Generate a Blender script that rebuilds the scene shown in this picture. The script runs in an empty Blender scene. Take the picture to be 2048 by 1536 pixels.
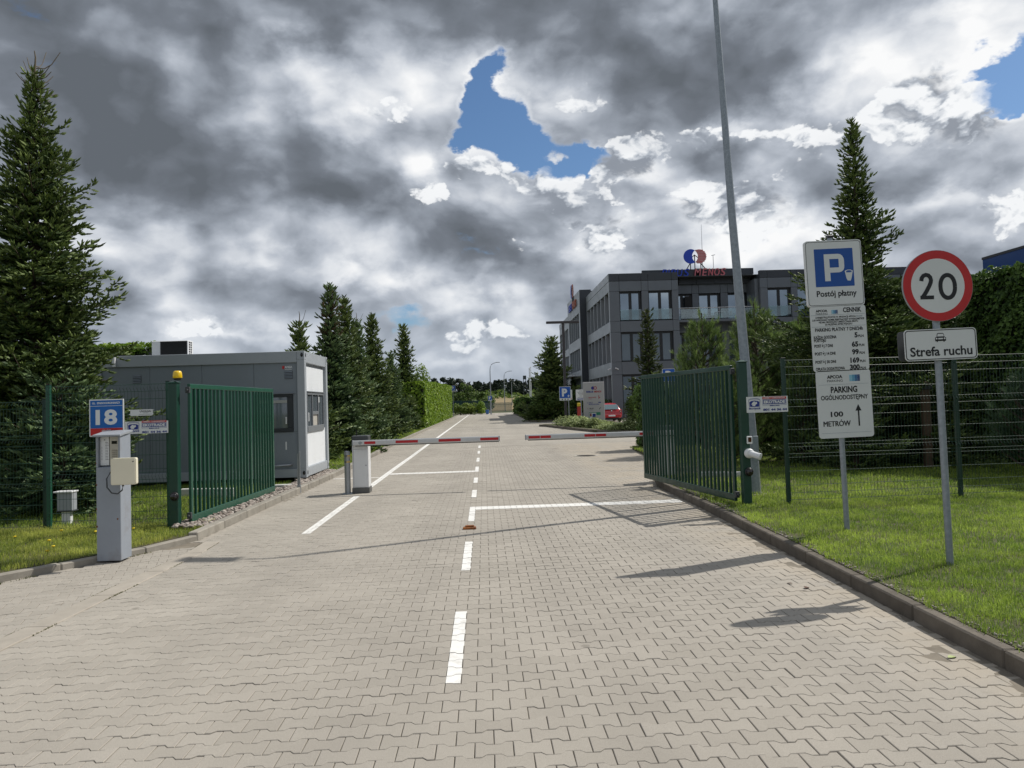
import bpy, math, random
import numpy as np
from mathutils import Vector, Matrix

random.seed(7)
RNG = np.random.default_rng(11)
SC = bpy.context.scene
COL = SC.collection
PI = math.pi
R = math.radians

# ------------------------------------------------------------------ camera
cam_data = bpy.data.cameras.new('camera')
cam = bpy.data.objects.new('camera', cam_data)
COL.objects.link(cam)
cam_data.sensor_width = 36.0
cam_data.lens = 36.0 * 1500.0 / 2048.0
cam_data.shift_y = -17.0 / 2048.0
cam_data.clip_start = 0.05
cam_data.clip_end = 6000.0
_yaw, _pit, _rol = R(2.18), R(2.1), R(1.75)
_f = Vector((math.sin(_yaw) * math.cos(_pit), math.cos(_yaw) * math.cos(_pit), math.sin(_pit)))
_r0 = Vector((math.cos(_yaw), -math.sin(_yaw), 0))
_u0 = _r0.cross(_f)
_r = _r0 * math.cos(_rol) - _u0 * math.sin(_rol)
_u = _u0 * math.cos(_rol) + _r0 * math.sin(_rol)
_m = Matrix(((_r.x, _u.x, -_f.x, 0), (_r.y, _u.y, -_f.y, 0), (_r.z, _u.z, -_f.z, 1.7), (0, 0, 0, 1)))
cam.matrix_world = _m
SC.camera = cam

# ------------------------------------------------------------------ world, sun, exposure
SUN_EL = R(50.5)
SUN_AZ = R(63.5)          # clockwise from +Y (the way the road runs)
world = bpy.data.worlds.new('World')
SC.world = world
world.use_nodes = True
WN = world.node_tree
for n in list(WN.nodes):
    WN.nodes.remove(n)


class NT:
    """small helper for building node graphs"""
    def __init__(self, tree):
        self.t = tree

    def _set(self, sock, v):
        if isinstance(v, bpy.types.NodeSocket):
            self.t.links.new(v, sock)
        elif v is not None:
            try:
                sock.default_value = v
            except Exception:
                sock.default_value = (*v, 1.0)

    def node(self, typ, props=None, ins=None):
        n = self.t.nodes.new(typ)
        for k, v in (props or {}).items():
            setattr(n, k, v)
        for k, v in (ins or {}).items():
            self._set(n.inputs[k], v)
        return n

    def m(self, op, a, b=None, c=None, clamp=False):
        n = self.t.nodes.new('ShaderNodeMath')
        n.operation = op
        n.use_clamp = clamp
        self._set(n.inputs[0], a)
        if b is not None:
            self._set(n.inputs[1], b)
        if c is not None:
            self._set(n.inputs[2], c)
        return n.outputs[0]

    def v(self, op, a, b=None, scale=None):
        n = self.t.nodes.new('ShaderNodeVectorMath')
        n.operation = op
        self._set(n.inputs[0], a)
        if b is not None:
            self._set(n.inputs[1], b)
        if scale is not None:
            self._set(n.inputs['Scale'], scale)
        return n.outputs['Value'] if op in ('DOT_PRODUCT', 'LENGTH') else n.outputs[0]

    def noise(self, vec, scale, detail=6, rough=.55, dist=0.0, lac=2.0, col=False):
        n = self.node('ShaderNodeTexNoise', None, {'Vector': vec, 'Scale': scale, 'Detail': detail, 'Roughness': rough,
                                                   'Distortion': dist, 'Lacunarity': lac})
        return n.outputs['Color'] if col else n.outputs[0]

    def ramp(self, fac, stops, interp='LINEAR'):
        n = self.t.nodes.new('ShaderNodeValToRGB')
        n.color_ramp.interpolation = interp
        el = n.color_ramp.elements
        while len(el) > 1:
            el.remove(el[-1])
        el[0].position = stops[0][0]
        el[0].color = (*stops[0][1], 1)
        for p, c in stops[1:]:
            e = el.new(p)
            e.color = (*c, 1)
        self._set(n.inputs[0], fac)
        return n.outputs[0]

    def mix(self, fac, a, b, blend='MIX'):
        n = self.t.nodes.new('ShaderNodeMix')
        n.data_type = 'RGBA'
        n.blend_type = blend
        self._set(n.inputs['Factor'], fac)
        self._set(n.inputs[6], a)
        self._set(n.inputs[7], b)
        return n.outputs[2]

    def mr(self, val, a, b, c=0.0, d=1.0, smooth=False):
        n = self.t.nodes.new('ShaderNodeMapRange')
        if smooth:
            n.interpolation_type = 'SMOOTHSTEP'
        self._set(n.inputs[0], val)
        for i, x in enumerate((a, b, c, d)):
            self._set(n.inputs[i + 1], x)
        return n.outputs[0]


def build_sky():
    q = NT(WN)
    STR = 0.10
    out = q.node('ShaderNodeOutputWorld')
    bg = q.node('ShaderNodeBackground', None, {'Strength': STR})
    WN.links.new(bg.outputs[0], out.inputs[0])
    sky = q.node('ShaderNodeTexSky', {'sky_type': 'NISHITA', 'sun_disc': False, 'sun_elevation': SUN_EL,
                                      'sun_rotation': SUN_AZ, 'air_density': 1.0, 'dust_density': .6, 'ozone_density': 1.6})
    tc = q.node('ShaderNodeTexCoord').outputs['Generated']
    sp = q.node('ShaderNodeSeparateXYZ', None, {0: tc})
    x, y, z = sp.outputs
    az = q.m('ARCTAN2', x, y)
    ae = q.node('ShaderNodeCombineXYZ', None, {0: az, 1: z, 2: 0.0}).outputs[0]
    # stretch clouds sideways near the horizon, as seen from below
    dirs = q.node('ShaderNodeCombineXYZ', None, {0: x, 1: y, 2: q.m('MULTIPLY', z, 1.5)}).outputs[0]
    w1 = q.v('SUBTRACT', q.noise(dirs, 3.5, 3, .5, col=True), (.5, .5, .5))
    w2 = q.v('SUBTRACT', q.noise(dirs, 16.0, 5, .6, col=True), (.5, .5, .5))
    warp = q.v('ADD', q.v('SCALE', w1, scale=.10), q.v('SCALE', w2, scale=.06))
    aew = q.v('ADD', ae, warp)
    dw = q.v('ADD', dirs, q.v('ADD', q.v('SCALE', w1, scale=.12), q.v('SCALE', w2, scale=.02)))

    def blobs(lst, vec):
        acc = None
        for (px, py, sx, sy, amp) in lst:   # given in thousandths of a radian of azimuth / elevation
            d = q.v('MULTIPLY', q.v('SUBTRACT', vec, (px / 1000, py / 1000, 0)), (1000 / sx, 1000 / sy, 0))
            g_ = q.m('POWER', 2.718, q.m('MULTIPLY', q.v('DOT_PRODUCT', d, d), -1.0))
            acc = q.m('MULTIPLY', g_, amp) if acc is None else q.m('MULTIPLY_ADD', g_, amp, acc)
        return acc

    def puff(vec, scale):
        n = q.node('ShaderNodeTexVoronoi', {'feature': 'F1'}, {'Vector': vec, 'Scale': scale, 'Detail': 2.0,
                   'Roughness': .5, 'Lacunarity': 2.3})
        return q.m('SUBTRACT', .5, n.outputs['Distance'])

    def thick(vec):
        return q.m('ADD', q.m('MULTIPLY', puff(vec, 6.0), .62), q.m('MULTIPLY', q.m('SUBTRACT', q.noise(vec, 7.0, 5, .56), .5), .75))

    n_big = q.noise(dw, 2.4, 3, .5)
    t0 = thick(dw)
    n_fin = q.noise(dw, 30.0, 5, .6)
    fine = q.m('MULTIPLY', q.m('SUBTRACT', n_fin, .5), 1.0)
    # blue openings
    gap = blobs(SKY_GAPS, aew)
    cov = q.m('SUBTRACT', q.m('ADD', q.m('MULTIPLY', q.m('SUBTRACT', n_big, .5), .7), q.m('MULTIPLY', t0, .9)), q.m('SUBTRACT', gap, q.mr(z, .0, .22, .95, .69)))
    covc = q.m('ADD', cov, q.m('MULTIPLY', fine, .38))
    mask = q.mr(covc, .0, q.mr(z, .05, .22, .45, .17), smooth=True)
    # brightness of the cloud: light edges, dark bases
    lit = q.m('MULTIPLY_ADD', blobs(SKY_LIGHT, aew), .86, .02)
    edge = q.m('MULTIPLY', q.mr(covc, .30, .03), q.mr(z, .05, .22, .08, .22))
    rel = q.m('MULTIPLY', q.m('SUBTRACT', t0, thick(q.v('ADD', dw, (.026, .0, .05)))), .78)
    b = q.m('ADD', q.m('MULTIPLY', t0, .22), q.m('MULTIPLY', q.m('SUBTRACT', n_big, .5), .35))
    b = q.m('ADD', b, q.m('MULTIPLY', fine, .10))
    b = q.m('ADD', b, q.m('ADD', lit, edge))
    b = q.m('ADD', b, q.m('ADD', rel, .575))
    col = q.ramp(b, [(0.0, (.125, .142, .165)), (.25, (.185, .208, .245)), (.45, (.315, .35, .405)),
                     (.62, (.48, .52, .585)), (.8, (.72, .75, .795)), (1.0, (.96, .965, .97))])
    # crisp cumulus heads in front of the soft deck
    dp = q.v('ADD', dw, q.v('SCALE', w2, scale=.022))

    def head(vec):
        n = q.node('ShaderNodeTexVoronoi', {'feature': 'F1'}, {'Vector': vec, 'Scale': 9.0, 'Detail': 3.0, 'Roughness': .6, 'Lacunarity': 2.4})
        return q.m('ADD', q.m('MULTIPLY', q.m('SUBTRACT', .5, n.outputs['Distance']), .62), q.m('MULTIPLY', q.m('SUBTRACT', q.noise(vec, 8.0, 6, .58), .5), 1.25))

    h0 = head(dp)
    pf = blobs(SKY_PUFFS, aew)
    rear = q.m('MULTIPLY', q.mr(y, .2, -.2), .1)
    hc = q.m('ADD', q.m('MULTIPLY_ADD', h0, .8, -.12), q.m('MULTIPLY', q.m('MINIMUM', q.m('ADD', pf, rear), 1.0), .78))
    rel2 = q.m('SUBTRACT', h0, head(q.v('ADD', dp, (.012, .0, .03))))
    pmask = q.mr(hc, .0, q.mr(rel2, -.08, .05, .32, .10), smooth=True)
    shade = q.m('ADD', q.m('MULTIPLY', rel2, 3.0), q.mr(hc, .0, .22, .70, .26))
    shade = q.m('ADD', shade, q.m('MULTIPLY', lit, .62))
    pcol = q.ramp(shade, [(.15, (.26, .29, .34)), (.42, (.44, .48, .54)), (.66, (.72, .75, .79)), (.95, (.93, .945, .96))])
    col = q.mix(q.m('MULTIPLY', pmask, q.mr(lit, -.3, .05, .45, .95)), col, pcol)
    mask = q.m('MAXIMUM', mask, q.m('MULTIPLY', pmask, q.mr(gap, .75, .45)))
    # thin bluish veil low down
    low = q.mr(z, .16, .0)
    col = q.mix(q.m('MULTIPLY', low, .38), col, (.50, .58, .68, 1))
    cloud = q.v('SCALE', col, scale=1 / STR)
    skyc = q.v('MULTIPLY', sky.outputs[0], (.62, .78, .92))
    fin = q.mix(mask, skyc, cloud)
    # below the horizon the dull ground colour
    fin = q.mix(q.mr(z, -.02, -.005), (.9, 1.0, .8, 1), fin)
    WN.links.new(fin, bg.inputs[0])


SKY_GAPS = [(33, 366, 44, 48, 1.05), (82, 327, 32, 30, 0.75), (141, 304, 41, 14, 0.85), (-6, 332, 22, 18, 0.5), (7, 391, 19, 24, 0.5), (649, 329, 51, 27, 0.95), (643, 309, 25, 12, 0.5), (-109, 110, 51, 12, 0.5), (-466, 194, 25, 17, 0.6), (-83, 70, 38, 7, 0.3)]
SKY_LIGHT = [(-461, 394, 209, 90, -0.42), (-513, 304, 127, 48, -0.24), (-408, 337, 139, 42, -0.22), (-216, 450, 114, 33, -0.14), (-31, 467, 241, 30, -0.34), (69, 436, 101, 24, -0.22), (254, 398, 209, 57, -0.36), (421, 392, 114, 36, -0.2), (-306, 287, 152, 36, -0.34), (-176, 258, 70, 21, -0.34), (-382, 253, 76, 24, -0.12), (-234, 214, 95, 24, -0.14), (357, 300, 108, 27, -0.3), (268, 274, 76, 24, -0.26), (471, 246, 101, 30, -0.12), (577, 251, 114, 24, -0.18), (27, 189, 101, 27, -0.3), (-53, 222, 57, 36, -0.12), (116, 242, 57, 24, -0.12), (-230, 415, 70, 36, 0.34), (-154, 356, 44, 27, 0.4), (-205, 386, 57, 36, 0.2), (-77, 289, 38, 30, 0.5), (-34, 396, 44, 36, 0.16), (24, 312, 76, 13, 0.25), (135, 381, 57, 30, 0.22), (210, 285, 38, 15, 0.36), (333, 325, 44, 13, 0.5), (417, 314, 38, 24, 0.42), (174, 202, 44, 30, 0.5), (67, 200, 32, 11, 0.3), (304, 229, 63, 30, 0.34), (383, 198, 57, 36, 0.44), (584, 384, 108, 42, 0.55), (519, 334, 76, 30, 0.34), (605, 303, 51, 36, 0.36), (575, 203, 101, 18, 0.28), (501, 280, 38, 36, 0.1), (622, 163, 76, 18, 0.22), (-383, 196, 127, 24, 0.14), (-272, 189, 95, 18, 0.1), (-172, 165, 38, 13, 0.34), (-114, 149, 38, 12, 0.3), (-344, 114, 48, 8, 0.4), (-438, 135, 127, 24, -0.02), (-9, 125, 101, 18, 0.26), (24, 104, 38, 18, 0.2), (-173, 127, 95, 18, -0.06), (-297, 139, 127, 24, -0.06), (-44, 53, 38, 11, 0.2), (50, 70, 38, 24, 0.14)]
SKY_PUFFS = [(30, 297, 82, 27, 0.9), (-58, 271, 44, 36, 0.72), (116, 261, 51, 36, 0.6), (198, 298, 38, 24, 0.8), (251, 317, 51, 21, 0.6), (167, 202, 51, 36, 0.95), (67, 200, 38, 18, 0.7), (311, 235, 70, 36, 0.8), (389, 209, 70, 42, 0.85), (346, 321, 57, 15, 0.7), (423, 308, 38, 24, 0.7), (134, 375, 51, 36, 0.7), (102, 414, 51, 24, 0.5), (556, 327, 82, 54, 0.7), (618, 285, 51, 36, 0.8), (589, 190, 101, 30, 0.6), (-121, 146, 57, 18, 0.62), (-9, 112, 89, 30, 0.42), (-344, 114, 48, 11, 0.8), (-167, 361, 57, 36, 0.42), (-68, 364, 57, 48, 0.5), (30, 77, 70, 24, 0.6), (78, 122, 38, 36, 0.3)]
build_sky()

sun_data = bpy.data.lights.new('sun', 'SUN')
sun = bpy.data.objects.new('sun', sun_data)
COL.objects.link(sun)
sun_data.energy = 4.2
sun_data.angle = R(.53)
sun_data.color = (1.0, .955, .88)
_sd = Vector((math.cos(SUN_EL) * math.sin(SUN_AZ), math.cos(SUN_EL) * math.cos(SUN_AZ), math.sin(SUN_EL)))
sun.rotation_euler = _sd.to_track_quat('Z', 'Y').to_euler()
sun.location = (20, 10, 30)

SC.view_settings.view_transform = 'Standard'
SC.view_settings.look = 'None'
SC.view_settings.gamma = 1.0
SC.view_settings.use_curve_mapping = False
SC.view_settings.exposure = 0.0
SC.render.engine = 'CYCLES'
SC.cycles.max_bounces = 6
SC.cycles.diffuse_bounces = 3
SC.cycles.glossy_bounces = 3
SC.cycles.transparent_max_bounces = 12
SC.cycles.caustics_reflective = False
SC.cycles.caustics_refractive = False

# ------------------------------------------------------------------ materials
MATS = {}


def mat(name, col, rough=.6, metal=0.0, var=.12, scale=8.0, bump=0.0, bscale=60.0, spec=.5, coat=0.0, attr=None,
        col2=None, translucent=0.0, objrnd=0.0, dirt=0.0, dirtcol=(.1, .085, .06), stretch=None, ior=1.45):
    if name in MATS:
        return MATS[name]
    m = bpy.data.materials.new(name)
    m.use_nodes = True
    q = NT(m.node_tree)
    nodes = m.node_tree.nodes
    bs = nodes['Principled BSDF']
    tc = q.node('ShaderNodeTexCoord').outputs['Object']
    if stretch:
        tc = q.v('MULTIPLY', tc, stretch)
    c = (*col, 1)
    base = None
    if attr:
        a = q.node('ShaderNodeAttribute', {'attribute_name': attr}).outputs['Fac']
        base = q.mix(a, c, (*(col2 or tuple(min(1, k * 1.8) for k in col)), 1))
    elif col2:
        base = q.mix(q.mr(q.noise(tc, scale * .6, 5, .6), .35, .65), c, (*col2, 1))
    if var > 0:
        n1 = q.noise(tc, scale, 6, .6)
        k = q.mr(n1, .25, .75, 1 - var, 1 + var)
        if objrnd:
            oi = q.node('ShaderNodeObjectInfo').outputs['Random']
            k = q.m('MULTIPLY', k, q.mr(oi, 0, 1, 1 - objrnd, 1 + objrnd))
        base = q.v('SCALE', base if base is not None else c[:3], scale=k)
    elif base is None:
        base = c
    if dirt > 0:
        dn = q.mr(q.noise(tc, scale * .45, 7, .68), .52, .72, 0, dirt)
        base = q.mix(dn, base, (*dirtcol, 1))
    q._set(bs.inputs['Base Color'], base)
    bs.inputs['Roughness'].default_value = rough
    if rough > .15 and var > 0:
        rr = q.mr(q.noise(tc, scale * 2.3, 4, .6), .3, .7, max(0, rough - .1), min(1, rough + .1))
        q._set(bs.inputs['Roughness'], rr)
    bs.inputs['Metallic'].default_value = metal
    bs.inputs['Specular IOR Level'].default_value = spec
    bs.inputs['IOR'].default_value = ior
    bs.inputs['Coat Weight'].default_value = coat
    if bump > 0:
        bn = q.node('ShaderNodeBump', None, {'Strength': 1.0, 'Distance': bump, 'Height': q.noise(tc, bscale, 6, .6)})
        m.node_tree.links.new(bn.outputs[0], bs.inputs['Normal'])
    if translucent > 0:
        tr = q.node('ShaderNodeBsdfTranslucent')
        q._set(tr.inputs[0], q.v('SCALE', base, scale=1.35) if isinstance(base, bpy.types.NodeSocket) else c)
        mx = q.node('ShaderNodeMixShader', None, {0: translucent})
        m.node_tree.links.new(bs.outputs[0], mx.inputs[1])
        m.node_tree.links.new(tr.outputs[0], mx.inputs[2])
        m.node_tree.links.new(mx.outputs[0], nodes['Material Output'].inputs[0])
    MATS[name] = m
    return m


# ------------------------------------------------------------------ mesh building
class MB:
    def __init__(self):
        self.v, self.f, self.mi, self.sm = [], [], [], []
        self.cur = 0

    def add(self, vs, fs, smooth=False):
        o = len(self.v)
        self.v += [tuple(p) for p in vs]
        for f in fs:
            self.f.append(tuple(i + o for i in f))
            self.mi.append(self.cur)
            self.sm.append(smooth)

    def box(self, x0, x1, y0, y1, z0, z1, mtx=None):
        vs = [Vector(p) for p in ((x0, y0, z0), (x1, y0, z0), (x1, y1, z0), (x0, y1, z0), (x0, y0, z1), (x1, y0, z1), (x1, y1, z1), (x0, y1, z1))]
        if mtx:
            vs = [mtx @ p for p in vs]
        self.add(vs, [(0, 3, 2, 1), (4, 5, 6, 7), (0, 1, 5, 4), (1, 2, 6, 5), (2, 3, 7, 6), (3, 0, 4, 7)])
        return self

    def bbox(self, x0, x1, y0, y1, z0, z1, b=.004, mtx=None):
        """box with chamfered edges"""
        xs, ys, zs = (x0, x1), (y0, y1), (z0, z1)
        idx, vs = {}, []
        for i in (0, 1):
            for j in (0, 1):
                for k in (0, 1):
                    p = (xs[i], ys[j], zs[k])
                    s = (1 - 2 * i, 1 - 2 * j, 1 - 2 * k)
                    for a in range(3):
                        r_ = [p[0] + s[0] * b, p[1] + s[1] * b, p[2] + s[2] * b]
                        r_[a] = p[a]
                        idx[(i, j, k, a)] = len(vs)
                        vs.append(Vector(r_))
        fs = []
        for a in range(3):
            for s in (0, 1):
                o = [t for t in range(3) if t != a]
                ring = []
                for (u_, w_) in ((0, 0), (1, 0), (1, 1), (0, 1)):
                    c = [0, 0, 0]
                    c[a] = s
                    c[o[0]] = u_
                    c[o[1]] = w_
                    ring.append(idx[(*c, a)])
                if (s == 1) != (a == 1):
                    fs.append(tuple(ring))
                else:
                    fs.append(tuple(reversed(ring)))
        for a in range(3):
            o = [t for t in range(3) if t != a]
            for u_ in (0, 1):
                for w_ in (0, 1):
                    c0, c1 = [0, 0, 0], [0, 0, 0]
                    c0[a], c1[a] = 0, 1
                    c0[o[0]] = c1[o[0]] = u_
                    c0[o[1]] = c1[o[1]] = w_
                    fs.append((idx[(*c0, o[0])], idx[(*c1, o[0])], idx[(*c1, o[1])], idx[(*c0, o[1])]))
        for i in (0, 1):
            for j in (0, 1):
                for k in (0, 1):
                    fs.append((idx[(i, j, k, 0)], idx[(i, j, k, 1)], idx[(i, j, k, 2)]))
        if mtx:
            vs = [mtx @ p for p in vs]
        self.add(vs, fs)
        return self

    def prism(self, pts, z0, z1, mtx=None, cap=True):
        n = len(pts)
        vs = [Vector((p[0], p[1], z0)) for p in pts] + [Vector((p[0], p[1], z1)) for p in pts]
        if mtx:
            vs = [mtx @ p for p in vs]
        fs = [(i, (i + 1) % n, n + (i + 1) % n, n + i) for i in range(n)]
        if cap:
            fs += [tuple(reversed(range(n))), tuple(range(n, 2 * n))]
        self.add(vs, fs)
        return self

    def tube(self, pts, rad, n=8, caps=True, smooth=True):
        """tube along points; rad a number or a list"""
        pts = [Vector(p) for p in pts]
        if not isinstance(rad, (list, tuple)):
            rad = [rad] * len(pts)
        vs = []
        up = Vector((0, 0, 1))
        for i, p in enumerate(pts):
            d = (pts[min(i + 1, len(pts) - 1)] - pts[max(i - 1, 0)]).normalized()
            a = d.cross(up if abs(d.z) < .95 else Vector((1, 0, 0))).normalized()
            b = a.cross(d).normalized()
            for k in range(n):
                t = 2 * PI * k / n
                vs.append(p + (a * math.cos(t) + b * math.sin(t)) * rad[i])
        fs = []
        for i in range(len(pts) - 1):
            for k in range(n):
                fs.append((i * n + k, i * n + (k + 1) % n, (i + 1) * n + (k + 1) % n, (i + 1) * n + k))
        self.add(vs, fs, smooth)
        if caps:
            self.add(vs[:n], [tuple(reversed(range(n)))])
            self.add(vs[-n:], [tuple(range(n))])
        return self

    def cyl(self, x, y, z0, z1, r, n=16, r2=None):
        return self.tube([(x, y, z0), (x, y, z1)], [r, r if r2 is None else r2], n)

    def lathe(self, prof, n=16, mtx=None, smooth=True):
        vs = []
        for (r_, z_) in prof:
            for k in range(n):
                t = 2 * PI * k / n
                p = Vector((r_ * math.cos(t), r_ * math.sin(t), z_))
                vs.append(mtx @ p if mtx else p)
        fs = []
        for i in range(len(prof) - 1):
            for k in range(n):
                fs.append((i * n + k, i * n + (k + 1) % n, (i + 1) * n + (k + 1) % n, (i + 1) * n + k))
        fs.append(tuple(range((len(prof) - 1) * n, len(prof) * n)))
        fs.append(tuple(reversed(range(n))))
        self.add(vs, fs, smooth)
        return self

    def build(self, name, mats, parent=None, label=None, kind=None):
        me = bpy.data.meshes.new(name)
        me.from_pydata(self.v, [], self.f)
        if not isinstance(mats, (list, tuple)):
            mats = [mats]
        for m in mats:
            me.materials.append(m)
        if len(mats) > 1:
            me.polygons.foreach_set('material_index', self.mi)
        me.polygons.foreach_set('use_smooth', self.sm)
        me.update()
        return link(name, me, parent, label, kind)


def link(name, me, parent=None, label=None, kind=None, loc=None, rot=None):
    o = bpy.data.objects.new(name, me)
    COL.objects.link(o)
    if parent:
        o.parent = parent
    if label:
        o['label'] = label
    if kind:
        o['kind'] = kind
    if loc:
        o.location = loc
    if rot:
        o.rotation_euler = rot
    return o


def tag(o, label, cat, group=None):
    o['label'] = label
    o['category'] = cat
    if group:
        o['group'] = group
    return o


def thing(name, label, cat, loc=(0, 0, 0), rotz=0.0, group=None):
    o = bpy.data.objects.new(name, None)
    o.empty_display_size = .2
    COL.objects.link(o)
    o.location = loc
    o.rotation_euler = (0, 0, rotz)
    return tag(o, label, cat, group)


def struct(name, loc=(0, 0, 0)):
    o = bpy.data.objects.new(name, None)
    COL.objects.link(o)
    o.location = loc
    o['kind'] = 'structure'
    return o


def npmesh(name, V, loops, sizes, mats, attr=None, smooth=False, midx=None):
    """fast mesh from numpy arrays: V (N,3), loops flat vertex indices, sizes per face"""
    me = bpy.data.meshes.new(name)
    V = np.asarray(V, dtype=np.float32)
    loops = np.asarray(loops, dtype=np.int32).ravel()
    sizes = np.asarray(sizes, dtype=np.int32)
    me.vertices.add(len(V))
    me.vertices.foreach_set('co', V.ravel())
    me.loops.add(len(loops))
    me.loops.foreach_set('vertex_index', loops)
    me.polygons.add(len(sizes))
    st = np.zeros(len(sizes), dtype=np.int32)
    st[1:] = np.cumsum(sizes)[:-1]
    me.polygons.foreach_set('loop_start', st)
    me.polygons.foreach_set('loop_total', sizes)
    if not isinstance(mats, (list, tuple)):
        mats = [mats]
    for m in mats:
        me.materials.append(m)
    if midx is not None:
        me.polygons.foreach_set('material_index', np.asarray(midx, dtype=np.int32))
    me.update(calc_edges=True)
    me.polygons.foreach_set('use_smooth', np.full(len(sizes), smooth))
    if attr is not None:
        a = me.attributes.new('rnd', 'FLOAT', 'FACE')
        a.data.foreach_set('value', np.asarray(attr, dtype=np.float32))
    return me


def copy_tree(o, parent=None):
    c = o.copy()
    COL.objects.link(c)
    if parent:
        c.parent = parent
    for ch in o.children:
        copy_tree(ch, c)
    return c


# ------------------------------------------------------------------ lettering (upright in the XZ plane, facing -Y)
def text_mesh(s, size, bold=0.0, width=None, align='CENTER', extrude=0.0, shear=0.0, spacing=1.0):
    cu = bpy.data.curves.new('lettering', 'FONT')
    cu.body = s
    cu.size = size
    cu.align_x = align
    cu.align_y = 'CENTER'
    cu.offset = bold * size
    cu.extrude = extrude
    cu.shear = shear
    cu.space_character = spacing
    cu.resolution_u = 3
    o = bpy.data.objects.new('t', cu)
    COL.objects.link(o)
    dg = bpy.context.evaluated_depsgraph_get()
    dg.update()
    me = bpy.data.meshes.new_from_object(o.evaluated_get(dg))
    COL.objects.unlink(o)
    bpy.data.objects.remove(o)
    vs = [v.co.copy() for v in me.vertices]
    fs = [tuple(p.vertices) for p in me.polygons]
    bpy.data.meshes.remove(me)
    if not vs:
        return [], []
    x0, x1 = min(v.x for v in vs), max(v.x for v in vs)
    z0, z1 = min(v.y for v in vs), max(v.y for v in vs)
    k = 1.0 if not width else width / max(1e-6, x1 - x0)
    cx = {'CENTER': (x0 + x1) / 2, 'LEFT': x0, 'RIGHT': x1}[align]
    cz = (z0 + z1) / 2
    return [Vector(((v.x - cx) * k, -v.z, v.y - cz)) for v in vs], fs


def put_text(mb, s, x, z, y, size, bold=.02, width=None, align='CENTER', extrude=0.0, shear=0.0):
    vs, fs = text_mesh(s, size, bold, width, align, extrude, shear)
    mb.add([(v.x + x, v.y + y, v.z + z) for v in vs], fs)
    return mb


def rrect(w, h, r, n=5):
    """rounded rectangle outline in XZ, counter-clockwise seen from -Y"""
    pts = []
    for cx, cz, a0 in ((w / 2 - r, -h / 2 + r, -90), (w / 2 - r, h / 2 - r, 0), (-w / 2 + r, h / 2 - r, 90), (-w / 2 + r, -h / 2 + r, 180)):
        for k in range(n + 1):
            a = R(a0 + 90 * k / n)
            pts.append((cx + r * math.cos(a), cz + r * math.sin(a)))
    return pts


def plate(mb, pts, y0, y1, cx=0, cz=0):
    """extrude an XZ outline from y0 (front) to y1 (back)"""
    n = len(pts)
    vs = [(p[0] + cx, y0, p[1] + cz) for p in pts] + [(p[0] + cx, y1, p[1] + cz) for p in pts]
    fs = [tuple(range(n)), tuple(reversed(range(n, 2 * n)))]
    fs += [(i, n + i, n + (i + 1) % n, (i + 1) % n) for i in range(n)]
    mb.add(vs, fs)
    return mb


def flat(mb, pts, y, cx=0, cz=0):
    mb.add([(p[0] + cx, y, p[1] + cz) for p in pts], [tuple(range(len(pts)))])
    return mb


def ring(mb, outer, inner, y, cx=0, cz=0):
    n = len(outer)
    vs = [(p[0] + cx, y, p[1] + cz) for p in outer] + [(p[0] + cx, y, p[1] + cz) for p in inner]
    mb.add(vs, [(i, (i + 1) % n, n + (i + 1) % n, n + i) for i in range(n)])
    return mb


def circ(r, n=32, a0=0):
    return [(r * math.cos(2 * PI * k / n + a0), r * math.sin(2 * PI * k / n + a0)) for k in range(n)]

# ================================================================== GROUND
LAWN_Z = .13
G_EARTH = mat('field_earth', (.06, .075, .022), .95, var=.3, scale=.5, col2=(.10, .11, .035))
G_LAWN = mat('lawn_soil', (.075, .062, .034), .95, var=.35, scale=3, col2=(.06, .08, .02))
M_SAND = mat('joint_sand', (.19, .165, .13), .95, var=.25, scale=6, bump=.002, bscale=90)
M_KERB = mat('kerb_concrete', (.27, .25, .215), .9, var=.2, scale=5, bump=.002, bscale=120, dirt=.55, dirtcol=(.12, .10, .075), objrnd=.12)
M_KERBD = mat('kerb_old_shaded', (.125, .108, .088), .92, var=.28, scale=6, bump=.003, bscale=100, dirt=.6, dirtcol=(.06, .05, .035), objrnd=.15)  # old kerb concrete, its colour darkened further for the shaded road face
M_STRIP = mat('strip_concrete', (.345, .312, .265), .9, var=.14, scale=5, bump=.0015, bscale=120, dirt=.25, dirtcol=(.22, .19, .15), objrnd=.06)
M_CONC = mat('plain_concrete', (.36, .34, .30), .9, var=.12, scale=4, bump=.0015, bscale=120)


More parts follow.
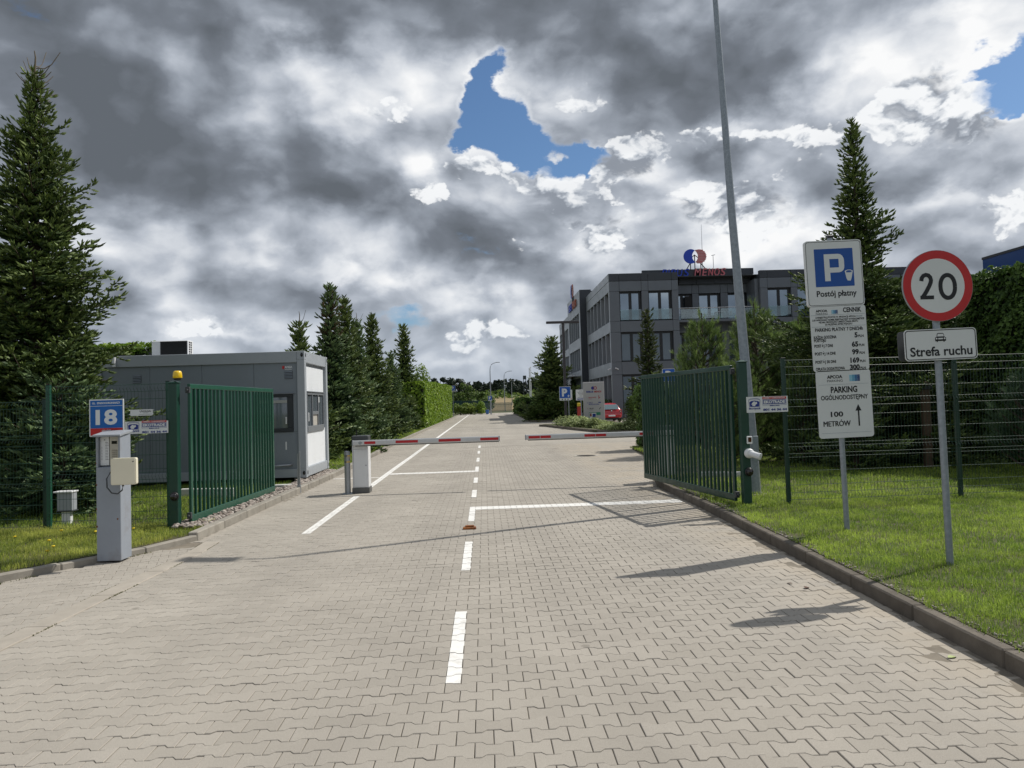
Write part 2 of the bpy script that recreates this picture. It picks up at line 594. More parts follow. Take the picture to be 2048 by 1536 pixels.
def paver_material():
    m = bpy.data.materials.new('grey_concrete_paver')
    m.use_nodes = True
    q = NT(m.node_tree)
    bs = m.node_tree.nodes['Principled BSDF']
    geo = q.node('ShaderNodeNewGeometry').outputs['Position']
    a = q.node('ShaderNodeAttribute', {'attribute_name': 'rnd'}).outputs['Fac']
    oi = q.node('ShaderNodeObjectInfo').outputs['Random']
    r_ = q.m('FRACT', q.m('ADD', a, oi))
    base = q.mix(r_, (.318, .291, .251, 1), (.352, .323, .280, 1))
    big = q.noise(geo, .55, 5, .6)
    base = q.v('SCALE', base, scale=q.mr(big, .3, .7, .90, 1.09))
    grit = q.noise(geo, 190.0, 3, .7)
    base = q.v('SCALE', base, scale=q.mr(grit, .3, .7, .86, 1.14))
    # tyre-darkened lanes and old drips
    spots = q.noise(geo, 2.3, 6, .7)
    base = q.mix(q.mr(spots, .64, .76, 0, .42), base, (.15, .135, .115, 1))
    vo = q.node('ShaderNodeTexVoronoi', {'feature': 'F1'}, {'Vector': q.v('ADD', geo, q.v('SCALE', q.noise(geo, 9., 3, .6, col=True), scale=.06)), 'Scale': 1.1})
    base = q.mix(q.mr(vo.outputs['Distance'], .045, .03, 0, .45), base, (.13, .115, .095, 1))
    # pale dust blown against the right-hand kerb
    sx = q.node('ShaderNodeSeparateXYZ', None, {0: geo}).outputs
    # rubber and grime where the wheels run
    xw = q.m('ADD', sx[0], q.m('MULTIPLY', q.m('SUBTRACT', q.noise(q.v('MULTIPLY', geo, (.3, .12, 1)), 1.0, 3, .5), .5), 1.2))
    tr = None
    for c_ in (-2.15, -.75, .75, 2.15):
        d_ = q.m('POWER', 2.718, q.m('MULTIPLY', q.m('POWER', q.m('ABSOLUTE', q.m('MULTIPLY', q.m('SUBTRACT', xw, c_), 3.6)), 2.0), -1.0))
        tr = d_ if tr is None else q.m('ADD', tr, d_)
    tr = q.m('MULTIPLY', tr, q.mr(q.noise(q.v('MULTIPLY', geo, (3.0, .5, 1)), 1.0, 5, .65), .35, .65, .2, 1.0))
    base = q.mix(q.m('MULTIPLY', tr, .17), base, (.17, .155, .14, 1))
    near = q.m('MULTIPLY', q.mr(sx[0], 2.3, 3.0), q.mr(q.noise(geo, 1.7, 5, .6), .36, .56))
    base = q.mix(q.m('MULTIPLY', near, .55), base, (.40, .345, .27, 1))
    q._set(bs.inputs['Base Color'], base)
    bs.inputs['Roughness'].default_value = .88
    bs.inputs['Specular IOR Level'].default_value = .35
    h = q.m('ADD', q.noise(geo, 260.0, 3, .65), q.m('MULTIPLY', q.noise(geo, 45.0, 3, .6), .8))
    bn = q.node('ShaderNodeBump', None, {'Strength': .9, 'Distance': .0016, 'Height': h})
    m.node_tree.links.new(bn.outputs[0], bs.inputs['Normal'])
    return m


M_PAVE = paver_material()


def far_road_material():
    m = bpy.data.materials.new('distant_paving')
    m.use_nodes = True
    q = NT(m.node_tree)
    bs = m.node_tree.nodes['Principled BSDF']
    geo = q.node('ShaderNodeNewGeometry').outputs['Position']
    br = q.node('ShaderNodeTexBrick', {'offset': .5}, {'Vector': geo, 'Color1': (.325, .298, .257, 1), 'Color2': (.35, .322, .277, 1),
                'Mortar': (.20, .18, .15, 1), 'Scale': 1.0, 'Mortar Size': .008, 'Brick Width': .192, 'Row Height': .1384})
    base = q.v('SCALE', br.outputs[0], scale=q.mr(q.noise(geo, .35, 6, .62), .3, .7, .84, 1.12))
    streak = q.noise(q.v('MULTIPLY', geo, (1.2, .06, 1)), 1.0, 4, .6)
    base = q.v('SCALE', base, scale=q.mr(streak, .35, .65, .93, 1.06))
    q._set(bs.inputs['Base Color'], base)
    bs.inputs['Roughness'].default_value = .9
    return m


M_FARROAD = far_road_material()

# one wide sheet to the horizon
gm = MB()
gm.add([(-2500, -300, -.06), (2500, -300, -.06), (2500, 4000, -.06), (-2500, 4000, -.06)], [(0, 1, 2, 3)])
gm.build('ground', G_EARTH, kind='structure')

# right kerb line and left kerb line (inner faces, road level)
KR = [(3.02, .5), (3.07, 3.0), (3.12, 5.5), (3.20, 8.0), (3.28, 11.0), (3.30, 14.6), (3.36, 15.2), (3.6, 15.75), (4.1, 16.1), (6.0, 16.3), (13.0, 16.6)]
KL = [(-7.4, 5.6), (-6.4, 6.55), (-5.75, 7.25), (-5.12, 7.98), (-4.55, 8.85), (-4.12, 9.5), (-3.86, 10.2), (-3.84, 11.5), (-3.82, 14.4), (-3.74, 19.0), (-3.80, 24.0), (-3.98, 32.0), (-4.02, 50.0), (-4.0, 90.0), (-3.98, 132.0)]
ISL = [(3.9, 52.4), (4.3, 51.7), (5.3, 44.1), (6.0, 39.9), (6.6, 38.2), (8.0, 37.2), (10.5, 36.6), (20, 36.2)]
FARR = [(40, 65.0), (7.5, 64.6), (4.6, 64.3), (3.95, 65.2), (4.0, 72), (4.25, 90.0), (4.5, 118.0)]
STRIP = [(-3.91, .3), (-3.69, 5.85), (-3.57, 9.3), (-3.62, 10.05)]


def offset_line(pts, d):
    """line moved d to the right of its direction of travel"""
    out = []
    for i in range(len(pts)):
        a, b = pts[max(0, i - 1)], pts[min(len(pts) - 1, i + 1)]
        dx, dy = b[0] - a[0], b[1] - a[1]
        l_ = math.hypot(dx, dy)
        out.append((pts[i][0] + dy / l_ * d, pts[i][1] - dx / l_ * d))
    return out


def resample(pts, step):
    out = [pts[0]]
    acc = 0
    for a, b in zip(pts[:-1], pts[1:]):
        l_ = math.hypot(b[0] - a[0], b[1] - a[1])
        t = step - acc
        while t < l_:
            out.append((a[0] + (b[0] - a[0]) * t / l_, a[1] + (b[1] - a[1]) * t / l_))
            t += step
        acc = (acc + l_) % step
    out.append(pts[-1])
    return out


def lerp_x(line, y):
    for a, b in zip(line[:-1], line[1:]):
        if (a[1] - y) * (b[1] - y) <= 0 and a[1] != b[1]:
            return a[0] + (b[0] - a[0]) * (y - a[1]) / (b[1] - a[1])
    return line[0][0] if abs(line[0][1] - y) < abs(line[-1][1] - y) else line[-1][0]


def kerb(name, line, side, top=LAWN_Z, w=.13, split_to=34.0, stone=1.0, m=M_KERB):
    """row of kerb stones; side=+1 puts the body to the right of travel"""
    root = struct(name)
    pts = resample(line, stone)
    far = MB()
    for i in range(len(pts) - 1):
        a, b = pts[i], pts[i + 1]
        dx, dy = b[0] - a[0], b[1] - a[1]
        l_ = math.hypot(dx, dy)
        if l_ < .12:
            continue
        g_ = .004
        mt = Matrix.Translation((a[0], a[1], random.uniform(-.003, .003))) @ Matrix.Rotation(math.atan2(dy, dx), 4, 'Z')
        y0, y1 = (-w, 0) if side > 0 else (0, w)
        if min(a[1], b[1]) < split_to:
            mb = MB()
            mb.bbox(g_, l_ - g_, y0, y1, -.12, top, .012, mt)
            mb.build('kerb_stone', m, root)
        else:
            far.box(g_, l_ + g_, y0, y1, -.12, top, mt)
    if far.v:
        far.build('kerb_stones', m, root, kind='stuff')
    return root


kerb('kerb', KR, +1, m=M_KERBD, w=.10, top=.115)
kerb('kerb', KL[6:], -1, top=.115)
kerb('kerb', KL[:7], -1, top=.075, w=.10)
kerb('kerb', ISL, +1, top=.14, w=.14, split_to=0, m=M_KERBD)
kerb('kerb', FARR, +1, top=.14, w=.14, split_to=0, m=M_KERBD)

# flush concrete strip that carries the left kerb line on towards the camera
st = struct('edging_strip')
pts = resample(STRIP, 1.0)
for a, b in zip(pts[:-1], pts[1:]):
    l_ = math.hypot(b[0] - a[0], b[1] - a[1])
    if l_ < .1:
        continue
    mt = Matrix.Translation((a[0], a[1], 0)) @ Matrix.Rotation(math.atan2(b[1] - a[1], b[0] - a[0]), 4, 'Z')
    mb = MB()
    mb.bbox(.003, l_ - .003, -.10, .10, -.08, .005, .006, mt)
    mb.build('edging_stone', M_STRIP, st)

# lawns: raised sheets with a skirt, following the kerbs
def lawn(name, pts, z, m=G_LAWN):
    mb = MB()
    n = len(pts)
    mb.add([(p[0], p[1], z) for p in pts] + [(p[0], p[1], -.1) for p in pts],
           [tuple(range(n))] + [(i, n + i, n + (i + 1) % n, (i + 1) % n) for i in range(n)])
    return mb.build(name, m, kind='structure')


kr_out = offset_line(KR, .095)
lawn('lawn', [(p[0], p[1]) for p in kr_out] + [(13.2, 12.0), (13.2, .5)], LAWN_Z - .012)
klo = offset_line(KL, -.12)
lawn('lawn', list(reversed(klo)) + [(-11, 5.0), (-14, 12), (-14, 132)], .075)
lawn('planting_bed', offset_line(ISL, .13) + [(20, 41.5), (8.6, 41.5), (8.15, 44.5), (8.2, 50.5), (5.8, 54.6), (4.3, 54.0)], .12)
lawn('lawn', offset_line(FARR, .13) + [(6, 140), (60, 140), (60, 66)], .12)

# ---------------------------------------------------------------- pavers
PL, PP = .192, .1384
H_ = PL / 2 - .0021
WA, WN_, TA, TB = PP / 2 + .0135 - .0021, PP / 2 - .0135 - .0021, .060, .036   # wide and narrow half widths, where the shoulders start
PROFILE = [(-H_, -WA), (-TA, -WA), (-TB, -WN_), (TB, -WN_), (TA, -WA), (H_, -WA), (H_, WA), (TA, WA), (TB, WN_), (-TB, WN_), (-TA, WA), (-H_, WA)]
PROF = np.array(PROFILE)
# chamfered top: inner ring, outer ring 4 mm lower, skirt
inner = PROF * np.array([(H_ - .003) / H_, 1.0])
inner[:, 1] -= np.sign(inner[:, 1]) * .003
P_V = np.concatenate([np.c_[inner, np.zeros(12)], np.c_[PROF, np.full(12, -.003)], np.c_[PROF, np.full(12, -.03)]])
P_LOOPS = list(range(12))
P_SIZES = [12]
for i in range(12):
    j = (i + 1) % 12
    P_LOOPS += [i, 12 + i, 12 + j, j]
    P_SIZES.append(4)
for i in range(12):
    j = (i + 1) % 12
    P_LOOPS += [12 + i, 24 + i, 24 + j, 12 + j]
    P_SIZES.append(4)
P_LOOPS = np.array(P_LOOPS)
P_SIZES = np.array(P_SIZES)


def in_view(x, y):
    p = Vector((x, y, 0)) - Vector((0, 0, 1.7))
    d = p.dot(_f)
    if d < .3:
        return False
    u_, v_ = p.dot(_r) / d * 1500, p.dot(_u) / d * 1500
    return abs(u_) < 1024 + 60 and v_ > -768 - 40


def lay(name, inside, bounds, origin, ang, n_single, parent, ymax=None):
    x0, x1, y0, y1 = bounds
    ca, sa = math.cos(ang), math.sin(ang)
    out = []
    diag = int(max(x1 - x0, y1 - y0) * 1.5 / PP)
    for r_ in range(-diag, diag):
        for c_ in range(-diag, diag):
            lx = (c_ + .5 * (r_ % 2)) * PL
            ly = r_ * PP
            x = origin[0] + lx * ca - ly * sa
            y = origin[1] + lx * sa + ly * ca
            if x < x0 or x > x1 or y < y0 or y > y1 or not inside(x, y):
                continue
            out.append((x, y))
    n = len(out)
    pos = np.array(out)
    # slight settling: smooth waves plus a millimetre of wobble per stone
    z = RNG.normal(0, .0009, n) + .004 * np.sin(pos[:, 0] * 1.1 + .4) * np.sin(pos[:, 1] * .8) - .004
    yaw = RNG.normal(0, .008, n) + ang
    tx, ty = RNG.normal(0, .007, n), RNG.normal(0, .007, n)
    rnd = RNG.random(n)
    vis = np.array([in_view(*p) for p in out])
    order = np.argsort(np.hypot(pos[:, 0], pos[:, 1]) + (~vis) * 1e4)
    single = set(order[:n_single].tolist())
    rest = np.array([i for i in range(n) if i not in single])
    if n_single:
        pm = npmesh('paver', P_V, P_LOOPS, P_SIZES, M_PAVE, attr=np.zeros(25))
        for i in order[:n_single]:
            o = link('paver', pm, parent, loc=(pos[i, 0], pos[i, 1], z[i]))
            o.rotation_euler = (tx[i], ty[i], yaw[i])
    k = len(rest)
    c, s = np.cos(yaw[rest])[:, None], np.sin(yaw[rest])[:, None]
    X, Y, Z = P_V[:, 0][None], P_V[:, 1][None], P_V[:, 2][None]
    VX = X * c - Y * s + pos[rest, 0][:, None]
    VY = X * s + Y * c + pos[rest, 1][:, None]
    VZ = Z + z[rest][:, None] + X * -ty[rest][:, None] + Y * tx[rest][:, None]
    V = np.stack([VX, VY, VZ], -1).reshape(-1, 3)
    L_ = (P_LOOPS[None] + (np.arange(k) * 36)[:, None]).ravel()
    me = npmesh('pavers', V, L_, np.tile(P_SIZES, k), M_PAVE, attr=np.repeat(rnd[rest], 25))
    link('pavers', me, parent, kind='stuff')
    return pos, z, yaw


driveway = struct('driveway')
PAVE_END = 30.0


def in_road(x, y):
    if y < .6 or y > PAVE_END:
        return False
    left = lerp_x(STRIP, y) if y < 10.05 else lerp_x(KL[6:], y) - .02
    if x < left:
        return False
    if y < 15.6:
        return x < lerp_x(KR[:7], y) + .05
    return x < 13 and not (y < 16.6 and x > 3.7)


RP, RZ, RYAW = lay('pavers', in_road, (-4.2, 11.0, .9, PAVE_END), (-.097, 4.67 + PP / 2), 0.0, 300, driveway)


def in_apron(x, y):
    if y > 9.7 or y < 3:
        return False
    if x > lerp_x(STRIP, y):
        return False
    # keep to the driveway side of the curved kerb
    for a, b in zip(KL[:6], KL[1:7]):
        if min(a[0], b[0]) <= x <= max(a[0], b[0]):
            yk = a[1] + (b[1] - a[1]) * (x - a[0]) / (b[0] - a[0])
            return y < yk + .03
    return x > KL[6][0] or y < 5.6


apron = struct('pavement')
lay('pavers', in_apron, (-8.0, -3.5, 3.0, 10.0), (-5, 7), R(19), 0, apron)

# sand in the joints: a sheet just below the chamfers that wells up near the right kerb
def sand_sheet():
    xs = np.arange(-9, 11.01, .12)
    ys = np.arange(.5, PAVE_END + .01, .12)
    gx, gy = np.meshgrid(xs, ys)
    n1 = np.sin(gx * 5.1 + 1.3 * np.sin(gy * 3.3)) * np.sin(gy * 4.3 + 1.7 * np.sin(gx * 2.1)) * .5 + RNG.normal(0, .12, gx.shape)
    kx = np.interp(gy, [.5, 3, 5.5, 8, 11, 15], [3.02, 3.07, 3.12, 3.2, 3.28, 3.3])
    d = np.clip(1 - (kx - gx) / .95, 0, 1) * (gx < kx + .2) * (gy < 15)
    dl = np.clip(1 - np.abs(gx + 3.75) / .35, 0, 1) * (gy > 9.5)
    z = -.0095 + .0098 * np.clip(d * 1.5 + n1 * .5 - .45, 0, 1) + .006 * np.clip(dl, 0, 1) + .0015 * n1 * (d < .1)
    z += .004 * np.sin(gx * 1.1 + .4) * np.sin(gy * .8) - .004
    V = np.stack([gx, gy, z], -1).reshape(-1, 3)
    ny, nx = gx.shape
    i = (np.arange(ny - 1)[:, None] * nx + np.arange(nx - 1)[None]).ravel()
    F_ = np.stack([i, i + 1, i + nx + 1, i + nx], -1)
    me = npmesh('joint_sand', V, F_, np.full(len(F_), 4), M_SAND, smooth=True)
    link('joint_sand', me, driveway, kind='stuff')


sand_sheet()

# the road beyond, and the crossing that leads to the car park
fr = MB()
zz = -.004
fr.add([(-4.05, PAVE_END, zz), (60, PAVE_END, zz), (60, 36.4, zz), (-4.05, 36.4, zz)], [(0, 1, 2, 3)])
fr.add([(-4.1, 36.4, zz), (20, 36.4, zz), (20, 52.8, zz), (-4.1, 52.8, zz)], [(0, 1, 2, 3)])
fr.add([(-4.1, 52.8, zz), (60, 52.8, zz), (60, 66, zz), (-4.1, 66, zz)], [(0, 1, 2, 3)])
fr.add([(-4.1, 66, zz), (4.6, 66, zz), (5.2, 121, zz), (-4.1, 121, zz)], [(0, 1, 2, 3)])
fr.add([(-12, 121, zz), (5.2, 121, zz), (30, 135, zz), (60, 150, zz), (55, 156, zz), (20, 141, zz), (-12, 133, zz)], [(0, 1, 2, 3, 4, 5, 6)])
fr.add([(11.0, 16.7, zz), (60, 16.7, zz), (60, PAVE_END, zz), (11.0, PAVE_END, zz)], [(0, 1, 2, 3)])
fr.build('road', M_FARROAD, kind='structure')

# ---------------------------------------------------------------- painted lines: paint lies on the stones, the joints stay open
M_PAINT = mat('road_paint', (.74, .73, .70), .75, var=.10, scale=14, bump=.001, bscale=160, dirt=.6, dirtcol=(.44, .41, .36))


def clip_poly(poly, x0, x1, y0, y1):
    for ax, lim, keep_less in ((0, x0, False), (0, x1, True), (1, y0, False), (1, y1, True)):
        out = []
        for i in range(len(poly)):
            a, b = poly[i], poly[(i + 1) % len(poly)]
            ia = a[ax] <= lim if keep_less else a[ax] >= lim
            ib = b[ax] <= lim if keep_less else b[ax] >= lim
            if ia:
                out.append(a)
            if ia != ib:
                t = (lim - a[ax]) / (b[ax] - a[ax])
                out.append((a[0] + (b[0] - a[0]) * t, a[1] + (b[1] - a[1]) * t))
        poly = out
        if len(poly) < 3:
            return []
    return poly


def painted(x0, x1, y0, y1, label=None):
    mb = MB()
    yy = min(y1, PAVE_END)
    if y0 < PAVE_END:
        sel = np.where((RP[:, 0] > x0 - .12) & (RP[:, 0] < x1 + .12) & (RP[:, 1] > y0 - .1) & (RP[:, 1] < yy + .1))[0]
        for i in sel:
            # split the waisted outline into three convex pieces
            for piece in ([0, 1, 10, 11], [1, 2, 3, 4, 7, 8, 9, 10], [4, 5, 6, 7]):
                pl = [(PROF[k, 0] * .992 + RP[i, 0], PROF[k, 1] * .985 + RP[i, 1]) for k in piece]
                if len(piece) == 8:
                    pl1 = [pl[0], pl[1], pl[6], pl[7]]
                    pl2 = [pl[1], pl[2], pl[5], pl[6]]
                    pl3 = [pl[2], pl[3], pl[4], pl[5]]
                    pls = [pl1, pl2, pl3]
                else:
                    pls = [pl]
                for p_ in pls:
                    c_ = clip_poly(p_, x0, x1, y0, yy)
                    if c_:
                        mb.add([(a, b, RZ[i] + .0022) for a, b in c_], [tuple(range(len(c_)))])
    if y1 > PAVE_END:
        a = max(y0, PAVE_END)
        mb.add([(x0, a, .001), (x1, a, .001), (x1, y1, .001), (x0, y1, .001)], [(0, 1, 2, 3)])
    return mb.build('painted_line', M_PAINT, kind='structure')


DX0, DX1 = -.287, -.192
for (a, b) in ((4.67, 6.26), (7.79, 9.39), (11.02, 12.20), (13.80, 15.0), (16.36, 17.5), (19.35, 20.56), (22.31, 23.9), (25.9, 27.4), (29.2, 30.8)):
    painted(DX0, DX1, a, b)
painted(DX0, 3.2, 12.2, 12.55)
painted(-2.43, DX1, 19.0, 19.35)
painted(-2.56, -2.44, 10.45, 14.6)
painted(-2.58, -2.44, 15.9, 119.0)
painted(-3.7, -2.95, 18.3, 18.42)
painted(-2.85, -2.60, 18.3, 18.42)
for k in range(7):
    painted(-2.4 + k * 1.0, -1.85 + k * 1.0, 118.2, 119.4)

# ---------------------------------------------------------------- manhole cover and rusty stop
mh = struct('manhole_cover', (3.1, 23.2, -.001))
mb = MB()
mb.lathe([(.38, -.03), (.38, .006), (.31, .008), (.305, .002)], 28, smooth=False)
mb.build('rim', M_CONC, mh)
mb = MB()
mb.lathe([(.30, -.02), (.30, .004)], 28, smooth=False)
for k in range(-4, 5):
    w_ = math.sqrt(max(0, .27 ** 2 - (k * .06) ** 2))
    mb.box(-w_, w_, k * .06 - .012, k * .06 + .012, .004, .010)
mb.build('lid', mat('cast_iron', (.09, .08, .07), .7, metal=.3, var=.3, scale=12), mh)

t = thing('gate_stop', 'rusty orange steel gate stop set into the paving between two white dashes', 'gate stop', (-.25, 10.35, -.004))
M_RUST = mat('rust', (.36, .13, .03), .9, var=.4, scale=30, bump=.003, bscale=60, col2=(.12, .045, .02))
mb = MB()
mb.bbox(-.09, .09, -.055, .055, -.02, .028, .008)
mb.build('base', M_RUST, t)
mb = MB()
mb.bbox(-.06, .06, -.02, .03, .028, .05, .006)
mb.build('catch', M_RUST, t)

# ================================================================== MATERIALS FOR OBJECTS
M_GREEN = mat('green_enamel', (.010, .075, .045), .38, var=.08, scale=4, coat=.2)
M_GREENP = mat('post_green_shaded', (.007, .036, .024), .42, var=.08, scale=4, coat=.15)  # same green, darkened in colour for fence posts standing in shade
M_GREEND = mat('green_enamel_shaded', (.009, .046, .031), .42, var=.08, scale=4, coat=.15)  # shaded copy of the green enamel, shade put into the colour
M_WIRE = mat('green_wire', (.008, .045, .028), .3, var=0, coat=.4)
M_GALV = mat('galvanised_steel', (.34, .36, .38), .42, metal=.75, var=.16, scale=14, stretch=(1, 1, .25))
M_GALVM = mat('galvanised_pole', (.29, .325, .365), .5, metal=.55, var=.2, scale=22)
M_BLACK = mat('black_plastic', (.012, .012, .013), .4, var=.1)
M_RUBBER = mat('rubber', (.02, .02, .02), .8, var=.1)
M_WHITE = mat('white_paint', (.72, .73, .74), .4, var=.04, scale=5)
M_SIGNW = mat('sign_white', (.68, .70, .71), .45, var=.03, scale=4)
M_SIGNB = mat('sign_blue', (.008, .075, .33), .4, var=.04, scale=6)
M_SIGNR = mat('sign_red', (.50, .018, .02), .4, var=.05, scale=6)
M_SIGNK = mat('sign_black', (.010, .011, .014), .5, var=0)
M_NAVY = mat('print_navy', (.012, .03, .22), .5, var=0)
M_GREY = mat('grey_paint', (.30, .32, .35), .45, var=.06, scale=5, dirt=.25, dirtcol=(.2, .19, .17))
M_CREAM = mat('cream_plastic', (.74, .70, .56), .4, var=.04, scale=5)
M_DGREY = mat('dark_grey_plastic', (.05, .055, .06), .5, var=.08)
M_REDTAPE = mat('red_reflector', (.46, .015, .022), .35, var=.05)
M_YEL = mat('amber_plastic', (.80, .52, .01), .25, var=.04, coat=.4)


# ------------------------------------------------------------------ welded mesh fence
def fence_panel(parent, x0, x1, ztop, zbot, folds):
    """vertical wires every 5 cm that kink forward at the folds, double horizontal wires"""
    L_ = x1 - x0
    mb = MB()
    zs = [zbot]
    for f_ in folds:
        zs += [f_ - .05, f_, f_ + .05]
    zs.append(ztop)

    def off(z):
        for f_ in folds:
            if abs(z - f_) < .05:
                return -.038 * (1 - abs(z - f_) / .05)
        return 0.0
    n = int(L_ / .05)
    r_ = .0026
    zs = sorted(set(z for z in zs if zbot <= z <= ztop))
    for k in range(n + 1):
        x = x0 + .02 + k * (L_ - .04) / n
        mb.tube([(x, off(z), z) for z in zs], r_, 3, caps=False, smooth=False)
    mb.build('upright_wires', M_WIRE, parent, kind='stuff')
    hz = set()
    z = zbot + .02
    for f_ in folds:
        hz |= {round(f_ - .05, 3), round(f_ + .05, 3)}
    while z < ztop:
        if all(abs(z - f_) > .08 for f_ in folds):
            hz.add(round(z, 3))
        z += .2
    for z in sorted(hz):
        w = MB()
        w.tube([(x0 + .005, -.005, z), (x1 - .005, -.005, z)], .0032, 4, caps=False, smooth=False)
        w.build('horizontal_wire', M_WIRE, parent)


def fence(label, p0, p1, posts, ztop, zbot=.05, h_post=None, lit=False):
    dx, dy = p1[0] - p0[0], p1[1] - p0[1]
    L_ = math.hypot(dx, dy)
    t = thing('mesh_fence', label, 'fence', (p0[0], p0[1], 0), math.atan2(dy, dx), 'green welded mesh fences on both sides of the gate')
    H = ztop - zbot
    folds = [zbot + .06, zbot + H * .355, zbot + H * .69, ztop - .05]
    for a, b in zip(posts[:-1], posts[1:]):
        fence_panel(t, a, b, ztop, zbot, folds)
    for a in posts:
        mb = MB()
        mb.bbox(a - .03, a + .03, .008, .052, -.05, ztop + .03, .004)
        for f_ in folds[1:3] + [ztop - .1, zbot + .2]:
            mb.tube([(a, .008, f_), (a, -.006, f_)], .008, 6)
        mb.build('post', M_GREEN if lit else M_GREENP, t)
        mb = MB()
        mb.bbox(a - .033, a + .033, .005, .055, ztop + .03, ztop + .04, .003)
        mb.build('post_cap', M_BLACK, t)
    return t


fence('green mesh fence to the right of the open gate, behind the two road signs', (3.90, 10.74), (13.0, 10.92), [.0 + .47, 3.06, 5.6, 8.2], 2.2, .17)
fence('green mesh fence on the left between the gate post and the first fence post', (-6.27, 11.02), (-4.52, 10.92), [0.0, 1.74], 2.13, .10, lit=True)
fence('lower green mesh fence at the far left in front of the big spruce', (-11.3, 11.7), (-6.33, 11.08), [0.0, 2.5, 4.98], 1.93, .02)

# ------------------------------------------------------------------ gates
def gate(label, hinge, end, zb, zt, post_size, lit, group='swing gate leaves', n_div=3, bars=8, side=1):
    dx, dy = end[0] - hinge[0], end[1] - hinge[1]
    L_ = math.hypot(dx, dy)
    t = thing('gate_leaf', label, 'gate', (hinge[0], hinge[1], 0), math.atan2(dy, dx), group)
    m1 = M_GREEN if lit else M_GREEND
    fw_, fd = .07, .045
    for nm, (a, b, c, d) in (('top_rail', (0, L_, zt - fw_, zt)), ('bottom_rail', (0, L_, zb, zb + fw_ + .03))):
        mb = MB()
        mb.bbox(a, b, -fd / 2, fd / 2, c, d, .005)
        mb.build(nm, m1, t)
    seg = L_ / n_div
    for k in range(n_div + 1):
        x = min(max(k * seg, fw_ / 2), L_ - fw_ / 2)
        mb = MB()
        mb.bbox(x - fw_ / 2, x + fw_ / 2, -fd / 2 + .003, fd / 2 - .003, zb + fw_ + .031, zt - fw_ - .001, .004)
        mb.build('stile', m1, t)
        if k < n_div:
            me = None
            for j in range(bars):
                bx = k * seg + fw_ / 2 + (seg - fw_) * (j + 1) / (bars + 1)
                if me is None:
                    q = MB()
                    q.bbox(-.015, .015, -.019, .019, zb + fw_ + .031, zt - fw_ - .001, .002)
                    o = q.build('bar', m1, t)
                    me = o.data
                    o.location = (bx, 0, 0)
                else:
                    link('bar', me, t, loc=(bx, 0, 0))
    for z in (zb + .10, zt - .09):
        mb = MB()
        mb.tube([(-.09, 0, z), (0, 0, z)], .018, 8)
        mb.bbox(-.05, -.005, -.03, .03, z - .045, z + .045, .004)
        mb.build('hinge', M_DGREY, t)
    return t


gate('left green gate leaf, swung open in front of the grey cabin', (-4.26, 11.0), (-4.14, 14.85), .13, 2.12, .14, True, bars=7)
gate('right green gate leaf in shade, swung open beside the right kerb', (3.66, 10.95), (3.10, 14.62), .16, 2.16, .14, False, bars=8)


def gate_post(label, x, y, top, lit):
    t = thing('gate_post', label, 'gate post', (x, y, 0))
    mb = MB()
    mb.bbox(-.06, .06, -.06, .06, -.05, top - .03, .006)
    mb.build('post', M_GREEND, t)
    mb = MB()
    mb.bbox(-.07, .07, -.07, .07, top - .03, top - .018, .003)
    mb.add([(-.07, -.07, top - .018), (.07, -.07, top - .018), (.07, .07, top - .018), (-.07, .07, top - .018), (0, 0, top + .012)],
           [(0, 1, 4), (1, 2, 4), (2, 3, 4), (3, 0, 4)])
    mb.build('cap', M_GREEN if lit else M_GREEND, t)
    return t


gate_post('thick green post holding the left gate leaf, amber light on top', -4.42, 10.88, 2.16, True)
gate_post('thick dark green post holding the right gate leaf, white camera on it', 3.78, 10.85, 2.22, False)

# amber beacon on the left post
t = thing('beacon', 'amber warning light on top of the left gate post', 'warning light', (-4.36, 10.86, 2.17))
mb = MB()
mb.lathe([(.045, 0), (.05, .012), (.05, .03)], 16)
mb.build('base', M_BLACK, t)
mb = MB()
mb.lathe([(.062, .03), (.066, .04), (.060, .10), (.052, .125), (.038, .134)], 18)
mb.build('lens', M_YEL, t)


def dome_sensor(label, loc):
    t = thing('photocell', label, 'photocell', loc, group='round black photocells on the gate posts')
    mt = Matrix.Rotation(R(90), 4, 'X')
    mb = MB()
    mb.lathe([(.062, 0), (.062, .012), (.055, .03)], 20, mt)
    mb.build('housing', M_BLACK, t)
    mb = MB()
    mb.lathe([(.05, .03), (.042, .05), (.02, .062)], 18, mt)
    mb.build('lens', mat('smoked_lens', (.015, .012, .014), .12, var=0, spec=.8), t)


dome_sensor('round black photocell low on the left gate post', (-4.40, 10.80, .53))
dome_sensor('round black photocell low on the right gate post, below the camera', (3.80, 10.77, .60))

t = thing('key_reader', 'small white framed reader box on the right gate post above the camera', 'card reader', (3.82, 10.77, 1.06))
mb = MB()
mb.bbox(-.038, .038, -.03, 0, -.055, .055, .006)
mb.build('housing', M_SIGNW, t)
mb = MB()
mb.bbox(-.024, .024, -.034, -.0302, -.028, .038, .002)
mb.build('window', mat('amber_dark', (.06, .015, .005), .15, var=0), t)

